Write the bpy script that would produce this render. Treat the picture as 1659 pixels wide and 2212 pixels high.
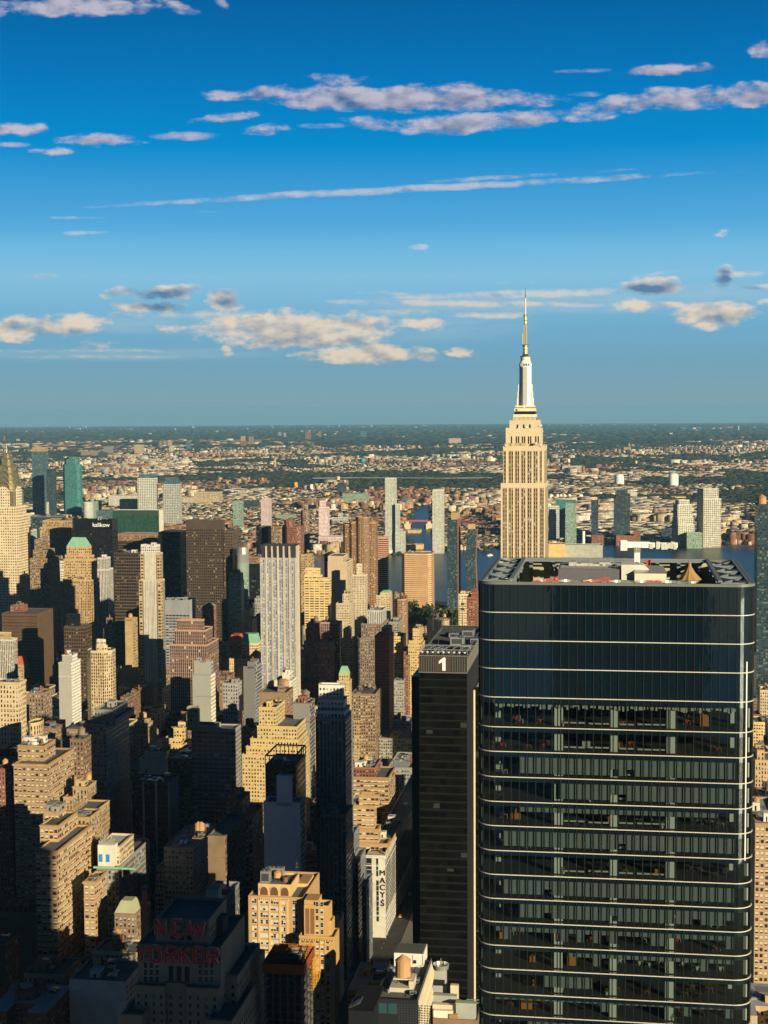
import bpy, math, random
import numpy as np
from mathutils import Matrix, Vector
R_ = math.radians
random.seed(7)
for o in list(bpy.data.objects): bpy.data.objects.remove(o)
scene = bpy.context.scene
COL = scene.collection

# ---------------------------------------------------------------- camera (metres; y = view heading, x = right)
CAMZ = 345.0
PITCH, ROLL, FPX = 3.80, -0.33, 3330.0           # FPX: focal length in 1/1659 of the picture width
cam = bpy.data.objects.new("camera", bpy.data.cameras.new("camera"))
COL.objects.link(cam)
cam.data.sensor_fit = 'HORIZONTAL'; cam.data.sensor_width = 36.0
cam.data.lens = FPX / 1659.0 * 36.0
cam.data.clip_start = 0.5; cam.data.clip_end = 200000
cam.matrix_world = Matrix.Translation((0, 0, CAMZ)) @ Matrix.Rotation(R_(90 - PITCH), 4, 'X') @ Matrix.Rotation(R_(ROLL), 4, 'Z')
scene.camera = cam
CR = cam.matrix_world.to_3x3()

# ---------------------------------------------------------------- light
SUN_AZ, SUN_EL = 144.4, 14.0      # azimuth clockwise from +y (view heading)
SKY_GAIN = 1.0
EXPOSURE = 0.62
sun = bpy.data.objects.new("sun", bpy.data.lights.new("sun", 'SUN'))
COL.objects.link(sun)
sun.data.energy = 5.0; sun.data.angle = R_(0.5); sun.data.color = (1.0, 0.84, 0.56)
sd = Vector((math.sin(R_(SUN_AZ)) * math.cos(R_(SUN_EL)), math.cos(R_(SUN_AZ)) * math.cos(R_(SUN_EL)), math.sin(R_(SUN_EL))))
sun.rotation_euler = sd.to_track_quat('Z', 'Y').to_euler()
scene.view_settings.view_transform = 'Standard'
scene.view_settings.look = 'None'
scene.view_settings.exposure = EXPOSURE
scene.view_settings.gamma = 1.0

def srgb(r, g, b):
    f = lambda c: (c / 255) / 12.92 if c / 255 <= 0.04045 else ((c / 255 + 0.055) / 1.055) ** 2.4
    return (f(r), f(g), f(b))

class NT:
    """small node-graph writer"""
    def __init__(s, tree): s.t = tree; s.N = tree.nodes; s.L = tree.links
    def new(s, typ, **kw):
        n = s.N.new(typ)
        for k, v in kw.items(): setattr(n, k, v)
        return n
    def put(s, sock, v):
        if hasattr(v, 'links') or hasattr(v, 'is_output'): s.L.new(v, sock)
        elif isinstance(v, (tuple, list)):
            if len(sock.default_value) == 4 and len(v) == 3: v = (*v, 1)
            sock.default_value = v
        else: sock.default_value = v
    def m(s, op, a, b=None, c=None, clamp=False):
        n = s.new('ShaderNodeMath', operation=op, use_clamp=clamp)
        s.put(n.inputs[0], a)
        if b is not None: s.put(n.inputs[1], b)
        if c is not None: s.put(n.inputs[2], c)
        return n.outputs[0]
    def mix(s, f, a, b, bt='MIX'):
        n = s.new('ShaderNodeMix', data_type='RGBA', blend_type=bt)
        s.put(n.inputs[0], f); s.put(n.inputs[6], a); s.put(n.inputs[7], b)
        return n.outputs[2]
    def mixf(s, f, a, b):
        n = s.new('ShaderNodeMix', data_type='FLOAT')
        s.put(n.inputs[0], f); s.put(n.inputs[2], a); s.put(n.inputs[3], b)
        return n.outputs[0]
    def sep(s, v):
        n = s.new('ShaderNodeSeparateXYZ'); s.put(n.inputs[0], v); return n.outputs
    def comb(s, x, y, z):
        n = s.new('ShaderNodeCombineXYZ')
        s.put(n.inputs[0], x); s.put(n.inputs[1], y); s.put(n.inputs[2], z); return n.outputs[0]
    def noise(s, vec, scale, detail=4, rough=0.55, dim='3D'):
        n = s.new('ShaderNodeTexNoise', noise_dimensions=dim)
        s.put(n.inputs['Vector'], vec); s.put(n.inputs['Scale'], scale); s.put(n.inputs['Detail'], detail); s.put(n.inputs['Roughness'], rough)
        return n.outputs[0]
    def smooth(s, v, a, b, lo=0.0, hi=1.0):
        n = s.new('ShaderNodeMapRange', interpolation_type='SMOOTHSTEP')
        s.put(n.inputs[0], v); s.put(n.inputs[1], a); s.put(n.inputs[2], b); s.put(n.inputs[3], lo); s.put(n.inputs[4], hi)
        return n.outputs[0]
    def ramp(s, f, stops):
        n = s.new('ShaderNodeValToRGB'); s.put(n.inputs[0], f)
        e = n.color_ramp.elements
        while len(e) > 1: e.remove(e[-1])
        e[0].position = stops[0][0]; e[0].color = (*stops[0][1], 1)
        for p, c in stops[1:]:
            x = e.new(p); x.color = (*c, 1)
        return n.outputs[0]

# ---------------------------------------------------------------- pixel <-> place helpers
S_ANG = R_(8.6)                                    # the streets run 8.6 degrees right of the view heading
SV = Vector((math.sin(S_ANG), math.cos(S_ANG), 0)); TV = Vector((math.cos(S_ANG), -math.sin(S_ANG), 0))
REG = dict(A1=(0,1650,.4822), A2=(700,1650,.4822), A3=(1400,1650,.4822), A4=(2100,1650,.5859),
           B1=(0,2350,.4822), B2=(700,2350,.4822), B3=(1300,2350,.4822), B4=(1850,2200,.7366),
           C1=(0,3050,.4822), C2=(700,3050,.4822), C3=(1300,3050,.4822), C4=(1850,3050,.7366),
           E1=(1990,1140,.1717), E2=(1950,1480,.2171), CH=(0,1660,.1989), D=(0,0,1.8517), R4=(2000,1690,.6462),
           K=(1900,2180,.7064), NY=(500,3550,.3014))
def disp(reg, x, y):
    ox, oy, k = REG[reg]
    return ((ox + x * k) / 1.8517, (oy + y * k) / 1.8517)
def ray(dx, dy):
    v = Vector(((dx - 829.5) / FPX, (1106 - dy) / FPX, -1.0))
    return CR @ v
def at_s(dx, dy, s):
    """point on the ray through a picture place at street distance s -> (t, z)"""
    d = ray(dx, dy); k = s / d.dot(SV)
    return k * d.dot(TV), CAMZ + k * d.z
def at_y(dx, dy, y):
    d = ray(dx, dy); k = y / d.y
    return k * d.x, CAMZ + k * d.z
def proj(x, y, z):
    v = CR.transposed() @ Vector((x, y, z - CAMZ))
    return 829.5 + FPX * v.x / -v.z, 1106 - FPX * v.y / -v.z
def st(s, t): return (SV * s + TV * t).xy
def curve_z(x, y): return -(x * x + y * y) / (2 * 7.4e6)

# ---------------------------------------------------------------- sky
CLOUDS = [ # centre x, y, half width, half height (1/1659 picture units), tilt, strength, darkness
 (850,212,290,24,-0.02,1.0,.55),(560,205,110,13,0,.8,.35),(985,192,60,12,.1,.55,.2),(740,175,80,12,0,.55,.3),
 (985,268,120,20,.03,.95,.5),(800,266,60,14,-.1,.85,.3),(1110,262,75,22,.12,.95,.5),(690,270,40,6,0,.6,.2),
 (485,254,60,10,.1,.8,.25),(575,278,45,11,.1,.7,.25),(410,294,66,9,0,.8,.2),(215,304,85,13,-.04,.85,.3),(115,326,45,10,0,.8,.3),
 (30,277,55,14,0,.8,.3),(20,313,40,6,0,.6,.3),(175,12,150,20,0,.95,.2),(370,12,45,12,-.3,.55,.2),(478,8,24,9,-.5,.7,.2),(5,28,20,8,0,.6,.2),
 (1440,150,90,11,.03,.75,.45),(1250,152,70,5,0,.45,.3),(1340,228,110,20,.2,.75,.5),(1490,212,110,22,0,.85,.6),(1640,205,70,24,0,.9,.65),(1265,203,34,6,0,.6,.3),
 (1640,105,30,14,0,.7,.5),(1250,243,80,9,0,.5,.3),
 (880,409,560,7.5,.048,.9,.05),(1330,387,170,5,.06,.75,.05),(1070,384,130,6,.05,.6,.05),(1330,369,50,3,.05,.3,.1),
 (150,471,75,3,0,.4,.1),(185,502,62,5,.03,.6,.1),(265,484,26,4,0,.35,.1),(465,456,30,3,0,.4,.1),
 (908,534,20,6,0,.9,.1),(1560,498,16,11,.1,.7,.2),(95,597,24,8,0,.6,.7),
 (350,634,80,16,.07,.95,1.1),(322,662,72,11,0,.95,1.1),(250,634,35,12,.1,.7,.7),(484,651,38,20,0,1.0,.75),
 (55,708,90,26,0,1.0,.55),(170,700,65,20,.1,.9,.35),(385,705,45,10,0,.5,.2),
 (640,710,190,36,0,1.15,.35),(750,700,70,26,0,.9,.3),(550,730,60,18,0,.8,.5),(800,764,110,20,0,1.05,.25),(910,698,55,16,0,.8,.2),(905,765,50,14,0,.6,.3),(995,757,24,12,0,.8,.15),(665,768,40,10,0,.8,.3),
 (1413,618,64,17,0,1.0,1.15),(1555,600,30,16,.5,.9,1.1),(1600,592,60,6,0,.7,.3),(1540,680,90,26,.05,1.0,.25),(1375,660,55,14,0,.9,.25),(1440,662,50,10,0,.7,.3),(1518,702,38,14,0,.9,.2),(1630,618,60,6,0,.7,.8),(1665,652,25,10,0,.6,.4),
 (440,678,330,9,.0,.50,.15),(1150,634,290,8,.02,.8,.1),(1000,655,280,7,-.02,.75,.15),(1050,680,110,7,0,.6,.15),(850,676,110,8,0,.55,.15),(830,634,60,5,0,.5,.1),(1130,610,60,3,0,.5,.1),(1420,590,60,4,.15,.4,.3),
 (200,745,60,12,.1,.4,.7),(200,757,260,4,0,.45,.2),(180,771,230,4,0,.4,.1),(490,757,16,10,0,.5,.2)]

def build_world():
    w = bpy.data.worlds.new("World"); scene.world = w; w.use_nodes = True
    T = NT(w.node_tree); T.N.clear()
    tc = T.new('ShaderNodeTexCoord')
    x, y, z = T.sep(tc.outputs['Generated'])
    el = T.m('ARCSINE', z)
    # elevation in degrees mapped -5..90 -> 0..1 with sqrt for detail low down
    e01 = T.m('POWER', T.m('DIVIDE', T.m('MAXIMUM', el, 0.0), math.pi / 2), 0.5)
    P = lambda deg: math.sqrt(max(deg, 0) / 90)
    g = lambda r, gg, b: tuple(c / 2 ** EXPOSURE for c in srgb(r, gg, b))
    base = T.ramp(e01, [(0, g(133, 162, 170)), (P(0.3), g(131, 163, 174)), (P(1.55), g(116, 162, 184)), (P(3.0), g(112, 170, 202)), (P(4.87), g(132, 190, 221)), (P(5.8), g(112, 184, 222)), (P(6.7), g(84, 168, 218)),
                        (P(9.5), g(0, 139, 204)), (P(12), g(0, 116, 184)), (P(14.7), g(0, 95, 158)), (P(19), g(0, 40, 80)), (P(34), g(0, 20, 46)), (1, g(0, 13, 32))])
    # the sky away from the view heading (over the low sun's side) is darkened to cut fill light on shaded walls
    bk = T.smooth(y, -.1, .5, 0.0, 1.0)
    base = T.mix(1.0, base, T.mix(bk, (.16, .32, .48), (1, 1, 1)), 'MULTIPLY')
    sky = T.new('ShaderNodeTexSky', sky_type='NISHITA'); sky.sun_disc = False
    sky.sun_elevation = R_(SUN_EL); sky.sun_rotation = R_(SUN_AZ)
    sky.altitude = 300; sky.dust_density = 1.0
    # clouds in tangent-plane directions u = x/y, v = z/y
    yy = T.m('MAXIMUM', y, 0.05)
    u = T.m('DIVIDE', x, yy); v = T.m('DIVIDE', z, yy)
    uv = T.comb(u, T.m('MULTIPLY', v, 1.9), 0.0)
    warp = T.new('ShaderNodeTexNoise'); T.put(warp.inputs['Vector'], uv); warp.inputs['Scale'].default_value = 34; warp.inputs['Detail'].default_value = 8; warp.inputs['Roughness'].default_value = .6
    wx, wy, wz = T.sep(warp.outputs['Color'])
    u2 = T.m('ADD', u, T.m('MULTIPLY', T.m('SUBTRACT', wx, .5), .030))
    v2 = T.m('ADD', v, T.m('MULTIPLY', T.m('SUBTRACT', wy, .5), .011))
    v3 = T.m('ADD', v, T.m('MULTIPLY', T.m('SUBTRACT', wy, .5), .0035))
    tot = None; tos = None; dk = None
    for cx, cy, rx, ry, tilt, stg, dark in CLOUDS:
        d = ray(cx, cy); u0, v0 = d.x / d.y, d.z / d.y
        rx, ry = rx / FPX, ry / FPX
        du = T.m('SUBTRACT', u2, u0); dv = T.m('SUBTRACT', v2 if ry*FPX > 9.5 else v3, v0)
        c, s_ = math.cos(tilt), math.sin(tilt)
        a = T.m('MULTIPLY', T.m('ADD', T.m('MULTIPLY', du, c), T.m('MULTIPLY', dv, s_)), 1 / rx)
        b = T.m('MULTIPLY', T.m('SUBTRACT', T.m('MULTIPLY', dv, c), T.m('MULTIPLY', du, s_)), 1 / ry)
        r2 = T.m('ADD', T.m('MULTIPLY', a, a), T.m('MULTIPLY', b, b))
        e = T.m('MULTIPLY', T.m('MAXIMUM', T.m('SUBTRACT', 1.0, T.m('MULTIPLY', r2, .52)), 0.0), stg)
        # darker undersides: more grey where b < 0
        w_ = T.m('MULTIPLY', e, T.m('ADD', dark, T.m('MULTIPLY', b, -.5 if dark > .2 else -.15)))
        if ry*FPX > 9.5: tot = e if tot is None else T.m('MAXIMUM', tot, e)
        else: tos = e if tos is None else T.m('MAXIMUM', tos, e)
        dk = w_ if dk is None else T.m('MAXIMUM', dk, w_)
    n1 = T.noise(uv, 42, 9, .66)
    uvs = T.comb(T.m('MULTIPLY', u, 1.0), T.m('MULTIPLY', v, 6.0), 3.0)
    n2 = T.noise(uvs, 26, 6, .6)
    fld = T.m('ADD', T.m('MULTIPLY', T.m('SUBTRACT', n1, .5), 2.5), T.m('MULTIPLY', T.m('SUBTRACT', n2, .5), 1.1))
    dens = T.m('ADD', tot, T.m('MULTIPLY', fld, T.smooth(tot, 0, .35)))
    dens_s = T.m('ADD', tos, T.m('MULTIPLY', fld, T.m('MULTIPLY', T.smooth(tos, 0, .35), .75)))
    alpha = T.m('MAXIMUM', T.smooth(dens, .16, .90), T.m('MULTIPLY', T.smooth(dens_s, .12, 1.05), .85))
    # lumpy relief: noise difference towards the sun side (upper right)
    uvo = T.comb(T.m('ADD', u, .0035), T.m('MULTIPLY', T.m('ADD', v, .0045), 1.9), 0.0)
    n1o = T.noise(uvo, 42, 3, .5); n1l = T.noise(uv, 42, 3, .5)
    relief = T.m('MULTIPLY', T.m('SUBTRACT', n1l, n1o), 2.6)
    shade = T.m('ADD', T.m('SUBTRACT', T.m('SUBTRACT', 1.06, T.m('MULTIPLY', dk, .88)), T.m('MULTIPLY', T.smooth(dens, .8, 1.7), .22)), relief, clamp=True)
    hi = T.ramp(e01, [(0, g(225, 205, 175)), (P(3.5), g(232, 214, 190)), (P(6.5), g(200, 208, 216)), (P(10), g(196, 190, 200)), (1, g(170, 175, 195))])
    lo = T.ramp(e01, [(0, g(96, 128, 150)), (P(4), g(84, 116, 150)), (P(6.5), g(92, 134, 178)), (P(10), g(84, 106, 146)), (1, g(80, 100, 140))])
    cc = T.mix(shade, lo, hi)
    veil = None
    for cx, cy, rx, ry, op in ((1180,655,520,30,.42),(420,700,460,26,.34),(1500,640,260,34,.3),(900,700,300,50,.25),(250,765,420,18,.25)):
        d = ray(cx, cy); a = T.m('MULTIPLY', T.m('SUBTRACT', u2, d.x/d.y), FPX/rx); b = T.m('MULTIPLY', T.m('SUBTRACT', v3, d.z/d.y), FPX/ry)
        e = T.m('MULTIPLY', T.smooth(T.m('SUBTRACT', 1.0, T.m('ADD', T.m('MULTIPLY', a, a), T.m('MULTIPLY', b, b))), 0, 1), op)
        veil = e if veil is None else T.m('MAXIMUM', veil, e)
    veil = T.m('MULTIPLY', veil, T.smooth(n2, .3, .62, .35, 1.15))
    base = T.mix(veil, base, g(176, 196, 208))
    front = T.smooth(y, .3, .6)
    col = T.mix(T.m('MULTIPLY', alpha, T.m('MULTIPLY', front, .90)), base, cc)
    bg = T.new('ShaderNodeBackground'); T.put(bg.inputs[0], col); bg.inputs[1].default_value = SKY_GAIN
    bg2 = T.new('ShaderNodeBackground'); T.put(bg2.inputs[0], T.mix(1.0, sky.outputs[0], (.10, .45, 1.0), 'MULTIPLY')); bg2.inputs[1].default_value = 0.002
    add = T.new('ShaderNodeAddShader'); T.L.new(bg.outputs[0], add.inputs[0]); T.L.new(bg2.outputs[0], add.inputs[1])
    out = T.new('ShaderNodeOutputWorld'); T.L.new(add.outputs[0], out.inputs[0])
build_world()
scene.cycles.max_bounces = 6; scene.cycles.diffuse_bounces = 2; scene.cycles.glossy_bounces = 3
scene.cycles.transparent_max_bounces = 24; scene.cycles.volume_bounces = 0
scene.cycles.sample_clamp_indirect = 4.0
scene.cycles.use_denoising = True

# ---------------------------------------------------------------- materials
MATS = {}
def pmat(name, col, rough=.85, metal=0.0, spec=.3, vary=.12, scale=.25, emis=None):
    if name in MATS: return MATS[name]
    m = bpy.data.materials.new(name); m.use_nodes = True; T = NT(m.node_tree)
    b = T.N['Principled BSDF']; tc = T.new('ShaderNodeTexCoord')
    oi = T.new('ShaderNodeObjectInfo')
    n = T.noise(tc.outputs['Object'], scale, 5, .6)
    f = T.m('ADD', T.m('MULTIPLY', T.m('SUBTRACT', n, .5), vary * 3), T.m('ADD', 1.0 - vary / 2, T.m('MULTIPLY', oi.outputs['Random'], vary)))
    T.put(b.inputs['Base Color'], T.mix(1.0, col, T.comb(f, f, f), 'MULTIPLY'))
    b.inputs['Roughness'].default_value = rough; b.inputs['Metallic'].default_value = metal
    b.inputs['Specular IOR Level'].default_value = spec
    MATS[name] = m; return m

FAC = {}
FINE = {'tan','tan_pier','light_tan','cream','cream_pier','white','white_pier','brown','umber','brick','yellow','grey','grey_pier','garment','pink_grid','brown_balcony'}
def facade(name, wall, bay, floor, wf, hf, glass=(.012, .016, .022), pier=None, blind=.25, bcol=(.42, .40, .33), rough=.85, grough=.18,
           bandc=None, vary=.30, bump=.5, metal=0.0, spec=.4):
    """procedural window wall; uv = (bays, floors). pier: spandrel colour between windows of one vertical strip. bandc: colour of the wall at floor lines"""
    m = bpy.data.materials.new(name); m.use_nodes = True; T = NT(m.node_tree)
    b = T.N['Principled BSDF']
    uvn = T.new('ShaderNodeUVMap'); uvn.uv_map = 'UVMap'
    u, v, _ = T.sep(uvn.outputs[0])
    oi = T.new('ShaderNodeObjectInfo'); tc = T.new('ShaderNodeTexCoord')
    fu, fv = T.m('FRACT', u), T.m('FRACT', v); iu, iv = T.m('FLOOR', u), T.m('FLOOR', v)
    rnd = T.m('MULTIPLY', oi.outputs['Random'], 97.0)
    wn = T.new('ShaderNodeTexWhiteNoise'); T.put(wn.inputs['Vector'], T.comb(iu, iv, rnd))
    r1 = wn.outputs['Value']; ra, rb, rc = T.sep(wn.outputs['Color'])
    r2_ = T.m('FRACT', T.m('MULTIPLY', oi.outputs['Random'], 13.7)); r3_ = T.m('FRACT', T.m('MULTIPLY', oi.outputs['Random'], 31.3))
    fine_ = name in FINE and wf < .7
    mx = T.m('LESS_THAN', T.m('ABSOLUTE', T.m('SUBTRACT', fu, .5)), T.m('MULTIPLY', T.m('ADD', .95, T.m('MULTIPLY', r2_, .45)), wf/2) if fine_ else wf / 2)
    my = T.m('LESS_THAN', T.m('ABSOLUTE', T.m('SUBTRACT', fv, .5)), T.m('MULTIPLY', T.m('ADD', .9, T.m('MULTIPLY', r3_, .35)), hf/2) if fine_ else hf / 2)
    mv = T.m('LESS_THAN', v, 0.0)
    win = T.m('MULTIPLY', T.m('MULTIPLY', mx, my), mv)
    # blinds drawn to a random height
    isb = T.m('LESS_THAN', ra, blind)
    hb = T.m('GREATER_THAN', fv, T.m('ADD', .5 - hf / 2, T.m('MULTIPLY', rb, hf * .7)))
    bl = T.m('MULTIPLY', isb, hb)
    gl = T.mix(rc, glass, tuple(c * 2.6 + (.004 if sum(glass) > .03 else .001) for c in glass))
    gcol = T.mix(bl, gl, bcol)
    # weathering
    ox, oy, oz = T.sep(tc.outputs['Object'])
    n1 = T.noise(T.comb(T.m('ADD', ox, rnd), T.m('ADD', oy, rnd), T.m('MULTIPLY', oz, .35)), .11, 5, .65)
    n2 = T.noise(T.comb(ox, oy, T.m('MULTIPLY', oz, .12)), .9, 3, .6)
    f = T.m('ADD', T.m('ADD', T.m('MULTIPLY', T.m('SUBTRACT', n1, .5), vary * 2.4), T.m('MULTIPLY', T.m('SUBTRACT', n2, .5), vary * 1.3)),
            T.m('ADD', 1.0 - vary * .6, T.m('MULTIPLY', oi.outputs['Random'], vary * 1.2)))
    wc = wall
    if pier is not None:
        wc = T.mix(T.m('MULTIPLY', mx, mv), wall, pier)
    if bandc is not None:
        bm = T.m('LESS_THAN', fv, .16)
        wc = T.mix(T.m('MULTIPLY', bm, mv), wc, bandc)
    wcol = T.mix(1.0, wc, T.comb(f, T.m('MULTIPLY', f, T.m('SUBTRACT', 1.04, T.m('MULTIPLY', r2_, .10))), T.m('MULTIPLY', f, T.m('SUBTRACT', 1.16, T.m('MULTIPLY', r2_, .34)))), 'MULTIPLY')
    T.put(b.inputs['Base Color'], T.mix(win, wcol, gcol))
    T.put(b.inputs['Roughness'], T.mixf(win, rough, T.mixf(bl, grough, .5)))
    b.inputs['Specular IOR Level'].default_value = spec
    if metal: b.inputs['Metallic'].default_value = metal
    if bump:
        bp = T.new('ShaderNodeBump'); bp.inputs['Strength'].default_value = bump; bp.inputs['Distance'].default_value = .35
        T.put(bp.inputs['Height'], T.m('SUBTRACT', 1.0, win)); T.put(b.inputs['Normal'], bp.outputs[0])
    k_ = .66 if name in FINE else 1.0
    FAC[name] = (m, bay*k_, floor*(.86 if k_ < 1 else 1)); return m

TAN=(.42,.30,.155); CREAM=(.58,.48,.31); WHITE=(.60,.57,.49); BROWN=(.20,.12,.07); DBROWN=(.050,.036,.026); BRICK=(.21,.085,.052)
GREY=(.26,.26,.25); YEL=(.56,.42,.19); PINK=(.40,.25,.18); LTAN=(.50,.39,.23); UMBER=(.22,.155,.10)
facade('tan', TAN, 3.6, 3.9, .44, .52, blind=.5)
facade('tan_pier', TAN, 3.4, 3.8, .46, .56, pier=(.26,.16,.09), blind=.35)
facade('light_tan', LTAN, 3.4, 3.8, .42, .50, blind=.4)
facade('cream', CREAM, 3.4, 3.6, .46, .50, blind=.35)
facade('cream_pier', CREAM, 3.2, 3.6, .50, .55, pier=(.34,.25,.15), blind=.2)
facade('white', WHITE, 3.2, 3.5, .46, .50, blind=.3)
facade('white_pier', WHITE, 3.0, 3.5, .46, .62, pier=(.10,.09,.08), blind=.2)
facade('brown', BROWN, 3.5, 3.8, .45, .50, blind=.3)
facade('umber', UMBER, 3.5, 3.8, .44, .52, blind=.45)
facade('brown_balcony', (.36,.22,.12), 3.6, 3.1, .58, .52, glass=(.02,.015,.01), pier=(.20,.12,.07), blind=.15)
facade('brick', BRICK, 3.4, 3.4, .42, .48, blind=.35)
facade('red_slab', (.36,.085,.045), 4.0, 3.2, .30, .14, bandc=(.44,.18,.10), blind=.2)
facade('yellow', YEL, 3.4, 3.3, .46, .46, blind=.45)
facade('yellow_bands', YEL, 6.0, 3.1, .80, .42, blind=.4, bcol=(.4,.3,.16))
facade('grey', GREY, 3.4, 3.7, .44, .50, blind=.3)
facade('grey_pier', (.22,.23,.24), 3.8, 3.8, .50, .60, pier=(.07,.065,.06), blind=.1)
facade('pink_grid', PINK, 3.2, 3.9, .72, .80, glass=(.02,.02,.022), pier=(.20,.13,.10), blind=.06)
facade('dark_bronze', DBROWN, 3.0, 3.7, .84, .55, glass=(.010,.009,.008), bandc=(.10,.075,.055), blind=.10, bcol=(.16,.12,.07), rough=.5)
facade('bronze_grid', (.085,.060,.042), 2.6, 3.7, .62, .55, glass=(.008,.007,.006), blind=.09, bcol=(.30,.24,.13), rough=.5)
facade('brown_ribbon', (.10,.062,.038), 40, 3.6, .998, .30, glass=(.03,.022,.015), blind=0, rough=.6)
facade('black_glass', (.010,.011,.013), 3.0, 3.9, .90, .62, glass=(.005,.006,.008), blind=.05, bcol=(.07,.08,.07), rough=.3, grough=.12)
facade('dark_glass', (.03,.045,.055), 2.4, 3.5, .86, .74, glass=(.012,.026,.036), blind=.22, bcol=(.11,.15,.15), grough=.12)
facade('blue_glass', (.07,.11,.13), 2.4, 3.6, .82, .72, glass=(.02,.05,.07), blind=.3, bcol=(.16,.22,.23), grough=.15)
facade('teal_glass', (.04,.12,.115), 2.2, 3.9, .80, .60, glass=(.02,.10,.10), blind=.35, bcol=(.10,.26,.24), grough=.15)
facade('green_glass', (.20,.27,.22), 2.6, 3.3, .80, .74, glass=(.07,.12,.09), blind=.5, bcol=(.34,.42,.33), grough=.2)
facade('green_curtain', (.02,.05,.04), 2.0, 3.5, .88, .70, glass=(.008,.035,.027), blind=.3, bcol=(.02,.08,.055), bandc=(.015,.04,.03), grough=.15)
facade('white_slim', (.50,.52,.48), 3.4, 3.1, .62, .60, glass=(.05,.08,.08), blind=.3, bcol=(.40,.44,.42))
facade('white_grid', (.50,.50,.43), 5.2, 4.6, .62, .62, glass=(.03,.04,.045), blind=.12, bcol=(.3,.3,.26))
facade('pink_white', (.58,.45,.42), 3.4, 3.3, .62, .52, glass=(.08,.05,.05), blind=.2)
facade('stripe_white', (.40,.37,.32), 2.2, 3.6, .62, .62, glass=(.07,.11,.20), pier=(.26,.26,.26), blind=.45, bcol=(.42,.50,.64), grough=.2)
facade('white_navy', (.50,.49,.44), 2.6, 3.4, .62, .90, glass=(.012,.018,.035), pier=(.03,.035,.05), blind=.15, bcol=(.12,.16,.22))
facade('gold_bay', (.52,.36,.15), 4.5, 3.4, .70, .62, glass=(.02,.03,.04), blind=.15)
facade('tan_ribbon', (.50,.32,.17), 60, 3.1, .998, .42, glass=(.09,.055,.032), blind=0)
facade('striped_ribbon', (.46,.24,.16), 60, 3.3, .998, .45, glass=(.03,.02,.018), blind=0)
facade('garment', (.34,.22,.115), 4.2, 3.9, .62, .46, blind=.75, bcol=(.52,.48,.34), bandc=(.42,.29,.16))
facade('factory', (.60,.48,.30), 5.0, 4.2, .66, .52, blind=.3)
facade('copper', (.22,.10,.055), 8, 3.4, .25, .5, blind=.1)
facade('concrete_slab', (.20,.21,.22), 4, 3.2, .86, .50, glass=(.02,.025,.03), blind=.1)
facade('off_tower', (.10,.09,.05), 3.0, 4.2, .80, .70, glass=(.05,.045,.04), blind=.2, bcol=(.14,.12,.09), grough=.3)

PLAIN = dict(tan=TAN, tan_pier=TAN, light_tan=LTAN, cream=CREAM, cream_pier=CREAM, white=WHITE, white_pier=WHITE, brown=BROWN, umber=UMBER, brown_balcony=(.36,.22,.12),
             brick=BRICK, red_slab=(.36,.085,.045), yellow=YEL, yellow_bands=YEL, grey=GREY, grey_pier=(.22,.23,.24), pink_grid=PINK, dark_bronze=DBROWN,
             bronze_grid=(.085,.060,.042), brown_ribbon=(.10,.062,.038), black_glass=(.012,.013,.015), dark_glass=(.04,.05,.06), blue_glass=(.1,.13,.15),
             teal_glass=(.06,.16,.15), green_glass=(.4,.42,.36), green_curtain=(.55,.52,.44), white_slim=(.62,.64,.60), white_grid=(.6,.6,.53), pink_white=(.58,.45,.42),
             stripe_white=(.46,.42,.35), gold_bay=(.52,.36,.15), white_navy=(.60,.57,.49), tan_ribbon=(.50,.32,.17), striped_ribbon=(.46,.24,.16), garment=(.36,.24,.125), factory=(.60,.48,.30), copper=(.22,.10,.055),
             concrete_slab=(.26,.27,.28), off_tower=(.06,.05,.045))
def plain(name): return pmat('plain_' + name, PLAIN[name], vary=.24, scale=.16)
M_ROOF = pmat('roof_tar', (.12, .125, .14), .9, vary=.3, scale=.08)
M_ROOFL = pmat('roof_light', (.40, .42, .46), .85, vary=.25, scale=.08)
M_COPPER = pmat('green_copper', (.20, .42, .30), .7, vary=.2)
M_REDTILE = pmat('red_tile', (.42, .10, .05), .8)
M_WOOD = pmat('tank_wood', (.42, .25, .13), .85, vary=.2, scale=.8)
M_WOODD = pmat('tank_wood_old', (.20, .15, .11), .85, vary=.2, scale=.8)
M_STEEL = pmat('steel', (.45, .46, .46), .45, metal=.6)
M_DSTEEL = pmat('dark_steel', (.06, .07, .075), .5, metal=.3)
M_GALV = pmat('galvanised', (.52, .54, .52), .35, metal=.7)
M_WPAINT = pmat('white_paint', (.74, .74, .70), .6)
M_ORANGE = pmat('orange_net', (.75, .22, .03), .7)
M_RED = pmat('red_paint', (.60, .06, .03), .55)
M_DARK = pmat('dark_opening', (.010, .011, .013), .35, vary=.05)
M_PANE = pmat('window_pane', (.018, .022, .026), .12, spec=.5, vary=.1)
M_SHADE = pmat('roller_shade', (.50, .47, .36), .7, vary=.15)
M_LEAF = pmat('leaf', (.055, .085, .018), .8, vary=.5, scale=.15)
M_LEAF2 = pmat('leaf_dark', (.028, .05, .018), .8, vary=.5, scale=.15)
M_BARK = pmat('bark', (.07, .05, .035), .9)

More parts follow.
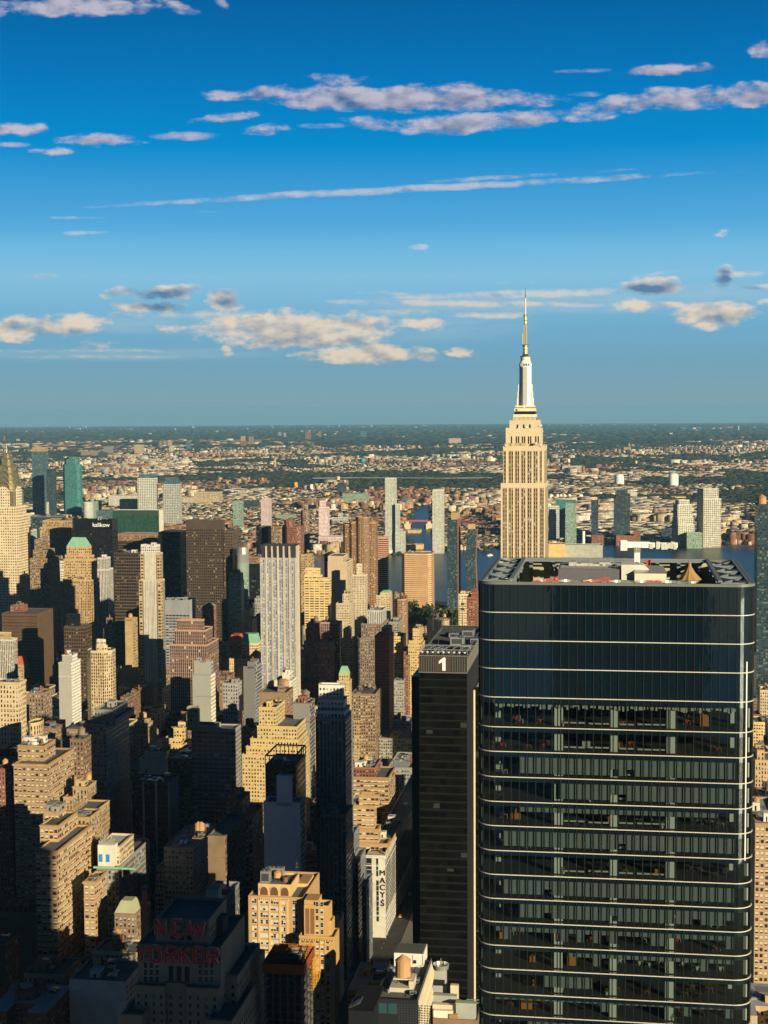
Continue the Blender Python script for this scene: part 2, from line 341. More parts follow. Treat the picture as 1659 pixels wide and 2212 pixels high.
# ---------------------------------------------------------------- mesh builder
class MB:
    def __init__(s): s.v = []; s.f = []; s.mi = []; s.uv = []
    def face(s, pts, mi=0, uvs=None):
        b = len(s.v); s.v += [tuple(p) for p in pts]; s.f.append(tuple(range(b, b + len(pts)))); s.mi.append(mi)
        s.uv += (uvs if uvs is not None else [(0.5, 9.0)] * len(pts))
    def box(s, x0, x1, y0, y1, z0, z1, mi=0, bottom=True):
        a = [(x0,y0),(x1,y0),(x1,y1),(x0,y1)]
        for i in range(4):
            p, q = a[i], a[(i+1) % 4]
            s.face([(*p,z0),(*q,z0),(*q,z1),(*p,z1)], mi)
        s.face([(*p,z1) for p in a], mi)
        if bottom: s.face([(*p,z0) for p in reversed(a)], mi)
    def prism(s, pts, z0, z1, bay=3.5, fl=3.7, fac=0, blank=(), blankmi=1, margin=1.8, curved=False, topcap=None, pts2=None):
        """vertical walls round a footprint (counter-clockwise), window uv in bays and floors counted down from the top"""
        n = len(pts); run = 0.0
        top = pts2 or pts
        for i in range(n):
            p, q = pts[i], pts[(i+1) % n]; P, Q = top[i], top[(i+1) % n]
            L = math.dist(p, q)
            if L < 1e-6: continue
            if i in blank:
                s.face([(*p,z0),(*q,z0),(*Q,z1),(*P,z1)], blankmi); continue
            vt = margin / fl; vb = -((z1 - z0) - margin) / fl
            if curved: u0, u1 = run / bay, (run + L) / bay; run += L
            else:
                nb = max(1, round(L / bay)); u0, u1 = 50.0 * i, 50.0 * i + nb
            s.face([(*p,z0),(*q,z0),(*Q,z1),(*P,z1)], fac, [(u0,vb),(u1,vb),(u1,vt),(u0,vt)])
        if topcap is not None: s.face([(*p,z1) for p in top], topcap)
    def cyl(s, x, y, z0, z1, r0, r1=None, n=12, mi=0, cap=True):
        r1 = r0 if r1 is None else r1
        a = [(math.cos(2*math.pi*i/n), math.sin(2*math.pi*i/n)) for i in range(n)]
        for i in range(n):
            c, d = a[i], a[(i+1) % n]
            if r1 > 1e-4: s.face([(x+c[0]*r0,y+c[1]*r0,z0),(x+d[0]*r0,y+d[1]*r0,z0),(x+d[0]*r1,y+d[1]*r1,z1),(x+c[0]*r1,y+c[1]*r1,z1)], mi)
            else: s.face([(x+c[0]*r0,y+c[1]*r0,z0),(x+d[0]*r0,y+d[1]*r0,z0),(x,y,z1)], mi)
        if cap and r1 > 1e-4: s.face([(x+c[0]*r1,y+c[1]*r1,z1) for c in a], mi)
    def bar(s, p, q, w=.3, mi=0):
        p, q = Vector(p), Vector(q); d = (q - p)
        if d.length < 1e-6: return
        d.normalize(); a = d.cross(Vector((0,0,1)))
        if a.length < .05: a = d.cross(Vector((1,0,0)))
        a.normalize(); b = d.cross(a).normalized(); a *= w/2; b *= w/2
        P = [p-a-b, p+a-b, p+a+b, p-a+b]; Q = [x + (q-p) for x in P]
        for i in range(4):
            j = (i+1) % 4; s.face([P[i], P[j], Q[j], Q[i]], mi)
        s.face(P[::-1], mi); s.face(Q, mi)
    def parapet(s, pts, z1, mi=1, w=.45, depth=1.1):
        """rim and inner faces; returns the deck polygon"""
        n = len(pts); cx = sum(p[0] for p in pts)/n; cy = sum(p[1] for p in pts)/n
        hm = min(max(abs(p[0]-cx) for p in pts), max(abs(p[1]-cy) for p in pts))
        k = 1 - w / max(hm, 1.5)
        inn = [(cx+(p[0]-cx)*k, cy+(p[1]-cy)*k) for p in pts]
        for i in range(n):
            j = (i+1) % n
            s.face([(*pts[i],z1),(*pts[j],z1),(*inn[j],z1),(*inn[i],z1)], mi)
            s.face([(*inn[i],z1),(*inn[j],z1),(*inn[j],z1-depth),(*inn[i],z1-depth)], mi)
        return inn
    def mesh(s, name, mats):
        me = bpy.data.meshes.new(name); me.from_pydata(s.v, [], s.f)
        for m in mats: me.materials.append(m)
        me.polygons.foreach_set('material_index', s.mi)
        uv = me.uv_layers.new(name='UVMap')
        uv.data.foreach_set('uv', [c for p in s.uv for c in p])
        me.update(); return me
    def obj(s, name, mats, parent=None, loc=None):
        if not s.f: return None
        o = bpy.data.objects.new(name, s.mesh(name, mats)); COL.objects.link(o)
        if parent is not None: o.parent = parent
        if loc is not None: o.location = loc
        return o

LABELS = {}
def tag(o, label=None, cat=None, group=None, kind=None):
    if label: o['label'] = label; LABELS.setdefault(label, []).append(o.name)
    if cat: o['category'] = cat
    if group: o['group'] = group
    if kind: o['kind'] = kind
    return o
def root(name, x, y, z=0, rz=None):
    o = bpy.data.objects.new(name, None); COL.objects.link(o)
    o.location = (x, y, z); o.rotation_euler = (0, 0, -S_ANG if rz is None else rz)
    o.empty_display_size = 3
    return o
def link_copy(mesh, name, parent, loc, scale=(1,1,1), rz=0):
    o = bpy.data.objects.new(name, mesh); COL.objects.link(o); o.parent = parent
    o.location = loc; o.scale = scale; o.rotation_euler = (0, 0, rz); return o
def copy_tree(o, parent=None):
    c = o.copy(); COL.objects.link(c); c.parent = parent
    for ch in list(o.children): copy_tree(ch, c)
    return c

# rooftop pieces (shared meshes, built once)
PM = {}
def proto():
    b = MB(); b.cyl(0,0,0,1,1,.96,14)
    for z in (.12,.3,.48,.66,.84): b.cyl(0,0,z,z+.02,1.012,1.012,14)
    for mn, m in (('tank_new', M_WOOD), ('tank_old', M_WOODD), ('tank_yellow', pmat('tank_yellow', (.62,.40,.08)))):
        PM[mn] = b.mesh(mn, [m])
    b = MB(); b.cyl(0,0,0,1,1.08,0,14); PM['tank_roof'] = b.mesh('tank_roof', [M_WOOD]); PM['tank_roof_old'] = b.mesh('tank_roof', [M_WOODD])
    b = MB()
    for sx in (-.7,.7):
        for sy in (-.7,.7): b.box(sx-.06,sx+.06,sy-.06,sy+.06,0,1)
    b.box(-.85,.85,-.85,.85,.93,1.0)
    for s_ in (-.7,.7):
        b.bar((-.7,s_,.1),(.7,s_,.9),.06); b.bar((s_,-.7,.9),(s_,.7,.1),.06)
    PM['frame'] = b.mesh('tank_frame', [M_DSTEEL])
    b = MB(); b.box(-.5,.5,-.5,.5,.12,.9); b.cyl(-.22,0,.9,1.0,.2,.2,10,1); b.cyl(.22,0,.9,1.0,.2,.2,10,1); b.box(-.45,.45,-.45,.45,0,.12,1)
    b.face([(-.4,-.505,.25),(.4,-.505,.25),(.4,-.505,.75),(-.4,-.505,.75)],1)
    PM['hvac'] = b.mesh('air_handler', [M_GALV, M_DSTEEL])
    for mn in ('tan','cream','brown','brick','grey','white','yellow','umber'):
        b = MB(); b.box(-.5,.5,-.5,.5,0,1); b.box(-.53,.53,-.53,.53,.97,1.03); b.face([(-.1,-.51,0),(.12,-.51,0),(.12,-.51,.62),(-.1,-.51,.62)],1)
        b.face([(.51,-.3,.3),(.51,.2,.3),(.51,.2,.6),(.51,-.3,.6)],1)
        PM['bulk_'+mn] = b.mesh('stair_bulkhead', [plain(mn), M_DARK])
    b = MB(); b.cyl(0,0,0,1,.5,.45,8); b.cyl(0,0,.95,1.0,.56,.56,8); PM['chimney'] = b.mesh('chimney', [plain('brick')])
    b = MB(); b.cyl(0,0,0,1,.12,.04,5); b.bar((-.5,0,.7),(.5,0,.7),.07); b.bar((-.35,0,.85),(.35,0,.85),.07); PM['mast'] = b.mesh('antenna', [M_DSTEEL])
    b = MB(); b.box(-.5,.5,-.5,.5,0,.25); b.box(-.42,.42,-.42,.42,.25,.4,1); PM['skylight'] = b.mesh('skylight', [M_GALV, pmat('skylight_glass',(.10,.16,.18),.2)])
    b = MB(); b.box(-.5,.2,-.12,.12,.35,.75); b.box(.2,.5,-.12,.5,.35,.75); b.box(-.4,-.3,-.1,.1,0,.35); b.box(.3,.4,.3,.4,0,.35); PM['duct'] = b.mesh('duct', [M_GALV])
    b = MB(); b.box(-.5,.5,-.5,.5,0,.04); PM['patch'] = b.mesh('roof_patch', [pmat('patch_grey', (.20,.21,.23))]); PM['patch_dark'] = b.mesh('roof_patch', [pmat('patch_black', (.04,.042,.05))])
    b = MB()
    for s_ in (-.5,.5): b.bar((-.5,s_,.6),(.5,s_,.6),.05); b.bar((s_,-.5,.6),(s_,.5,.6),.05)
    for sx in (-.5,.5):
        for sy in (-.5,.5): b.bar((sx,sy,0),(sx,sy,.6),.05)
    b.box(-.35,.35,-.35,.35,.6,.95,1); PM['dunnage'] = b.mesh('cooling_frame', [M_DSTEEL, M_GALV])
    b = MB(); b.cyl(0,0,0,.5,.5,.5,10); b.cyl(0,0,.5,.62,.55,.35,10); PM['vent'] = b.mesh('roof_vent', [M_GALV])
proto()
def tank(p, x, y, z, r=2.2, h=3.6, leg=2.6, kind='tank_new'):
    t = link_copy(PM[kind], 'water_tank', p, (x,y,z+leg), (r,r,h))
    rf = link_copy(PM['tank_roof'] if kind != 'tank_old' else PM['tank_roof_old'], 'tank_roof', t, (0,0,1), (1,1,.42))
    if leg > .5: link_copy(PM['frame'], 'tank_frame', t, (0,0,-leg/h), (1,1,leg/h))
    return t

S_OLD = [1000, 1100, 1200, 1300, 1500, 1750, 2000, 2300]; S_NEW = [1000, 1190, 1390, 1560, 1720, 1880, 2060, 2300]
BLD = []     # records for the filler and the labels
def sd(reg, xfront, xside, y, s0, lo=14, hi=110):
    """depth that puts the far right corner of a box at picture x = xside"""
    dx, dy = disp(reg, xfront, y); t, _ = at_s(dx, dy, s0)
    d2 = ray(disp(reg, xside, y)[0], dy); a = d2.x / d2.y
    # (s sin + t cos)/(s cos - t sin) = a
    si, co = math.sin(S_ANG), math.cos(S_ANG)
    s = t * (co + a * si) / (a * co - si) if abs(a * co - si) > 1e-6 else s0 + hi
    return max(lo, min(hi, s - s0))

def bldg(name, label, reg, s0, tiers, mat='tan', side=None, depth=None, yb=None, blank=(), roof='flat', clutter=2, cat='building', tanks=(),
         chamf=0, cornice=False, nick=None, roofm=None, margin=1.8, inset=2.2, poly=None, tmats=None, blankc=None, rz=None, rnd=None, group=None, bulk=None, penth=None):
    if 1000 < s0 < 2300: s0 = float(np.interp(s0, S_OLD, S_NEW))
    """one building. tiers: (xl, xr, ytop) in the zoom frame reg, top tier first; the lowest is the footprint"""
    rs = random.Random(sum(map(ord, label)) if rnd is None else rnd)
    n = len(tiers); dims = []
    far = s0 > 3000
    for k, tr in enumerate(tiers):
        xl, xr, yt = tr[:3]
        s = s0 + (tr[3] if len(tr) > 3 else inset * (n - 1 - k))
        a, _ = disp(reg, xl, yt); b_, dy = disp(reg, xr, yt)
        t0, z = at_s(a, dy, s); t1, z1 = at_s(b_, dy, s)
        zz = (z + z1) / 2
        dims.append([t0, t1, s, zz])
    if depth is None:
        depth = sd(reg, tiers[-1][1], side, tiers[-1][2], s0) if side else max(16, min(60, (dims[-1][1] - dims[-1][0]) * 1.0))
    tc = (dims[-1][0] + dims[-1][1]) / 2
    c = st(s0 + depth / 2, tc)
    cz = curve_z(*c) if far else 0
    r = root(name, c.x, c.y, cz, rz)
    tag(r, label, cat, group)
    fm, bay, fl = FAC[mat]
    wall = MB(); roofb = MB()
    mats = [fm, plain(mat)]
    back = s0 + depth
    out = []
    for k in range(n - 1, -1, -1):
        t0, t1, s, z = dims[k]
        bk = back - (tiers[k][4] if len(tiers[k]) > 4 else (n - 1 - k) * 2.0)
        if bk - s < 5: bk = s + 5
        zb = 0 if k == n - 1 else dims[k+1][3] - cz - 2.0
        z -= cz
        x0, x1, y0, y1 = t0 - tc, t1 - tc, s - s0 - depth/2, bk - s0 - depth/2
        if chamf: q = min(chamf, (x1-x0)*.3, (y1-y0)*.3); pts = [(x0+q,y0),(x1-q,y0),(x1,y0+q),(x1,y1-q),(x1-q,y1),(x0+q,y1),(x0,y1-q),(x0,y0+q)]
        elif poly == 'round':
            pts = [(x0 + (x1-x0)*(.5+.5*math.cos(a)), y0 + (y1-y0)*(.5+.5*math.sin(a))) for a in [2*math.pi*i/28 for i in range(28)]]
        else: pts = [(x0,y0),(x1,y0),(x1,y1),(x0,y1)]
        if tmats and tmats[k]:
            m2, by, fl2 = FAC[tmats[k]]
            if m2 not in mats: mats += [m2, plain(tmats[k])]
            fi = mats.index(m2)
        else: fi, by, fl2 = 0, bay, fl
        wall.prism(pts, zb, z, by, fl2, fi, blank if k == n-1 or not blank else blank, fi+1, margin, curved=(poly == 'round'))
        if roof == 'flat' or k > 0:
            deck = wall.parapet(pts, z, fi+1, w=.5, depth=1.1 if not far else .8)
            if k: rt_ = MB(); rt_.face([(*p, z - (1.1 if not far else .8)) for p in deck]); rt_.obj('roof_terrace', [M_ROOF], r)
            else: roofb.face([(*p, z - (1.1 if not far else .8)) for p in deck])
        out.append((x0, x1, y0, y1, z, k))
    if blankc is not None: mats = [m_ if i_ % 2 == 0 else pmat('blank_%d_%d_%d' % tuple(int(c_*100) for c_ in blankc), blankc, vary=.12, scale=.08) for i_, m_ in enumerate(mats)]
    wall.obj('wall', mats, r)
    rm = roofm or (M_ROOFL if rs.random() < .4 else M_ROOF)
    x0, x1, y0, y1, z, _ = out[-1]
    W, D = x1-x0, y1-y0
    if roof == 'hip' or roof == 'mansard' or roof == 'pyramid':
        kx = .23 if roof == 'hip' else (.12 if roof == 'mansard' else .48); h = (W * (.42 if roof == 'hip' else .30)) if penth is None else penth
        ix, iy = W*kx, D*kx
        b = MB(); P = [(x0,y0),(x1,y0),(x1,y1),(x0,y1)]; Q = [(x0+ix,y0+iy),(x1-ix,y0+iy),(x1-ix,y1-iy),(x0+ix,y1-iy)]
        for i in range(4):
            j = (i+1)%4; b.face([(*P[i],z),(*P[j],z),(*Q[j],z+h),(*Q[i],z+h)])
        b.face([(*q,z+h) for q in Q]); b.obj('roof', [roofm or M_COPPER], r)
        if roofb.f: roofb.obj('roof_terrace', [M_ROOF], r)
    elif roofb.f: roofb.obj('roof', [rm], r)
    if cornice:
        b = MB(); x0_, x1_, y0_, y1_, zz, _ = out[0]; e = .7
        for (a0,a1,b0,b1) in ((x0_-e,x1_+e,y0_-e,y0_-.01),(x1_+.01,x1_+e,y0_,y1_),(x0_-e,x0_-.01,y0_,y1_)): b.box(a0,a1,b0,b1,zz-1.4,zz-.5)
        b.obj('cornice', [plain(mat)], r)
    if s0 < 1700 and mat in FINE and len(out) and poly is None and not chamf:
        for (a0, a1, c0, c1, zz, k_) in out:
            lo_ = 0 if k_ == n-1 else dims[k_+1][3]
            for fr_ in ((.0, .12, .72) if zz-lo_ > 30 else (.0,)):
                zc_ = zz - .15 - (zz-lo_)*fr_; e_ = .38
                if zc_ < lo_+1: continue
                b = MB(); q_ = [(a1+.01, c0-.01), (a1+.01, c1), (a1+e_, c1), (a1+e_, c0-e_), (a0-e_, c0-e_), (a0-e_, c0-.01)][::-1]
                b.prism(q_, zc_-.45, zc_, margin=-99, blank=range(6), blankmi=0, topcap=0); b.obj('belt_course', [plain(mat)], r)
    # roof clutter
    zt = z - 1.1
    if s0 < 1900: clutter = int(clutter*2.6+2) if clutter else 0
    if not tanks and clutter and mat in FINE and rs.random() < .55 and W > 9 and D > 12: tanks = ((rs.uniform(.25,.75), rs.uniform(.3,.8), dict(r=rs.uniform(1.8,2.4), h=rs.uniform(3,4), leg=rs.uniform(1.5,4), kind=rs.choice(['tank_new','tank_old']))),)
    if roof == 'flat' and W > 5 and D > 5 and not far:
        bk_ = 'bulk_' + (bulk or (mat.split('_')[0] if 'bulk_' + mat.split('_')[0] in PM else rs.choice(['tan','grey','brown','white'])))
        for i in range(clutter):
            px_, py_ = rs.uniform(x0+W*.18, x1-W*.18), rs.uniform(y0+D*.15, y1-D*.15)
            kind = rs.choice(['bulk','hvac','hvac','bulk','skylight','vent','chimney','duct','duct','patch','patch','dunnage'])
            if kind == 'bulk': link_copy(PM[bk_], 'stair_bulkhead', r, (px_,py_,zt), (rs.uniform(3,6), rs.uniform(4,7), rs.uniform(3,4.8)))
            elif kind == 'hvac': link_copy(PM['hvac'], 'air_handler', r, (px_,py_,zt), (rs.uniform(2.5,5), rs.uniform(2.5,4), rs.uniform(1.6,3)))
            elif kind == 'skylight': link_copy(PM['skylight'], 'skylight', r, (px_,py_,zt), (rs.uniform(3,5), rs.uniform(3,5), 2.5))
            elif kind == 'duct': link_copy(PM['duct'], 'duct', r, (px_,py_,zt), (rs.uniform(4,9), rs.uniform(4,8), 1.8), rs.choice([0, 1.57]))
            elif kind == 'patch': link_copy(PM[rs.choice(['patch','patch_dark'])], 'roof_patch', r, (px_,py_,zt), (W*rs.uniform(.2,.4), D*rs.uniform(.15,.35), 1))
            elif kind == 'dunnage': link_copy(PM['dunnage'], 'cooling_frame', r, (px_,py_,zt), (rs.uniform(3,6), rs.uniform(3,5), rs.uniform(3,4.5)))
            elif kind == 'vent': link_copy(PM['vent'], 'roof_vent', r, (px_,py_,zt), (1.6,1.6,3))
            else: link_copy(PM['chimney'], 'chimney', r, (px_,py_,zt), (1.6,1.6,rs.uniform(3,6)))
        for tk in tanks:
            fx, fy = tk[0], tk[1]; kw = tk[2] if len(tk) > 2 else {}
            tank(r, x0 + W*fx, y0 + D*fy, zt, **kw)
    # record
    lx, ly = disp(reg, tiers[-1][0], tiers[-1][2]); rx, _ = disp(reg, tiers[-1][1], tiers[-1][2])
    sx = disp(reg, side, 0)[0] if side else None
    top = min(disp(reg, 0, t[2])[1] for t in tiers)
    c0 = st(back, dims[-1][1]); pr = proj(c0.x, c0.y, dims[-1][3])
    BLD.append(dict(s0=s0, s1=back, t0=dims[-1][0], t1=dims[-1][1], xl=lx, xr=max(rx, pr[0]), top=top, ylow=ly,
                    yb=(disp(reg, 0, yb)[1] if yb is not None else top + (2212-top)*.28), nick=nick, root=r))
    r['_dims'] = [float(v) for v in (out[-1][0], out[-1][1], out[-1][2], out[-1][3], out[-1][4])]
    return r, out

def piers(r, n, w=.9, out=.5, mat=None, ns=0, z0=0, ztop=None, name='stone_pier', dims=None):
    x0, x1, y0, y1, z1 = dims or r['_dims']; zt = ztop or z1; b = MB()
    for i in range(n+1):
        xx = x0+(x1-x0)*i/n; b.box(max(x0,xx-w/2), min(x1,xx+w/2), y0-out, y0-.01, z0, zt)
    for i in range(ns+1 if ns else 0):
        yy = y0+(y1-y0)*i/ns; b.box(x1+.01, x1+out, max(y0,yy-w/2), min(y1,yy+w/2), z0, zt)
    b.obj(name, [mat], r)
def gps(reg, x, y):
    dx, dy = disp(reg, x, y); d = ray(dx, dy); k = -CAMZ / d.z
    for _ in range(30):
        X, Y = k*d.x, k*d.y; k = (curve_z(X, Y) - CAMZ) / d.z
    return k * d.dot(SV)
def text_obj(txt, name, size, mat, parent, loc, rot, extrude=.15, offset=0.0, bold=0.0, align='CENTER', space=1.0, sx=1.0):
    cu = bpy.data.curves.new('tmp_text', 'FONT'); cu.body = txt; cu.size = size; cu.extrude = extrude; cu.offset = bold
    cu.align_x = align; cu.align_y = 'CENTER'; cu.space_character = space
    to = bpy.data.objects.new('tmp_text', cu); COL.objects.link(to)
    dg = bpy.context.evaluated_depsgraph_get(); dg.update()
    me = bpy.data.meshes.new_from_object(to.evaluated_get(dg)); me.name = name
    bpy.data.objects.remove(to); bpy.data.curves.remove(cu)
    me.materials.clear(); me.materials.append(mat)
    o = bpy.data.objects.new(name, me); COL.objects.link(o); o.parent = parent; o.location = loc; o.rotation_euler = rot; o.scale = (sx, 1, 1)
    return o
# ---------------------------------------------------------------- ground, water, far land
def gp(dx, dy, z=0.0):
    d = ray(dx, dy); k = (z - CAMZ) / d.z
    return Vector((k * d.x, k * d.y))
def vnoise(x, y, seed=0):
    """smooth value noise, numpy"""
    rs = np.random.RandomState(seed); g = rs.rand(256, 256)
    xi, yi = np.floor(x).astype(int), np.floor(y).astype(int); fx, fy = x - xi, y - yi
    fx, fy = fx*fx*(3-2*fx), fy*fy*(3-2*fy)
    a = g[xi % 256, yi % 256]; b = g[(xi+1) % 256, yi % 256]; c = g[xi % 256, (yi+1) % 256]; d = g[(xi+1) % 256, (yi+1) % 256]
    return (a*(1-fx)+b*fx)*(1-fy) + (c*(1-fx)+d*fx)*fy
def fbm(x, y, seed=0): return .55*vnoise(x, y, seed) + .28*vnoise(x*2.1+7, y*2.1, seed+1) + .17*vnoise(x*4.3, y*4.3+3, seed+2)

def ground():
    m = bpy.data.materials.new('ground'); m.use_nodes = True; T = NT(m.node_tree); b = T.N['Principled BSDF']
    geo = T.new('ShaderNodeNewGeometry'); x, y, z = T.sep(geo.outputs['Position'])
    r = T.m('SQRT', T.m('ADD', T.m('MULTIPLY', x, x), T.m('MULTIPLY', y, y)))
    p = T.comb(x, y, 0.0)
    n = T.noise(p, .0022, 7, .66); nf = T.noise(T.comb(x, y, 9.0), .035, 4, .7)
    veg = T.smooth(T.m('ADD', n, T.m('MULTIPLY', T.m('SUBTRACT', nf, .5), .45)), .40, .52)
    town = T.mix(T.smooth(nf, .38, .62), (.07, .065, .06), (.24, .20, .15))
    land = T.mix(veg, town, (.028, .045, .020))
    manh = T.mix(T.smooth(T.noise(p, .12, 4, .6), .3, .7), (.045, .045, .048), (.065, .065, .068))
    T.put(b.inputs['Base Color'], T.mix(T.smooth(r, 2950, 3050), manh, land)); b.inputs['Roughness'].default_value = .9
    b.inputs['Specular IOR Level'].default_value = .15
    mb = MB(); rings = [0, 60, 150, 300, 600, 1000, 1600, 2400, 3400, 4600, 6200, 8200, 11000, 15000, 20000, 26000, 34000, 44000, 56000, 72000, 95000]
    A = 72
    P = lambda r_, k: (r_*math.cos(2*math.pi*k/A), r_*math.sin(2*math.pi*k/A), -r_*r_/(2*7.4e6))
    for i in range(len(rings)-1):
        for k in range(A):
            if i == 0: mb.face([P(0,0), P(rings[1],k), P(rings[1],k+1)])
            else: mb.face([P(rings[i],k), P(rings[i+1],k), P(rings[i+1],k+1), P(rings[i],k+1)])
    o = mb.obj('ground', [m]); tag(o, kind='structure')
ground()

def sheet(name, pts, z, mat, label=None, kind='structure', cat=None):
    mb = MB(); mb.face([(p[0], p[1], z + curve_z(*p)) for p in pts]); o = mb.obj(name, [mat])
    return tag(o, label, cat, kind=kind)
def water_mat():
    m = bpy.data.materials.new('river_water'); m.use_nodes = True; T = NT(m.node_tree); b = T.N['Principled BSDF']
    geo = T.new('ShaderNodeNewGeometry'); x, y, z = T.sep(geo.outputs['Position'])
    n = T.noise(T.comb(x, T.m('MULTIPLY', y, .35), 0.0), .012, 6, .65)
    T.put(b.inputs['Base Color'], T.mix(T.smooth(n, .35, .65), (.005, .018, .032), (.010, .030, .048)))
    b.inputs['Roughness'].default_value = .32; b.inputs['Specular IOR Level'].default_value = .35
    bp = T.new('ShaderNodeBump'); bp.inputs['Strength'].default_value = .5; bp.inputs['Distance'].default_value = 1.2
    T.put(bp.inputs['Height'], T.noise(T.comb(x, y, 4.0), .09, 5, .7)); T.put(b.inputs['Normal'], bp.outputs[0])
    return m
M_WATER = water_mat()
SHORE = [(-500,1222),(0,1214),(400,1207),(620,1203),(829,1199),(862,1196)]
SHORE2 = [(958,1193),(1040,1187),(1110,1184),(1180,1181),(1300,1177),(1400,1175),(1500,1176),(1600,1177),(1700,1178),(2150,1182)]
CREEK_L = [(869,1165),(866,1140),(874,1122),(882,1108),(893,1098),(912,1091)]
CREEK_R = [(938,1089),(948,1094),(941,1104),(936,1118),(938,1135),(948,1165)]
far_sh = [gp(*p) for p in SHORE + CREEK_L + CREEK_R + SHORE2]
near = [Vector(st(2740, t)) for t in (1700, 900, 300, -200, -700, -1400)]
def fan(name, a, b, z, mat):
    mb = MB()
    n = max(len(a), len(b))
    for i in range(len(a)-1):
        mb.face([(*a[i], z), (*a[i+1], z), (*b[i+1], z), (*b[i], z)])
    return mb.obj(name, [mat])
# river: shore strip to the near bank, then the creek as a strip between its banks
sh = [gp(*p) for p in SHORE + SHORE2]
nb = []
for p in sh:
    s_, t_ = p.x*SV.x + p.y*SV.y, p.x*TV.x + p.y*TV.y
    nb.append(Vector(st(2735, t_)))
tag(fan('river', sh, nb, .5, M_WATER), kind='structure')
cl = [gp(*p) for p in [(862,1196)] + CREEK_L]; crr = [gp(*p) for p in [(958,1193)] + CREEK_R[::-1]]
tag(fan('creek_water', cl, crr, .52, M_WATER), kind='structure')
tag(fan('shoreline', [p + (p.normalized()*26) for p in sh[:6]], sh[:6], .8, pmat('shore_stone', (.20,.18,.14))), kind='structure')

hud = [st(-380,-6000), st(-380,6000), st(-1650,6000), st(-1650,-6000)]
mbh = MB(); mbh.face([(p.x,p.y,.5) for p in hud]); tag(mbh.obj('river', [M_WATER]), kind='structure')
def ribbon(name, pts, w, z, mat, kind='structure', label=None, cat=None, thick=0, parent=None):
    mb = MB(); P = [gp(*p) for p in pts]; L = []
    for i, p in enumerate(P):
        d = (P[min(i+1, len(P)-1)] - P[max(i-1, 0)]).normalized(); nrm = Vector((-d.y, d.x)) * w/2
        L.append((p + nrm, p - nrm))
    for i in range(len(P)-1):
        a, b_ = L[i], L[i+1]; c = curve_z(*P[i])
        mb.face([(*a[0], z+c), (*a[1], z+c), (*b_[1], z+c), (*b_[0], z+c)])
        if thick:
            for s_ in (0, 1): mb.face([(*a[s_], z+c-thick), (*b_[s_], z+c-thick), (*b_[s_], z+c+1), (*a[s_], z+c+1)])
            mb.face([(*a[0], z+c-thick), (*b_[0], z+c-thick), (*b_[1], z+c-thick), (*a[1], z+c-thick)])
            q = (P[i]+P[i+1])/2; mb.box(q.x-3, q.x+3, q.y-2, q.y+2, -8, z+c-thick)
    o = mb.obj(name, [mat], parent)
    if parent is None: tag(o, label, cat, kind=kind)
    return o
M_ROAD = pmat('far_road', (.16,.16,.165), .8, vary=.2, scale=.02); M_RAIL = pmat('rail_bed', (.13,.09,.06), .9)
ribbon('expressway_road', [(632,1125),(634,1105),(640,1093),(655,1084),(672,1078),(690,1072)], 60, 1.2, M_ROAD)
ribbon('expressway_road', [(668,1060),(655,1052),(648,1045),(655,1040),(672,1037),(700,1031),(740,1024),(765,1017)], 60, 1.2, M_ROAD)
ribbon('railway_road', [(210,1075),(205,1060),(198,1046),(190,1034),(184,1026)], 34, 1.0, M_RAIL)
ribbon('railway_road', [(222,1078),(216,1062),(208,1048),(199,1036),(192,1028)], 26, 1.3, M_ROAD)

# ---- thousands of small far houses and tree clumps: nobody could count them
def col_mesh(name, V, F, C, mat, label):
    me = bpy.data.meshes.new(name)
    nv, nf = len(V), len(F); k = F.shape[1]
    me.vertices.add(nv); me.vertices.foreach_set('co', V.astype(np.float32).ravel())
    me.loops.add(nf * k); me.loops.foreach_set('vertex_index', F.astype(np.int32).ravel())
    me.polygons.add(nf); me.polygons.foreach_set('loop_start', np.arange(0, nf*k, k, dtype=np.int32))
    me.update(calc_edges=True)
    at = me.attributes.new('paint', 'FLOAT_COLOR', 'FACE'); c4 = np.ones((nf, 4), np.float32); c4[:, :3] = C
    at.data.foreach_set('color', c4.ravel())
    me.materials.append(mat); me.validate()
    o = bpy.data.objects.new(name, me); COL.objects.link(o); return tag(o, label, kind='stuff')
def attr_mat(name, rough=.9, noise=.0):
    m = bpy.data.materials.new(name); m.use_nodes = True; T = NT(m.node_tree); b = T.N['Principled BSDF']
    a = T.new('ShaderNodeAttribute'); a.attribute_name = 'paint'
    c = a.outputs['Color']
    if noise:
        g = T.new('ShaderNodeNewGeometry'); n = T.noise(g.outputs['Position'], noise, 3, .7)
        f = T.smooth(n, .3, .7, .55, 1.35); c = T.mix(1.0, c, T.comb(f, f, f), 'MULTIPLY')
    T.put(b.inputs['Base Color'], c); b.inputs['Roughness'].default_value = rough; b.inputs['Specular IOR Level'].default_value = .15
    return m
WALLS = np.array([(.72,.60,.42),(.52,.40,.26),(.44,.27,.16),(.36,.18,.11),(.70,.62,.48),(.50,.34,.22),(.34,.22,.15),(.60,.42,.24),(.75,.70,.60),(.30,.14,.09)])
ROOFS = np.array([(.22,.22,.22),(.30,.28,.25),(.14,.13,.13),(.40,.39,.37),(.10,.09,.09),(.50,.48,.44)])
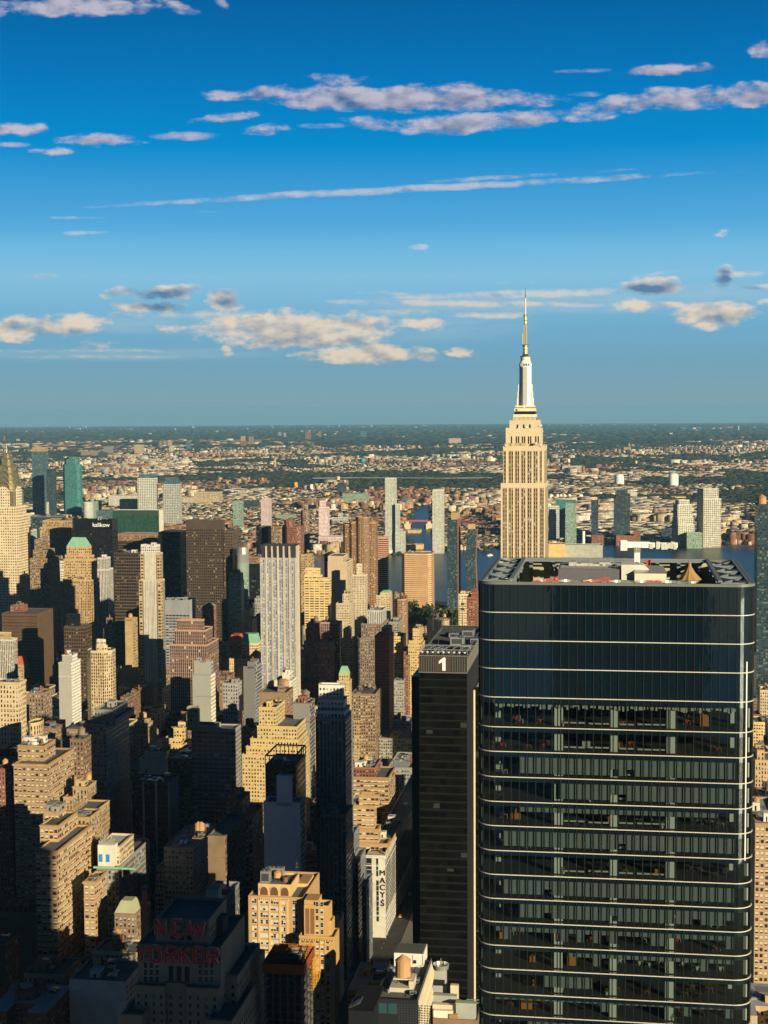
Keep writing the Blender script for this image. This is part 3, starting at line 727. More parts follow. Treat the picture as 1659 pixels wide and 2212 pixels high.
def in_water(X, Y):
    # rough test: nearer than the far bank
    lim = np.interp(X/Y, [p.x/p.y for p in sh], [p.y for p in sh]) + 25
    w = Y < lim
    uu = X/Y; 
    poly = [(p.x, p.y) for p in cl + crr[::-1]]
    ins = np.zeros(len(X), bool); j = len(poly)-1
    for i in range(len(poly)):
        xi, yi = poly[i]; xj, yj = poly[j]
        c = ((yi > Y) != (yj > Y)) & (X < (xj-xi)*(Y-yi)/(yj-yi+1e-9)+xi); ins ^= c; j = i
    return w | ins
def veg_field(X, Y):
    n = fbm(X/900.0+50, Y/1500.0+20, 11)
    f = n + .16*(vnoise(X/160.0, Y/260.0, 5) - .5)
    # named green belts: (u0,u1,y0,y1)
    d = np.zeros_like(X)
    for (a, b, pa, pb, k) in ((750,900,1040,1065,.25),(905,1062,1040,1056,.45),(1230,1320,1000,1016,.3),(1380,1659,1036,1052,.35),(1250,1560,935,975,.1),(500,1090,925,985,.07),
                              (530,700,1020,1040,.12),(0,1659,921,948,.14)):
        P = 884 + 345*3330.0/Y + (Y/(2*7.4e6))*3330; U = 829.5 + X/Y*3330
        d += k * ((U > a) & (U < b) & (P > pa) & (P < pb))
    # built-up belts
    for (a, b, pa, pb, k) in ((0,420,960,1100,.08),(180,760,1040,1110,.20),(1180,1560,1025,1075,.14),(1150,1659,1090,1175,.06),(640,1080,1060,1190,.12),(280,560,950,975,.12)):
        P = 884 + 345*3330.0/Y + (Y/(2*7.4e6))*3330; U = 829.5 + X/Y*3330
        d -= k * ((U > a) & (U < b) & (P > pa) & (P < pb))
    return f + d
def far_stuff():
    rs = np.random.RandomState(3)
    N = 62000
    py = rs.uniform(948, 1205, N); Y = 345*3330.0/(py-884); X = (rs.uniform(-60, 1720, N)-829.5)/3330*Y
    N2 = 9000
    Y2 = np.exp(rs.uniform(math.log(14500), math.log(46000), N2)); X2 = rs.uniform(-.27, .27, N2)*Y2
    X = np.concatenate([X, X2]); Y = np.concatenate([Y, Y2])
    ok = ~in_water(X, Y); X, Y = X[ok], Y[ok]
    vf = veg_field(X, Y)
    thr = np.where(Y > 14500, .43, .535)
    house = vf < thr
    # ---- houses
    hx, hy = X[house], Y[house]; n = len(hx)
    far = hy > 14500
    keep = ~far | (rs.rand(n) < .33); hx, hy, far = hx[keep], hy[keep], far[keep]; n = len(hx)
    ang = -S_ANG + np.floor(vnoise(hx/1500, hy/1500, 31)*5)*.32 - .6
    w = rs.gamma(3.0, 3.1, n) + 5; d = rs.gamma(3.0, 3.0, n) + 5; h = rs.uniform(7, 13, n)
    ind = fbm(hx/700+9, hy/900, 77) + .10*((hy < 5600) & (hy > 3900)); big = (ind > .60) & (rs.rand(n) < .55) & ~far
    w = np.where(big, w*2.0+8, w); d = np.where(big, d*1.7+9, d); h = np.where(big, rs.uniform(8, 15, n), h)
    apt = (fbm(hx/500+3, hy/800+8, 99) > .60) & (rs.rand(n) < .35); h = np.where(apt, rs.uniform(16, 34, n), h); w = np.where(apt, w*1.4, w)
    w = np.where(far, w*4.0, w); d = np.where(far, d*3, d); h = np.where(far, rs.uniform(10, 26, n), h)
    ca, sa = np.cos(ang), np.sin(ang)
    z0 = -(hx**2+hy**2)/(2*7.4e6)
    V = np.zeros((n, 8, 3)); sg = [(-1,-1),(1,-1),(1,1),(-1,1)]
    for i, (a, b) in enumerate(sg):
        lx, ly = a*w/2, b*d/2
        V[:, i, 0] = V[:, i+4, 0] = hx + lx*ca - ly*sa; V[:, i, 1] = V[:, i+4, 1] = hy + lx*sa + ly*ca
        V[:, i, 2] = z0 - 1; V[:, i+4, 2] = z0 + h
    q = np.array([(0,1,5,4),(1,2,6,5),(2,3,7,6),(3,0,4,7),(4,5,6,7)])
    F = (np.arange(n)[:, None, None]*8 + q[None]).reshape(-1, 4)
    wi = rs.randint(0, len(WALLS), n); nb_ = vnoise(hx/350, hy/600, 61)
    wi = np.where(nb_ < .34, rs.choice([2,3,5,6,9], n), wi); wi = np.where((nb_ > .66) | big, rs.choice([0,1,4,8,7], n), wi)
    wcol = WALLS[wi] * rs.uniform(.45, .95, (n, 1)); rcol = ROOFS[rs.randint(0, len(ROOFS), n)] * rs.uniform(.7, 1.15, (n, 1))
    rcol = np.where((big & (rs.rand(n) < .6))[:, None], np.array([(.62,.57,.48)]), rcol)
    C = np.repeat(wcol[:, None], 5, 1); C[:, 4] = rcol
    acc = rs.rand(n) < .012
    C[acc, :4] = np.array([(.06,.30,.34),(.65,.30,.08),(.08,.18,.42),(.62,.12,.07)])[rs.randint(0, 4, acc.sum())][:, None]
    col_mesh('distant_houses', V.reshape(-1, 3), F, C.reshape(-1, 3), attr_mat('distant_paint', .85, .09), 'cream, tan and brick low houses spread to the horizon beyond the river')
    # ---- tree clumps
    tr = ~house | (np.random.RandomState(8).rand(len(X)) < np.where(Y < 9000, .46, .3))
    tx, ty = X[tr], Y[tr]; n = len(tx)
    j = rs.rand(n); tx = tx + rs.normal(0, 14, n); ty = ty + rs.normal(0, 25, n)
    R = rs.uniform(7, 15, n) * np.where(ty > 14500, 4.5, np.clip(ty/5200, .8, 2.0)); H = rs.uniform(9, 15, n) * np.where(ty > 14500, 1.6, 1)
    phi = (1+5**.5)/2
    iv = np.array([(-1,phi,0),(1,phi,0),(-1,-phi,0),(1,-phi,0),(0,-1,phi),(0,1,phi),(0,-1,-phi),(0,1,-phi),(phi,0,-1),(phi,0,1),(-phi,0,-1),(-phi,0,1)])/math.sqrt(1+phi*phi)
    fi = np.array([(0,11,5),(0,5,1),(0,1,7),(0,7,10),(0,10,11),(1,5,9),(5,11,4),(11,10,2),(10,7,6),(7,1,8),(3,9,4),(3,4,2),(3,2,6),(3,6,8),(3,8,9),(4,9,5),(2,4,11),(6,2,10),(8,6,7),(9,8,1)])
    Vt = iv[None] * (1 + rs.uniform(-.38, .38, (n, 12, 1))) * np.stack([R*rs.uniform(.8,1.7,n), R, H*.62], 1)[:, None]
    z0 = -(tx**2+ty**2)/(2*7.4e6)
    Vt += np.stack([tx, ty, z0 + H*.35], 1)[:, None]
    F = (np.arange(n)[:, None, None]*12 + fi[None]).reshape(-1, 3)
    g = np.array([(.030,.041,.026),(.038,.048,.028),(.021,.032,.024),(.046,.052,.030)])[rs.randint(0, 4, n)] * rs.uniform(.7, 1.25, (n, 1))
    col_mesh('distant_trees', Vt.reshape(-1, 3), F, np.repeat(g[:, None], 20, 1).reshape(-1, 3), attr_mat('distant_foliage', .95, .16), 'dark green tree cover between the distant houses across the river')
far_stuff()

# ---- individual trees (leaf-sized faces through the crown volume)
def tree_mesh(seed, leafm):
    rs = random.Random(seed); b = MB()
    b.cyl(0,0,0,.45,.035,.02,7)
    for k in range(5):
        a = k*1.3+rs.random(); b.bar((0,0,.22+.05*k),(math.cos(a)*.28,math.sin(a)*.28,.5+.06*k),.018)
    trunk = b.mesh('trunk', [M_BARK])
    b = MB()
    lobes = [(rs.uniform(-.26,.26), rs.uniform(-.26,.26), rs.uniform(.48,.82), rs.uniform(.16,.27)) for _ in range(11)]
    for i in range(900):
        cx, cy, cz, r = rs.choice(lobes); v = Vector((rs.gauss(0,1), rs.gauss(0,1), rs.gauss(0,1))).normalized() * r * rs.uniform(.55, 1.08)
        p = Vector((cx, cy, cz)) + v; s = rs.uniform(.022, .045)
        a = Vector((rs.gauss(0,1), rs.gauss(0,1), rs.gauss(0,.6))).normalized(); c = a.orthogonal().normalized()
        b.face([p - a*s - c*s, p + a*s - c*s, p + a*s + c*s, p - a*s + c*s])
    return trunk, b.mesh('crown', [leafm])
TREES = [tree_mesh(1, M_LEAF), tree_mesh(2, M_LEAF2), tree_mesh(3, M_LEAF)]
def tree(dx, dy, s, size, label, kind=0, wide=1.2, group='trees along the far shore park'):
    """dy: picture row of the crown top"""
    t, z = at_s(dx, dy, s); p = st(s, t); cz = curve_z(*p)
    h = max(6, z - cz) if size is None else size
    r = root('tree', p.x, p.y, (z - h) if size is not None and False else cz, random.uniform(0, 6)); tag(r, label, 'tree', group)
    tm, cm = TREES[kind]; link_copy(tm, 'trunk', r, (0,0,0), (h*wide, h*wide, h)); link_copy(cm, 'crown', r, (0,0,0), (h*wide, h*wide, h))
    return r
def rect_(x0,x1,y0,y1): return [(x0,y0),(x1,y0),(x1,y1),(x0,y1)]
# ---------------------------------------------------------------- far named buildings (across the river), zoom frame coordinates
def F(reg, s0, tiers, mat, label, **k):
    k.setdefault('clutter', 0); k.setdefault('depth', 34)
    if 'base' in k: s0 = gps(reg, (tiers[-1][0]+tiers[-1][1])/2, k.pop('base'))
    return bldg(k.pop('name', 'apartment_tower'), label, reg, s0, tiers, mat, yb=k.pop('yb', None), **k)
F('A1', 4600, [(264,364,290),(262,368,322)], 'blue_glass', 'tall dark blue glass tower with tan cap, right of the steel spire', tmats=['tan','blue_glass'], depth=34, side=378, nick='the dark blue capped tower', inset=.8, yb=850)
F('A1', 4500, [(385,432,470)], 'dark_glass', 'slim dark striped tower just right of the tan capped blue tower', yb=850)
F('A1', 4450, [(385,398,745)], 'white', 'thin white stair tower at the foot of the slim dark tower', depth=8, yb=850)
F('A1', 4560, [(548,622,368),(526,640,385),(514,656,432)], 'teal_glass', 'stepped green glass office tower beyond the river', name='office_tower', chamf=8, side=664, nick='the green glass tower', yb=850)
F('A1', 4300, [(672,752,748)], 'white_slim', 'silver rounded apartment block right of the green glass tower', poly='round', depth=42, yb=870)
F('A1', 4380, [(752,812,735)], 'green_glass', 'pale apartment block behind the silver rounded block', yb=870)
F('A1', 4150, [(800,900,815)], 'blue_glass', 'low blue and white block with terraces near the river', depth=60, yb=880)
F('A1', 4700, [(900,1140,690)], 'white', 'broad white loft building with dark windows beyond the river', base=800, depth=60, yb=800)
F('A1', 4200, [(1150,1268,515),(1140,1278,545)], 'white_grid', 'left of two pale twin apartment towers with glass tops', tmats=['blue_glass','white_grid'], yb=806, nick='the left pale twin tower')
F('A1', 4200, [(1368,1460,540),(1352,1470,570),(1350,1478,595)], 'white_grid', 'right of two pale twin apartment towers with glass tops', tmats=['blue_glass','blue_glass','white_grid'], yb=812)
F('A1', 4350, [(990,1135,720)], 'green_glass', 'pale balconied block in front of the broad white loft', depth=30, yb=808)
F('A1', 6200, [(860,925,285)], 'grey', 'pale grey office block beside the long red roofed hall', base=350, depth=50)
F('A1', 6100, [(812,878,330)], 'dark_glass', 'dark cube block left of the pale grey office block', base=375, depth=50)
F('A1', 6150, [(1115,1175,268)], 'tan', 'tan and glass hospital block far beyond the river', base=350, depth=60)
F('A1', 5900, [(895,1140,350)], 'cream', 'long cream hall under a bright red roof stripe', base=372, name='exhibition_hall', depth=70, roofm=M_RED, clutter=0)
F('A1', 5300, [(995,1060,430),(1060,1200,425)], 'brick', 'long brown brick housing slab beyond the rail yard', base=482, depth=24)
F('A1', 5350, [(790,950,435)], 'brick', 'brick housing slab with dark bays left of the long slab', base=482, depth=24)
F('A1', 6700, [(670,820,318)], 'umber', 'wide brown apartment block on the far ridge', base=365, depth=30)
F('A1', 8200, [(1320,1345,235)], 'umber', 'leftmost of three thin towers on the far ridge', base=290, depth=24)
F('A1', 8200, [(1352,1378,232)], 'umber', 'middle of three thin towers on the far ridge', base=290, depth=24)
F('A1', 8200, [(1390,1422,228)], 'tan', 'rightmost of three thin towers on the far ridge', base=288, depth=24)
F('A1', 7900, [(1405,1440,280)], 'cream', 'cream slab in front of the three thin ridge towers', base=330, depth=24)
F('A1', 8600, [(1545,1575,240)], 'blue_glass', 'dark glass tower with green edge on the far ridge', base=305, depth=24)
F('A1', 9000, [(25,46,195)], 'brick', 'lone brick tower left of the steel spire near the horizon', base=246, depth=24)
F('A1', 9000, [(135,158,220)], 'cream', 'lone cream tower right of the steel spire near the horizon', base=250, depth=24)
F('A2', 4600, [(480,550,735)], 'green_glass', 'thin pale green glass tower beyond the dark bronze block', base=1050, depth=24, yb=1050, nick='the thin pale green tower')
F('A2', 4300, [(725,770,710),(712,785,722)], 'pink_white', 'rust and tan balcony tower with a red roof', depth=26, yb=940, bulk='brick')
F('A2', 3700, [(1200,1240,735),(1192,1266,785)], 'pink_white', 'tall pale pink gridded tower on the far bank', depth=26, yb=1030, nick='the pale pink tower')
F('A2', 3660, [(1190,1383,1030)], 'pink_white', 'low pale pink gridded base block on the far bank', depth=40, yb=1150)
F('A2', 5000, [(155,360,660)], 'factory', 'cream factory loft with tall window bays beyond the river', base=770, name='factory', depth=60, yb=740)
F('A2', 4950, [(25,165,705)], 'factory', 'lower cream factory wing left of the cream loft', base=770, name='factory', depth=50, yb=770)
F('A2', 5100, [(25,215,640)], 'factory', 'long cream factory with red door bays behind the lofts', base=700, name='factory', depth=60)
F('A2', 5200, [(520,620,655)], 'white', 'blank white warehouse shed beyond the river', base=684, name='warehouse', depth=60, blank=(0,1,2,3))
F('A2', 5200, [(775,1000,690)], 'white', 'white warehouse with an orange roof stripe', base=712, name='warehouse', depth=50, blank=(0,1,2,3), roofm=M_ORANGE)
F('A2', 4800, [(585,680,735)], 'dark_glass', 'dark office block beside the white warehouse', base=810, depth=40)
F('A2', 4500, [(830,985,850)], 'green_glass', 'pale green and white low block by the expressway', base=905, depth=40)
F('A2', 4050, [(1300,1420,870),(1355,1375,840)][::-1], 'white_grid', 'white block with square black windows on the far bank', base=935, depth=40)
F('A2', 5200, [(1345,1412,585)], 'dark_glass', 'dark glass slab near the cemetery beyond the river', base=705, depth=30)
F('A2', 5000, [(1390,1585,675)], 'green_glass', 'pale green glass mill building beyond the creek', base=785, depth=50)
F('A2', 5100, [(1590,1635,640)], 'brick', 'red brick block right of the green glass mill building', base=705, depth=40)
F('A2', 7800, [(1080,1125,158)], 'brick', 'widest brown tower in the far apartment cluster', base=230, depth=30)
F('A2', 8200, [(545,580,195)], 'tan', 'tan tower in the middle far cluster', base=290, depth=26)
F('A2', 8300, [(610,650,200)], 'umber', 'grey brown tower right of the tan middle tower', base=275, depth=26)
F('A2', 8000, [(545,585,238)], 'brick', 'pink brick block in front of the tan middle tower', base=290, depth=26)
F('A2', 9500, [(855,880,160)], 'grey', 'pale grey tower in the far apartment cluster', base=200, depth=26)
F('A2', 9500, [(900,918,168)], 'grey', 'small pale tower right of the pale grey tower', base=205, depth=26)
F('A2', 9000, [(1185,1210,155)], 'brick', 'lone brown tower right of the far apartment cluster', base=205, depth=26)
F('A2', 10000, [(1540,1562,155)], 'blue_glass', 'left blue grey slab far on the horizon plain', base=210, depth=26)
F('A2', 10000, [(1566,1586,158)], 'blue_glass', 'right blue grey slab far on the horizon plain', base=210, depth=26)
F('A2', 6000, [(825,836,380)], 'yellow', 'thin orange chimney stack standing far beyond the river', base=470, name='chimney_stack', cat='chimney', depth=5, blank=(0,1,2,3))
F('A3', 3650, [(290,375,545)], 'white_slim', 'left of two tall slim white towers on the far bank', nick='the left slim white tower', depth=26, yb=1130, blank=())
F('A3', 3640, [(375,405,760),(375,450,990)], 'white_slim', 'stepped white annex beside the left slim white tower', depth=26, yb=1130, inset=.5)
F('A3', 3650, [(683,772,642)], 'white_slim', 'right of two tall slim white towers on the far bank', nick='the right slim white tower', depth=26, yb=1145)
F('A3', 3720, [(450,600,1100),(520,598,1095)][::-1], 'yellow', 'low orange block between the two slim white towers', base=1140, depth=30, blank=(0,1,2,3), yb=1140)
F('A3', 4100, [(480,580,975)], 'yellow', 'low yellow warehouse beside the creek bridge', base=1005, name='warehouse', depth=40, blank=(0,1,2,3))
F('A3', 4700, [(850,1025,770)], 'green_curtain', 'dark green and grey plant hall behind the creek', base=840, name='warehouse', depth=60)
F('A3', 8200, [(820,920,215)], 'pink_white', 'wide pink brown slab alone among the far trees', base=265, depth=24)
F('A3', 10500, [(88,132,155)], 'blue_glass', 'wide blue grey slab on the horizon plain', base=210, depth=30)
F('A3', 4350, [(1120,1205,985)], 'brick', 'brown brick factory right of the bent copper tower', base=1045, name='factory', depth=40)
F('A3', 4800, [(1080,1235,650)], 'white', 'long pale storage shed left of the tallest tower', base=672, name='warehouse', depth=40, blank=(0,1,2,3))
F('A4', 3980, [(163,232,640)], 'pink_grid', 'rust framed tower just right of the tallest tower', tmats=['white_grid'], yb=865, depth=30)
F('A4', 4050, [(210,345,598)], 'teal_glass', 'grey green slab behind the pale framed shore tower', yb=865, depth=24)
F('A4', 3900, [(277,350,622),(275,350,655)], 'green_glass', 'pale framed shore tower with a glass top', yb=845, depth=26, inset=.5)
F('A4', 3950, [(452,500,602)], 'dark_glass', 'thin black shore tower', yb=865, depth=34)
F('A4', 3930, [(625,700,530),(605,718,582)], 'dark_glass', 'widest dark grey gridded shore tower', yb=840, depth=34, inset=.8)
F('A4', 3900, [(622,745,840)], 'brick', 'brick podium at the foot of the widest dark shore tower', depth=60, yb=868)
F('A4', 3905, [(745,788,812)], 'brick', 'plain brick annex right of the brick podium', depth=30, yb=868)
F('A4', 3900, [(455,538,838)], 'brick', 'low brick base around the thin black shore tower', depth=60, yb=868)
bt = F('A4', 3870, [(1035,1118,596),(1022,1132,628),(1020,1145,716),(1018,1147,765)], 'white_grid', 'stepped white gridded tower, lower of the shore pair', yb=870, depth=34, inset=3, rz=-S_ANG+.45)
F('A4', 3870, [(1190,1308,518),(1190,1328,588)], 'white_grid', 'tall white gridded tower, taller of the shore pair', yb=885, depth=34, inset=.6, rz=-S_ANG+.45, nick='the taller white gridded shore tower')
F('A4', 3840, [(1105,1212,822)], 'green_glass', 'low pale glass block between the two white gridded towers', depth=26, yb=868)
F('A4', 4300, [(1420,1465,700)], 'white', 'small white apartment slab near the right shore', base=777, depth=20, yb=780)
F('A4', 5000, [(1000,1100,575)], 'yellow', 'tan warehouse behind the stepped white tower', base=600, name='warehouse', depth=40, blank=(0,1,2,3))
F('A4', 5400, [(720,765,545)], 'white', 'white block behind the widest dark shore tower', base=590, depth=40)
F('A4', 6200, [(875,945,487)], 'blue_glass', 'bright blue shed among the far houses', base=506, name='warehouse', depth=40, blank=(0,1,2,3))
F('A4', 7600, [(1190,1270,365)], 'brick', 'red brick hospital beyond the storage tanks', base=389, depth=40)
F('A4', 6900, [(720,810,390)], 'umber', 'brown shed between the two big white tanks', base=416, name='warehouse', depth=60, blank=(0,1,2,3))
F('A4', 7200, [(255,395,365)], 'white', 'long white depot with corner towers', base=401, name='warehouse', depth=60)
F('A4', 6800, [(345,490,425)], 'white', 'grey white depot shed right of the tallest tower', base=452, name='warehouse', depth=60, blank=(0,1,2,3))
F('A4', 9500, [(675,722,238)], 'tan', 'small tan cluster far behind the left white tank', base=262, depth=30)
F('A4', 14000, [(988,1008,140)], 'white', 'lone white cube far on the right plain', base=156, depth=60)
F('A4', 16000, [(1456,1463,92)], 'white', 'lone thin tower on the right horizon', base=122, depth=40)
F('A4', 4050, [(935,1015,800)], 'dark_glass', 'dark low block left of the stepped white tower', depth=40, yb=860)
F('A4', 4150, [(1640,1690,600)], 'umber', 'brown block at the right edge across the river', base=640, depth=40, yb=860)
# chimneys and water towers near the horizon
def far_tank(reg, x, y0, y1, wpx, s, label, group, mat=M_WPAINT, sphere=False):
    a, dy0 = disp(reg, x, y0); _, dy1 = disp(reg, x, y1)
    if sphere: s = gps(reg, x, y0+20)
    t, z1 = at_s(a, dy0, s); _, z0 = at_s(a, dy1, s); p = st(s, t); w = wpx*REG[reg][2]/1.8517/FPX*s
    cz = curve_z(*p)
    r = root('storage_tank' if not sphere else 'water_tower', p.x, p.y, cz); tag(r, label, 'tank' if not sphere else 'water tower', group)
    h = z1 - cz
    b = MB()
    if sphere:
        b.cyl(0,0,h*.55,h*.72,w*.2,w*.5,12); b.cyl(0,0,h*.72,h*.88,w*.5,w*.5,12); b.cyl(0,0,h*.88,h,w*.5,w*.15,12); b.obj('bowl',[mat],r)
        b = MB(); b.cyl(0,0,0,h*.56,w*.12,w*.12,8); b.obj('stem',[mat],r)
    else:
        b.cyl(0,0,0,h*.80,w/2,w/2,28,cap=False); b.obj('shell',[mat],r)
        b = MB(); b.cyl(0,0,h*.80,h*.93,w/2,w*.38,28,cap=False); b.cyl(0,0,h*.93,h,w*.38,w*.10,28); b.obj('domed_roof',[mat],r)
far_tank('A4', 644, 418, 470, 62, 7000, 'left of two big white gas storage tanks beyond the river', 'big white storage tanks')
far_tank('A4', 1013, 413, 480, 67, 6900, 'right and larger of two big white gas storage tanks', 'big white storage tanks')
for i, (x, w) in enumerate([(178, 34), (222, 22), (245, 22), (270, 22), (305, 24), (380, 34)]):
    far_tank('A4', x, 556, 580, w, 5600, ['white fuel tank nearest the tallest tower','first of three white tanks in a tight row','middle of three white tanks in a tight row','last of three white tanks in a tight row','lone small white tank right of the tight row','wide flat white tank farthest from the tallest tower'][i], 'white fuel tanks beyond the river')
for i, (reg, x, y0, s, lab) in enumerate([('A1',578,117,21000,'pale water tower on the horizon above the green glass tower'),('A1',665,130,19000,'thin water tower right of the horizon one above the green tower'),
    ('A1',712,112,22000,'second thin water tower on the left horizon'),('A2',603,127,18000,'white bulbous water tower above the middle far cluster'),('A2',804,105,24000,'small white water tower above the far highway'),
    ('A2',147,115,23000,'white water tower above the dark bronze block'),('A2',1362,103,24000,'pale water tower above the brown balcony tower'),('A3',176,102,24000,'pale water tower left of the slim white towers'),
    ('A2',1628,103,24500,'pale water tower above the far blue slabs'),('A1',1455,132,20000,'small water tower above the pale twin towers')]):
    far_tank(reg, x, y0, y0+25, 11, s, lab, 'water towers near the horizon', sphere=True)

# creek bridge, pier frame, ferry, shore trees, elevated road
def creek_bridge():
    r = root('creek_bridge', *gp(930, 1143)); tag(r, 'low red and white drawbridge across the creek beyond the slim white towers', 'bridge')
    inv = r.matrix_world
    o = ribbon('bridge_deck', [(803,1132),(850,1132.5),(925,1132.5),(1000,1136),(1062,1140)], 16, 13, pmat('bridge_red', (.34,.09,.07)), parent=None, thick=3)
    loc = Vector(r.location)
    bpy.context.view_layer.update()
    o['kind'] = 'part'; del o['kind']
    o.parent = r; o.matrix_parent_inverse = r.matrix_world.inverted()
    for x in (880, 927):
        p = gp(x, 1143); b = MB(); b.box(-9,9,-7,7,0,16); b.box(-5,5,-5,5,16,22); q = b.obj('bridge_pier', [pmat('bridge_stone', (.55,.45,.30))])
        q.location = (p.x, p.y, 0); q.parent = r; q.matrix_parent_inverse = r.matrix_world.inverted()
creek_bridge()
ribbon('elevated_highway', [(1188,1036),(1220,1038),(1260,1041),(1300,1044),(1345,1043),(1400,1047)], 26, 14, M_ROAD, kind=None, label='elevated grey highway on piers below the two white storage tanks', cat='highway', thick=3)
ribbon('elevated_highway', [(675,1037),(760,1036),(850,1036),(960,1037),(1062,1036)], 26, 14, M_ROAD, kind=None, label='elevated grey highway crossing behind the slim white towers', cat='highway', thick=3)
def pier_frame():
    (x0, y0), (x1, _) = disp('A4', 885, 898), disp('A4', 1240, 898)
    a, b_ = gp(x0, 1178), gp(x1, 1178); p = (a+b_)/2; L = (b_-a).length
    r = root('footbridge', p.x, p.y, 0, math.atan2((b_-a).y, (b_-a).x)); tag(r, 'white arched truss footbridge on the far river bank', 'bridge')
    b = MB(); n = 14; top = lambda f: 12 + 14*math.sin(math.pi*min(1, f*1.0))
    for i in range(n):
        f0, f1 = i/n, (i+1)/n
        for yy in (-4, 4):
            b.bar((-L/2+L*f0, yy, top(f0)), (-L/2+L*f1, yy, top(f1)), 1.6); b.bar((-L/2+L*f0, yy, 7), (-L/2+L*f0, yy, top(f0)), .9)
            b.bar((-L/2+L*f0, yy, 7), (-L/2+L*f1, yy, top(f1)), .8)
    b.obj('truss', [M_WPAINT], r)
    b = MB(); b.box(-L/2, L/2, -4, 4, 5.5, 7); b.obj('deck', [M_WPAINT], r)
    for f in (-.45, -.15, .15, .45):
        b = MB(); b.box(L*f-1.5, L*f+1.5, -3, 3, -1, 5.5); b.obj('pier', [M_WPAINT], r)
pier_frame()
def boat(dx, dy, L, label, heading=0.2):
    p = gp(dx, dy); r = root('ferry_boat', p.x, p.y, .5, heading); tag(r, label, 'boat')
    b = MB(); pts = [(-L/2,-L*.11),(L*.3,-L*.13),(L/2,0),(L*.3,L*.13),(-L/2,L*.11)]
    b.prism(pts, 0, L*.07, topcap=0, margin=-99, blank=(0,1,2,3,4), blankmi=0); b.obj('hull', [M_WPAINT], r)
    b = MB(); b.box(-L*.4, L*.2, -L*.09, L*.09, L*.07, L*.15); b.obj('cabin', [M_WPAINT], r)
    b = MB(); b.box(-L*.38, L*.18, -L*.093, L*.093, L*.095, L*.125); b.obj('cabin_window', [M_DARK], r)
    b = MB(); b.box(-L*.05, L*.12, -L*.06, L*.06, L*.15, L*.2); b.obj('wheelhouse', [M_WPAINT], r)
    b = MB(); b.cyl(-L*.2, 0, L*.15, L*.26, L*.02, L*.02, 8); b.obj('funnel', [M_RED], r)
x, y = disp('A4', 1135, 917); boat(x, y, 34, 'white ferry boat on the river below the taller white gridded tower', .1)
b = MB()
p = gp(*disp('A4', 1230, 921))
for k in range(5):
    for sgn in (-1, 1): b.face([(p.x-40+k*34, p.y+sgn*(k*7+2), .62), (p.x-10+k*34, p.y+sgn*(k*8+3), .62), (p.x-10+k*34, p.y+sgn*(k*8+6+k), .62), (p.x-40+k*34, p.y+sgn*(k*7+5+k), .62)])
tag(b.obj('foam', [pmat('foam', (.5,.55,.58))]), 'white wake foam trailing behind the ferry boat', None, kind='stuff')
x, y = disp('A3', 1162, 1190); boat(x, y, 22, 'small dark workboat on the river beside the tallest tower', .8)
for i, (x, y, k) in enumerate([(790,815,0),(812,822,0),(835,812,0),(858,825,1),(880,815,0),(902,828,0),(925,835,0),(948,838,2),(965,848,1),(1380,835,1),(1440,820,0),(1350,690,1),(1480,740,1)]):
    a, dy = disp('A4', x, y); place = ['leftmost tree of the shore park, beside the plain brick annex','second tree of the shore park from the brick annex','tall third tree of the shore park','dark fourth tree of the shore park','fifth tree in the middle of the shore park','sixth tree of the shore park','seventh tree of the shore park, wide and round','eighth tree of the shore park','rightmost dark tree of the shore park','dark tree right of the taller white gridded tower','green tree near the small white shore slab','dark tree behind the taller white gridded tower','dark tree beside the small white shore slab'][i]
    tree(a, dy, 3915 if x < 1300 else 4200, 17, place, k, 1.5)
for i, (x, y, k) in enumerate([(585,985,1),(612,960,0),(640,950,0),(668,945,1),(600,940,1),(655,975,0),(1010,880,1),(415,1150,1),(372,1165,0),(345,1170,1),(1110,1130,0)]):
    reg = 'A2' if i < 6 else 'A3'; a, dy = disp(reg, x, y)
    tree(a, dy, 3750 if i != 6 else 3900, 24 if i < 6 else 14, ['dark tree lowest in the far island grove','green tree of the far island grove beside the thin pale tower','round green tree in the middle of the far island grove','dark tree right in the far island grove','dark tree highest in the far island grove','green tree in front of the far island grove','dark tree behind the right slim white tower','dark tree at the foot of the left slim white tower','green tree on the bank under the left slim white tower','dark bank tree left of the slim white towers','green bank tree left of the tallest tower'][i], k, 1.5, 'trees on the far bank')
for i, (x, y, k, s) in enumerate([(490,1590,0,2330),(520,1575,1,2340),(620,1580,0,2330),(640,1600,1,2320),(715,1615,0,2250),(745,1600,0,2260),(775,1598,0,2250),(805,1612,0,2250),(880,1618,0,2230),(905,1608,2,2240),(930,1622,0,2230),(955,1628,1,2240),(690,1610,1,2280),(470,1600,1,2340)]):
    a, dy = disp('A3', x, y); t, z = at_s(a, dy, s)
    tree(a, dy, s, None, ['green tree below the tan curved slab at its left','dark tree below the tan curved slab','green tree by the right foot of the tan curved slab','dark tree by the right foot of the tan curved slab','leftmost tree of the bright park clump','second tree of the bright park clump','roundest tree of the bright park clump','rightmost tree of the bright park clump','green tree below the bent copper towers','second tree below the bent copper towers','third tree below the bent copper towers','last dark tree below the bent copper towers','dark tree left of the bright park clump','dark tree at the far left below the tan curved slab'][i], k, .55, 'trees in the riverside park')

# ---------------------------------------------------------------- Manhattan, far to near
def H(name, label, reg, s0, tiers, mat, **k): return bldg(name, label, reg, s0, tiers, mat, **k)
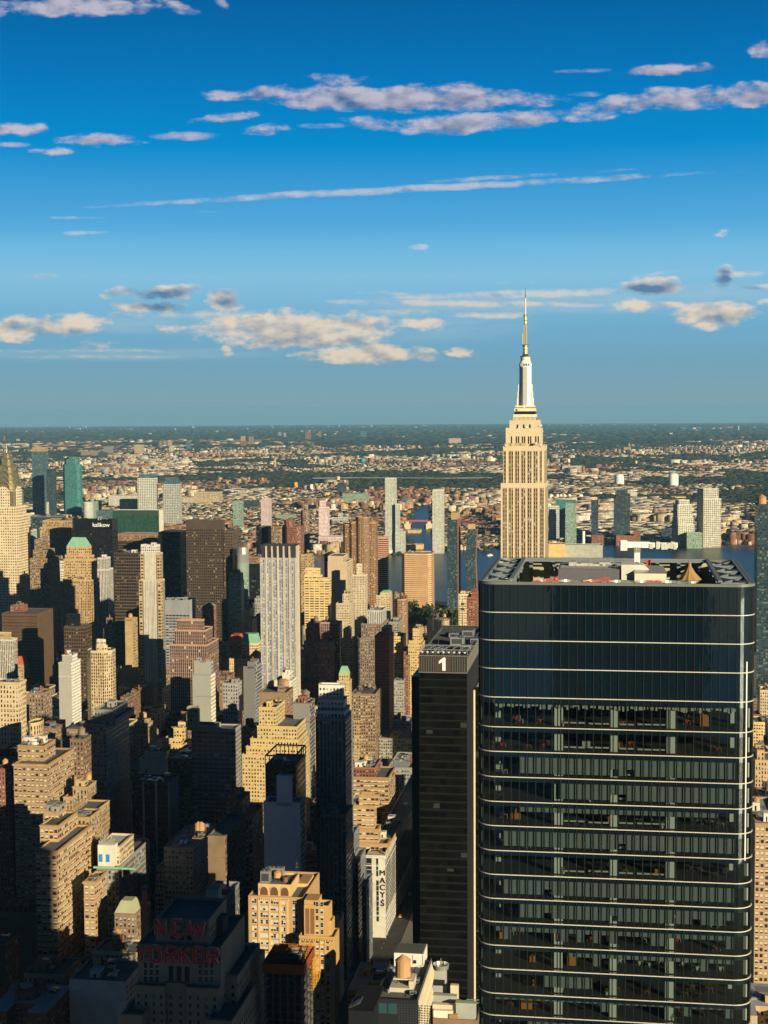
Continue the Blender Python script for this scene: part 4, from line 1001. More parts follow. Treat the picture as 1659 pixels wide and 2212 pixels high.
# riverside
H('apartment_slab', 'wide tan ribbon-windowed slab by the river with a dark shaded end', 'A3', 2350, [(425,672,1172)], 'tan_ribbon', side=702, yb=1560, nick='the wide tan ribbon slab', clutter=4, chamf=5)
H('apartment_tower', 'straight dark green glass tower with copper side wall by the river', 'A3', 2600, [(806,890,888)], 'dark_glass', side=915, yb=1590, nick='the straight copper tower', blank=(1,), clutter=0)
H('apartment_tower', 'red and cream striped tower beside the brown balcony complex', 'A3', 2420, [(205,308,1035)], 'striped_ribbon', side=314, yb=1470, nick='the red striped tower')
H('apartment_tower', 'tallest brown faceted slab of the balcony complex', 'A2', 2300, [(1490,1598,868)], 'brown_balcony', depth=30, yb=1590, nick='the brown balcony complex', chamf=6)
H('apartment_tower', 'right lower slab of the brown balcony complex', 'A3', 2320, [(92,208,912)], 'brown_balcony', depth=30, yb=1580, chamf=4)
H('apartment_tower', 'round-cornered left turret of the brown balcony complex', 'A2', 2290, [(1384,1442,925)], 'brown_balcony', depth=24, yb=1180, poly='round', clutter=1)
H('apartment_tower', 'second rounded turret of the brown balcony complex', 'A2', 2295, [(1438,1494,905)], 'brown_balcony', depth=24, yb=1200, poly='round', clutter=1)
H('apartment_tower', 'left of two rust brick towers behind the white striped tower', 'A2', 2300, [(775,898,942)], 'brick', side=905, yb=1100, chamf=6, tmats=['umber'], bulk='brick')
H('apartment_tower', 'right of two rust brick towers with a brick roof house', 'A2', 2290, [(900,968,895),(900,1036,945)], 'brick', yb=1100, depth=36, chamf=5, inset=5, bulk='brick')
H('office_tower', 'black tower left of the two rust brick towers', 'A2', 2320, [(672,775,950)], 'black_glass', yb=1180, depth=30)
H('apartment_tower', 'slim brown and cream tower right of the rust brick pair', 'A2', 2420, [(1040,1106,812)], 'umber', yb=1110, side=1110, chamf=4, nick='the slim brown and cream tower')
H('apartment_block', 'small tan stepped block under the slim brown and cream tower', 'A2', 2250, [(1045,1130,1175),(1040,1136,1200)], 'tan', yb=1260)
H('slab_tower', 'wide green glass slab with pale stone end wall', 'A1', 2650, [(932,1318,812)], 'green_curtain', side=1355, yb=1000, nick='the wide green slab', blank=(1,3), clutter=0, margin=9)
H('office_tower', 'dark grey glass slab behind the black sign tower', 'A1', 2150, [(215,510,868)], 'dark_glass', depth=40, yb=1050, nick='the grey glass slab')
H('apartment_block', 'white and teal block between the white spire shaft and the gothic tower', 'A1', 2050, [(215,272,975)], 'white_slim', yb=1150)
H('office_tower', 'tan fluted art deco tower with ribbed crown behind the black sign tower', 'A1', 1880, [(352,585,895),(330,590,950)], 'tan_pier', depth=40, yb=1260, nick='the ribbed crown tower')
# black sign tower
r101, o101 = H('office_tower', 'black faceted tower with a white script name near its top', 'A1', 1800, [(590,955,885)], 'black_glass', chamf=14, side=962, yb=1210, nick='the black sign tower', clutter=3, margin=14)
x0, x1, y0, y1, z1 = r101['_dims']
text_obj('kalikow', 'sign_lettering', 7.5, M_WPAINT, r101, (x0+(x1-x0)*.68, y0-.35, z1-7.5), (R_(90),0,0), bold=.06)
H('office_tower', 'dark bronze slab with brown roof house behind the gold striped tower', 'A1', 2100, [(972,1308,1008),(960,1320,1064)], 'dark_bronze', depth=40, yb=1160, tmats=['brown','dark_bronze'], nick='the brown capped bronze slab')
H('office_tower', 'navy dark tower right of the brown capped bronze slab', 'A1', 2000, [(1312,1495,992)], 'black_glass', depth=40, yb=1500)
H('office_tower', 'dark bronze tower left of the gold striped tower', 'A1', 1500, [(945,1165,1162)], 'dark_bronze', side=1168, yb=1640, nick='the ribbon windowed bronze tower', clutter=4)
H('gothic_tower', 'slender gothic brown tower with pinnacles beside the green roofed tower', 'A1', 1650, [(285,340,1052),(272,384,1140),(246,415,1208)], 'umber', depth=34, yb=1600, nick='the gothic brown tower', inset=3)
H('office_tower', 'white stepped block behind the left side of the green roofed tower', 'A1', 1760, [(443,525,1230),(425,528,1300)], 'white', depth=30, yb=1600, inset=2)
r_lin, o_lin = H('office_tower', 'tan stone tower crowned with a green copper hipped roof', 'A1', 1560,
    [(552,748,1110,16,16),(538,770,1180,12,10),(530,775,1215,6,6),(520,768,1385)], 'tan_pier', side=822, yb=1990, roof='hip', nick='the green roofed tower', clutter=0, tmats=['tan','tan','tan','tan_pier'], penth=10.8)
x0, x1, y0, y1, z1 = [float(v) for v in r_lin['_dims']]
for k in range(3):
    b = MB(); xx = x0+(x1-x0)*(.26+.24*k); b.box(xx-2.6, xx+2.6, y0-9.8, y0-9.3, z1-62, z1-36); b.cyl(xx, y0-9.55, z1-36.5, z1-36, 2.6, 2.6, 10); b.obj('arched_window', [M_DARK], r_lin)
H('office_tower', 'white fluted tower peeking out right of the green roofed tower', 'A1', 1700, [(808,878,1205),(806,892,1300)], 'white_pier', depth=22, yb=1990)
r_gold, o_gold = H('apartment_tower', 'gold and white vertically striped tower with stepped corners', 'A1', 1330, [(1168,1310,1095,3,3),(1165,1325,1165),(1152,1334,1388)], 'white_navy', side=1352, yb=2230, nick='the gold striped tower', inset=1.0, clutter=1, tmats=['white','white_navy','white_navy'])
for (x0_, x1_, y0_, y1_, z1_, k_) in o_gold:
    if k_ == 0: continue
    zb_ = 0 if k_ == 2 else o_gold[0][4]
    W_ = x1_-x0_
    for e_ in (0, 1):
        gb_ = MB(); a_ = x0_ if e_ == 0 else x1_-W_*.16; gb_.prism(rect_(a_, a_+W_*.16, y0_-.35, y0_-.02), zb_, z1_, 3.2, 3.4, 0, margin=1); gb_.obj('gold_bay', [FAC['gold_bay'][0]], r_gold)
        if e_:
            gb_ = MB(); gb_.prism(rect_(x1_+.02, x1_+.35, y0_, y0_+6), zb_, z1_, 3.2, 3.4, 0, margin=1); gb_.obj('gold_bay', [FAC['gold_bay'][0]], r_gold)
    piers(r_gold, 10, .8, .55, plain('white'), ns=0, z0=zb_, ztop=z1_, dims=(x0_+W_*.2, x1_-W_*.2, y0_, y1_, z1_), name='white_pier')
piers(r_lin, 9, .5, .3, plain('tan'), ns=8, z0=0, ztop=o_lin[0][4]-6, dims=o_lin[0][:5])
H('office_tower', 'tall dark bronze tower with lit square windows and a lower right wing', 'A2', 1930, [(90,392,892)], 'bronze_grid', side=402, yb=1900, nick='the tall bronze grid tower', clutter=2, margin=12)
H('office_tower', 'lower dark wing on the right side of the tall bronze grid tower', 'A2', 1932, [(402,474,982)], 'bronze_grid', depth=50, yb=1320)
H('office_block', 'low silver slab with a bright white end behind the gold striped tower', 'A1', 1420, [(1340,1572,1555)], 'concrete_slab', side=1620, yb=1780, blank=(1,), clutter=2, nick='the low silver slab', margin=16)
H('apartment_block', 'brick turret house with small green hat roof by the bronze grid tower', 'A2', 1480, [(225,305,1612)], 'brick', roof='pyramid', yb=1800, depth=20, penth=3.7)
H('apartment_block', 'red brick slab right of the tall bronze grid tower', 'A2', 2100, [(475,515,950),(475,525,1075)], 'brick', yb=1170, depth=20)
rs_, _ = H('office_tower', 'silver drum topped round glass tower right of the bronze grid tower', 'A2', 1900, [(482,590,1180),(480,592,1250)], 'green_glass', poly='round', depth=32, yb=1320, nick='the silver drum tower', tmats=['concrete_slab','green_glass'], inset=.5, margin=20, clutter=0)
H('office_tower', 'brown topped dark tower left of the white striped tower', 'A2', 1920, [(610,702,1195),(598,702,1255)], 'concrete_slab', tmats=['brown','black_glass'], depth=30, yb=1640)
H('apartment_tower', 'narrow mint glass tower with grey roof house', 'A2', 1560, [(445,545,1335),(438,546,1400)], 'green_glass', side=573, yb=1990, nick='the mint glass tower', blank=(1,), tmats=['grey','green_glass'], inset=1)
r_wst, _ = H('office_tower', 'tall white vertically striped tower with flared dark toothed crown', 'A2', 1300, [(708,998,1205)], 'stripe_white', side=1032, yb=2560, nick='the white striped tower', clutter=0)
r_yel, _ = H('apartment_tower', 'pale yellow balcony tower with a blank yellow roof block', 'A2', 1720, [(1082,1200,1290,8,8),(1070,1210,1348),(1072,1280,1378)], 'yellow_bands', side=1284, yb=1900, nick='the pale yellow tower', tmats=['yellow','yellow_bands','yellow_bands'], inset=1)
H('apartment_tower', 'blank beige party wall slab with a dark right side', 'A2', 1950, [(1268,1395,1190),(1266,1430,1235)], 'cream', side=1476, yb=2130, blank=(0,), blankc=(.50,.40,.28), nick='the blank beige slab', inset=.5)
H('apartment_tower', 'slim tan tower with a thin blank shaft on top', 'A2', 1880, [(1505,1548,1255,8,4),(1468,1582,1345)], 'cream', side=1588, yb=2330, nick='the slim tan shaft tower', tmats=['cream','cream_pier'])
H('apartment_block', 'cream prewar block with small tower right of the blank beige slab', 'A2', 1700, [(1390,1444,1505,5,6),(1335,1452,1582)], 'cream', yb=1990, depth=30)
H('apartment_block', 'black block left of the blank beige slab by the river', 'A2', 2400, [(1238,1268,1190)], 'black_glass', depth=30, yb=1330)
H('apartment_block', 'cream mansion block with green dormer roof near the river', 'A3', 2050, [(250,330,1495),(216,332,1515)], 'cream', yb=1610, depth=24, roof='hip', penth=2.5)
H('apartment_block', 'round brown tower block right of the cream mansion block', 'A3', 1950, [(345,402,1502)], 'umber', poly='round', depth=18, yb=1580)
H('apartment_block', 'rounded brown balcony block in front of the tan ribbon slab', 'A3', 1850, [(365,462,1548)], 'brown_balcony', depth=26, yb=1740, chamf=5)
H('apartment_block', 'red brick block by the left edge of the glass tower, lit', 'A3', 1600, [(1005,1048,1490,3,3),(968,1052,1530)], 'brick', depth=30, yb=1760, tmats=['brick','brick'])
H('apartment_block', 'tan block with open roof left of the lit red brick block', 'A3', 1850, [(900,995,1505)], 'cream', depth=26, yb=1560)
# left middle
H('office_tower', 'brown ribbon windowed monolith with a lighter edge and brick roof house', 'B1', 1420, [(85,188,148,20,14),(14,308,215)], 'brown_ribbon', side=440, yb=800, nick='the brown monolith', clutter=4, tmats=['brick','brown_ribbon'], blank=(1,))
H('office_building', 'sunlit white pier block with tan roof house at the left edge', 'B1', 1300, [(-60,78,372,8,8),(-60,102,430)], 'white_pier', side=130, yb=750, nick='the white pier block', tmats=['tan','white_pier'])
H('hotel', 'tan block with a red tiled hip roof behind the white pier block', 'B1', 1400, [(128,205,640)], 'tan', side=232, yb=780, roof='hip', roofm=M_REDTILE, penth=9)
H('office_building', 'dark square windowed block in front of the green roofed tower', 'B1', 1300, [(545,655,220,9,9),(530,705,322)], 'bronze_grid', side=762, yb=740, tmats=['black_glass','bronze_grid'])
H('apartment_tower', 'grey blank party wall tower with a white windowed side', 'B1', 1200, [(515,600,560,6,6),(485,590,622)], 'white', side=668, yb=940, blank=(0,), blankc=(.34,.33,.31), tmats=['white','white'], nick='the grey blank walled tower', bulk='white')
r_bei, _ = H('apartment_tower', 'beige corner windowed tower with white crown terraces', 'B1', 1210, [(790,868,432,10,10),(785,880,480,8,8),(702,912,525)], 'cream_pier', side=974, yb=1085, nick='the beige crown tower', chamf=6, clutter=0, tmats=['white','cream','cream_pier'])
H('office_building', 'brown loft with broken roofline right of the green roofed tower', 'B1', 1500, [(880,930,250),(858,1040,340)], 'umber', depth=34, yb=470)
H('apartment_block', 'tan turret block with a water tank behind the gold striped tower', 'B1', 1450, [(1040,1098,252,0,8),(1036,1100,262)], 'tan', blank=(0,), yb=660, depth=18, tanks=((.5,.5,dict(r=2.6,h=3.6,leg=1)),), clutter=0)
H('office_building', 'cream prewar hotel at the left edge with terraces', 'B1', 1000, [(-80,150,785)], 'light_tan', side=170, yb=1030, nick='the terraced cream hotel', cornice=True)
H('office_building', 'grey loft with white roof boxes behind the terraced cream hotel', 'B1', 1100, [(240,360,870)], 'umber', side=430, yb=1100)
H('loft_building', 'blackened loft in shade above the tan terraced loft', 'B1', 1000, [(310,455,1165)], 'umber', side=470, yb=1240, clutter=3)
H('round_tower', 'round ribbed brown turret with railing above the tan terraced loft', 'B1', 960, [(205,308,1125)], 'tan_pier', depth=18, poly='round', yb=1270, clutter=0)
H('loft_building', 'large tan terraced loft with roof garden at the left', 'B1', 890, [(148,362,1310,12,14),(112,392,1462)], 'garment', side=612, yb=1900, nick='the tan terraced loft', clutter=5, cornice=True)
H('loft_building', 'red brown loft cut by the left edge of view', 'B1', 900, [(-70,92,1500)], 'brick', side=104, yb=1900)
H('loft_building', 'tan loft with brick stair house left of the tan terraced loft', 'B1', 960, [(-70,145,1400)], 'umber', yb=1480, depth=40)
H('office_building', 'white window corner at the left edge above the red brown loft', 'B1', 1050, [(-60,22,1180)], 'white', yb=1300, depth=30)
H('office_tower', 'dark stepped hotel with white roof slab in the shade', 'B1', 1000, [(782,930,1012,6,10),(745,960,1085,3,6),(690,880,1130)], 'grey', side=1072, yb=1540, nick='the shaded stepped hotel', blank=())
H('loft_building', 'shaded dark loft left of the shaded stepped hotel', 'B1', 960, [(580,690,1255)], 'brown', side=755, yb=1560)
H('church_tower', 'gothic tan tower block with pointed arch windows and a water tank', 'B1', 1130, [(1112,1228,1128,0,10),(1104,1232,1165)], 'tan', side=1300, yb=1370, nick='the gothic tan block', tanks=((.5,.6,dict(r=2.6,h=3.4,leg=5)),), clutter=1)
H('apartment_block', 'small tan block topped by an orange water tank, in front of the arcade roof hall', 'B1', 1180, [(1240,1325,1000)], 'tan', yb=1090, depth=18, tanks=((.5,.5,dict(r=3.2,h=4,leg=1.5)),), clutter=0)
H('market_hall', 'long low brown hall with arcaded side and pale roof strips', 'B1', 1240, [(1000,1062,905)], 'brown', side=1275, yb=1000, clutter=3)
H('hotel', 'golden stepped hotel with ribbed top left of the balcony tower', 'B1', 1080, [(1440,1530,1165,4,10),(1360,1500,1250,2,4),(1358,1525,1300)], 'yellow', side=1590, yb=1420, nick='the golden stepped hotel', inset=3)
H('apartment_tower', 'balcony tower in shade with a blank grey roof block', 'B2', 1030, [(98,190,990,3,20),(100,345,1140,1,4),(135,500,1168)], 'concrete_slab', side=548, yb=1600, nick='the shaded balcony tower', blank=(), inset=2, tmats=['grey','grey','concrete_slab'])
H('office_tower', 'pink granite stepped tower with dark window bays', 'B2', 1250, [(16,232,262,16,26),(-5,250,350,8,10),(-44,262,470)], 'pink_grid', side=362, yb=870, nick='the pink granite tower', inset=3)
H('apartment_tower', 'slim grey blank walled tower with roof antennas', 'B2', 1080, [(155,300,605,2,6),(145,296,720)], 'grey', side=326, yb=1060, nick='the slim grey tower', blank=(0,), blankc=(.27,.28,.25), clutter=1, tmats=['grey','white'])
H('loft_building', 'shaded grey loft right of the slim grey tower', 'B2', 1130, [(395,520,790)], 'grey', side=555, yb=960)
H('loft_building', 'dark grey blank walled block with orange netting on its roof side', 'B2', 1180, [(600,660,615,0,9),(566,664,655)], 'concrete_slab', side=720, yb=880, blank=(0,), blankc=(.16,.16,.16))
H('office_building', 'mansard roofed hotel of brick and cream with green copper top', 'B2', 1420, [(552,688,460)], 'cream', roof='mansard', side=700, yb=510, penth=10, nick='the green mansard hotel')
H('apartment_block', 'block with steep red tiled roof left of the green mansard hotel', 'B2', 1450, [(430,545,455)], 'brick', roof='hip', roofm=M_REDTILE, penth=7.5, yb=520, depth=30)
H('apartment_block', 'cream flat block in front of the red tiled roof', 'B2', 1350, [(450,600,590)], 'yellow', side=640, yb=655, clutter=3)
H('apartment_block', 'block capped by a pointed orange netted roof', 'B2', 1360, [(608,690,575)], 'cream', roof='pyramid', roofm=M_ORANGE, penth=6, yb=650, depth=24)
H('apartment_block', 'rust brick block left of the white striped tower', 'B2', 1560, [(648,710,245)], 'brick', depth=24, yb=390)
H('apartment_block', 'grey stepped block tucked behind the white striped tower', 'B2', 1650, [(660,712,90),(636,712,130)], 'grey', depth=24, yb=210)
H('apartment_block', 'tan block with cornices right of the mint glass tower', 'B2', 1500, [(575,622,185),(575,640,262)], 'tan', depth=24, yb=370)
H('loft_building', 'brown blank walled loft with wooden tanks below the white striped tower', 'B2', 1120, [(850,905,845,8,8),(697,925,868)], 'umber', side=980, yb=990, blank=(0,), clutter=2, tanks=((.25,.7,dict(kind='tank_old',r=3,h=4.6)),(.42,.7,dict(kind='tank_old',r=3,h=4.6)),(.72,.8,dict(kind='tank_yellow',r=3,h=4.4)),(.9,.8,dict(r=3,h=4.6))), nick='the brown loft with tanks')
H('apartment_block', 'white roof house block in front of the white striped tower', 'B2', 1200, [(890,950,705,2,6),(822,965,770)], 'white', blank=(0,), yb=870, depth=24)
H('loft_building', 'grey party wall block with a red brick side right of the brown loft', 'B2', 1080, [(980,1118,955)], 'brick', side=1160, yb=1240, blank=(0,), blankc=(.20,.20,.20), tmats=['concrete_slab'], tanks=((.5,.8,dict(kind='tank_old',r=3,h=4.4)),), nick='the grey block with brick side')
r_zig, _ = H('hotel', 'big golden stepped hotel with a blank square top tower', 'B2', 1060, [(695,838,992,8,16),(682,1010,1150,5,6),(625,1020,1255,2.5,3),(590,1026,1320,1.5,2),(556,1032,1388)], 'yellow', side=1038, yb=1660, nick='the big golden hotel', inset=1, tmats=['yellow','yellow','yellow','yellow','yellow'], depth=55, clutter=3)
H('loft_building', 'loft with a pyramid capped water tank left of the big golden hotel', 'B2', 1120, [(548,640,1170)], 'umber', yb=1300, depth=26, tanks=((.3,.5,dict(kind='tank_old')),(.6,.5,dict(kind='tank_old'))))
H('office_building', 'brick and white gridded modern block with a stepped left part', 'B2', 1500, [(1195,1365,288)], 'pink_grid', side=1386, yb=420, nick='the modern gridded block')
H('apartment_block', 'rust brick block with cornices left of the modern gridded block', 'B2', 1480, [(1090,1190,300),(1080,1190,345)], 'brick', yb=460, depth=30)
H('apartment_block', 'dark brick block below the modern gridded block', 'B2', 1350, [(1190,1280,455)], 'brick', yb=560, depth=30)
H('apartment_tower', 'tan stepped tower with a blank bulkhead right of the modern gridded block', 'B2', 1420, [(1395,1455,345,3,10),(1375,1490,430)], 'tan', yb=600, depth=24, tmats=['yellow','yellow'])
H('church_tower', 'slender red brick bell tower with tall dark arches', 'B2', 1400, [(1202,1252,575)], 'brick', side=1266, yb=760, blank=(0,1), clutter=0, nick='the brick bell tower')
H('hotel', 'yellow tower with a pale green copper hipped roof', 'B2', 1240, [(1360,1438,712,2,3),(1345,1445,775)], 'yellow', side=1466, yb=860, roof='hip', penth=6.5, nick='the small green roofed tower', inset=1)
r_nel, _ = H('office_tower', 'tall shaded black pier tower with pale stone toothed top', 'B2', 925, [(1192,1392,800,10,18),(1182,1402,920,6,10),(1175,1408,1015,3,5),(1165,1415,1078)], 'grey_pier', side=1476, yb=2330, nick='the tall shaded pier tower', tmats=['white','white','white','grey_pier'], clutter=5)
for (a, b_, y, sde, s_, lab) in [(1412,1470,610,1530,938,'highest shaded shoulder block right of the tall shaded pier tower'),(1458,1520,810,1582,930,'middle shaded shoulder block right of the tall shaded pier tower'),(1548,1588,1012,1638,922,'lowest shaded shoulder block beside the white store')]:
    H('office_building', lab, 'C2', s_, [(a,b_,y)], 'grey_pier', yb=1500, side=sde)
H('office_building', 'shaded wing with pale toothed parapet in front of the tall pier tower', 'C2', 900, [(1205,1418,430)], 'grey_pier', depth=24, yb=1000)
# centre right
H('apartment_tower', 'red brick slab with pale floor bands and a red roof block', 'B3', 1300, [(470,532,335,6,3),(412,532,402)], 'red_slab', side=570, yb=880, nick='the red brick slab', bulk='brick')
H('office_tower', 'dark shaded art deco tower with a pale columned crown', 'B3', 1420, [(352,474,185,10,8),(300,480,300),(258,480,420)], 'grey_pier', depth=50, yb=850, tmats=['white_pier','umber','umber'], nick='the columned crown tower', inset=6)
H('apartment_block', 'yellow flat topped block right of the red brick slab', 'B3', 1420, [(572,645,405),(572,664,520)], 'yellow', depth=30, yb=600)
H('apartment_block', 'yellow stepped block with a small red roof cap', 'B3', 1400, [(728,788,340,2,6),(695,792,440,1,3),(690,800,470)], 'yellow', depth=30, yb=620, nick='the red capped yellow block')
H('apartment_block', 'grey shaded slab above the red brick slab', 'B3', 1500, [(530,610,285)], 'grey', yb=400, depth=30)
H('apartment_block', 'rust brick block low between the yellow blocks', 'B3', 1400, [(652,705,560)], 'brick', yb=620, depth=24)
H('loft_building', 'blue grey shaded flat loft left of the numbered black tower', 'B3', 1390, [(570,650,770)], 'grey', side=690, yb=900, roofm=M_ROOFL)
H('loft_building', 'brick block with tank and white roof in front of the red brick slab', 'B3', 1250, [(215,415,880)], 'umber', yb=1060, depth=40, tanks=((.62,.5,dict(kind='tank_old',leg=4)),))
H('loft_building', 'tan loft behind the tall pier tower with pale parapets', 'B3', 1250, [(225,300,1100)], 'tan', side=350, yb=1500, nick='the tan pale parapet loft')
H('loft_building', 'shaded loft with pale roof edge left of the numbered tower', 'B3', 1330, [(495,715,1110)], 'grey', yb=1200, depth=34, roofm=M_ROOFL)
H('loft_building', 'blue shaded loft with cream roof house by the numbered tower', 'B3', 1260, [(540,605,1230,6,8),(445,720,1250)], 'umber', yb=1420, depth=36, tmats=['yellow','grey'], roofm=M_ROOFL)
H('department_store', 'shaded long store hall with arched windows left of the numbered tower', 'C3', 1150, [(520,722,40)], 'grey', yb=200, depth=60, roofm=M_ROOFL)
# white department store and brown tower above
H('department_store', 'brown brick rear wing of the store with green roof tanks', 'C3', 1060, [(235,412,40),(232,525,120)], 'garment', yb=250, side=582, clutter=6, tmats=['brick','garment'])
H('department_store', 'brown upper tiers of the store with green windows', 'C3', 993, [(282,445,262,8,12),(232,408,352,4,0),(240,440,548,2,0),(270,520,668)], 'garment', yb=760, side=532, nick='the brown store tiers', clutter=2, inset=2)
r_mac, _ = H('department_store', 'sunlit white store with black vertical lettering', 'C3', 977, [(342,500,770)], 'white', depth=225, yb=1500, nick='the white lettered store', blank=(0,), clutter=2)
# left lower
H('loft_building', 'gothic tan building with twin crenellated towers', 'C1', 905, [(603,722,200,3,14),(525,600,285,1,6),(527,760,420)], 'tan_pier', side=826, yb=640, nick='the gothic twin tower building', depth=34, inset=1)
r_gar, _ = H('loft_building', 'big tan stepped loft with sunlit side and roof garden', 'C1', 800, [(372,490,405,40,6),(330,480,520,22,3),(292,468,735)], 'garment', side=760, yb=1400, nick='the big tan stepped loft', cornice=True, clutter=4)
H('loft_building', 'taller middle bay of the big tan stepped loft', 'C1', 845, [(604,708,606)], 'garment', side=802, yb=990, cornice=True, clutter=2)
H('loft_building', 'low right wing of the big tan stepped loft with a flat roof', 'C1', 812, [(694,786,985)], 'garment', side=886, yb=1240, cornice=True, clutter=1)
H('loft_building', 'tan roof houses behind the big tan stepped loft', 'C1', 900, [(178,330,372)], 'tan', side=370, yb=520, blank=(0,), clutter=1)
H('loft_building', 'pale cream roofed block at the left edge in sun', 'C1', 960, [(45,150,250,4,6),(-60,120,320)], 'cream', side=190, yb=400, clutter=2)
H('loft_building', 'brick roof block with red door beside the gothic twin towers', 'C1', 860, [(610,742,450)], 'tan', depth=20, yb=560, clutter=1)
H('office_building', 'white stone block with green cornice, roof plant and blue screens', 'C1', 850, [(805,990,690,3,30),(802,985,862)], 'grey', side=1110, yb=1150, nick='the green corniced white block', clutter=0, tmats=['cream','grey'], depth=60)  # white stone toned down to grey to imitate its shaded side
r_pcl, _ = H('loft_building', 'shaded dark loft with pale stone corner piers', 'C1', 1010, [(1085,1400,160)], 'bronze_grid', side=1476, yb=600, nick='the pale cornered dark loft', clutter=4)
piers(r_pcl, 3, 1.3, .5, pmat('pale_pier_stone', (.50,.52,.52)), ns=5)
H('loft_building', 'dark brown shaded loft behind the pale cornered dark loft', 'C1', 1080, [(1000,1300,60)], 'brown', yb=160, depth=60)
H('office_building', 'white roof penthouses above the shaded dark lofts', 'B1', 1075, [(1200,1385,1360,2,10),(1155,1385,1420)], 'white', yb=1500, depth=30, blank=(0,), clutter=3)
H('loft_building', 'tan cornered loft catching light right of the white penthouses', 'B1', 1040, [(1390,1600,1420)], 'umber', side=1740, yb=1620, clutter=3)
H('loft_building', 'shaded loft with flat dark roof and pale window band', 'C1', 905, [(1360,1600,700)], 'grey', yb=1090, depth=50, clutter=3)
H('parking_block', 'low hall with a sage hipped roof catching light', 'C1', 800, [(950,1120,1250)], 'umber', side=1172, yb=1320, roof='hip', roofm=pmat('sage_roof', (.36,.38,.24)), penth=6)
r_ny_y = 0
H('loft_building', 'brick blank walled loft carrying two wooden water tanks', 'C2', 845, [(140,222,625,-1,20),(272,415,608)], 'umber', side=592, yb=1100, blank=(0,), nick='the loft with two tanks', tanks=((.12,.35,dict(r=2.1,h=3.6)),(.42,.35,dict(r=2.1,h=3.6))), clutter=2)
H('loft_building', 'shaded loft with a pale blue roof behind the loft with two tanks', 'C2', 1000, [(400,560,300,4,8),(330,640,450)], 'umber', side=735, yb=800, roofm=M_ROOFL)
H('office_tower', 'pale concrete blank slab with lower side strips, in shade', 'C2', 860, [(842,970,110,0,20),(735,1038,330)], 'concrete_slab', depth=14, yb=900, blank=(0,), blankc=(.72,.76,.80), nick='the blank concrete slab')
H('office_tower', 'dark glass tower with an open roof frame behind the blank slab', 'C2', 905, [(748,1000,20)], 'black_glass', side=1085, yb=330, clutter=1, nick='the open framed dark tower')
H('loft_building', 'shaded pale roofed loft left of the arched penthouse building', 'C2', 800, [(180,390,1165)], 'grey_pier', yb=1200, depth=40, roofm=M_ROOFL)  # dark facade picked in place of cast shade
# right edge, beyond the glass tower
H('office_tower', 'black glass tower with lit green windows at the right edge', 'A4', 1500, [(1590,1700,625)], 'dark_glass', depth=40, yb=1300, tanks=((.3,.3,dict(r=5,h=8,leg=0)),), nick='the right edge glass tower', clutter=0)
H('office_building', 'cream block with square windows at the right edge', 'B4', 1300, [(1616,1700,760)], 'cream', depth=30, yb=900)
H('office_building', 'shaded columned building at the right edge', 'B4', 1500, [(1596,1700,690)], 'grey_pier', depth=30, yb=760)
H('office_building', 'ornate tan gabled roof at the right edge', 'B4', 1120, [(1600,1640,1085),(1590,1700,1140)], 'tan', depth=30, yb=1290)
H('office_building', 'tan striped slab with white bands at the right edge', 'C4', 850, [(1590,1720,330)], 'garment', depth=60, yb=1200)
OFF = [
 ('dark glass tower standing right beside the big glass tower, just out of view', 138, 318, 68, 48, 285, {}),
 ('dark tower rising behind the viewpoint, seen only in reflections', -4, -62, 64, 60, 390, {}),
 ('brown stone tower behind the viewpoint on the left, seen only in reflections', -150, -40, 46, 40, 300, dict(mat='umber')),
 ('loft block hidden behind the numbered black tower, shading the store street', 67, 1091, 44, 190, 70, dict(mat='umber', name='loft_building')),
]
CAPS = [(854,908,2080,740),(800,1040,1320,1500),(1180,1660,1290,1500)]
class Fr:
    """local frame of a landmark: origin at the middle of its front foot; X(px) and Z(py) turn zoom-frame marks on the plane y = dy into metres"""
    def __init__(s, name, label, reg, s0, xl, xr, ycal, cat, nick=None, group=None):
        a, d = disp(reg, xl, ycal); b_, _ = disp(reg, xr, ycal)
        t0, _ = at_s(a, d, s0); t1, _ = at_s(b_, d, s0)
        s.s0 = s0; s.tc = (t0+t1)/2; s.W = t1-t0; c = st(s0, s.tc)
        s.r = root(name, c.x, c.y, 0); tag(s.r, label, cat, group); s.reg = reg; s.xl, s.xr = a, b_; s.nick = nick
    def X(s, px, py, dy=0, reg=None):
        a, d = disp(reg or s.reg, px, py); t, z = at_s(a, d, s.s0+dy); return t - s.tc
    def Z(s, py, dy=0, px=None, reg=None):
        a, d = disp(reg or s.reg, px if px is not None else 0, py)
        if px is None: a = (s.xl+s.xr)/2
        t, z = at_s(a, d, s.s0+dy); return z
    def rec(s, depth, top, yb, xr=None):
        BLD.append(dict(s0=s.s0, s1=s.s0+depth, t0=s.tc-s.W/2, t1=s.tc+s.W/2, xl=s.xl, xr=xr or s.xr, top=top, ylow=top, yb=yb, nick=s.nick, root=s.r))
def rect(x0,x1,y0,y1): return [(x0,y0),(x1,y0),(x1,y1),(x0,y1)]

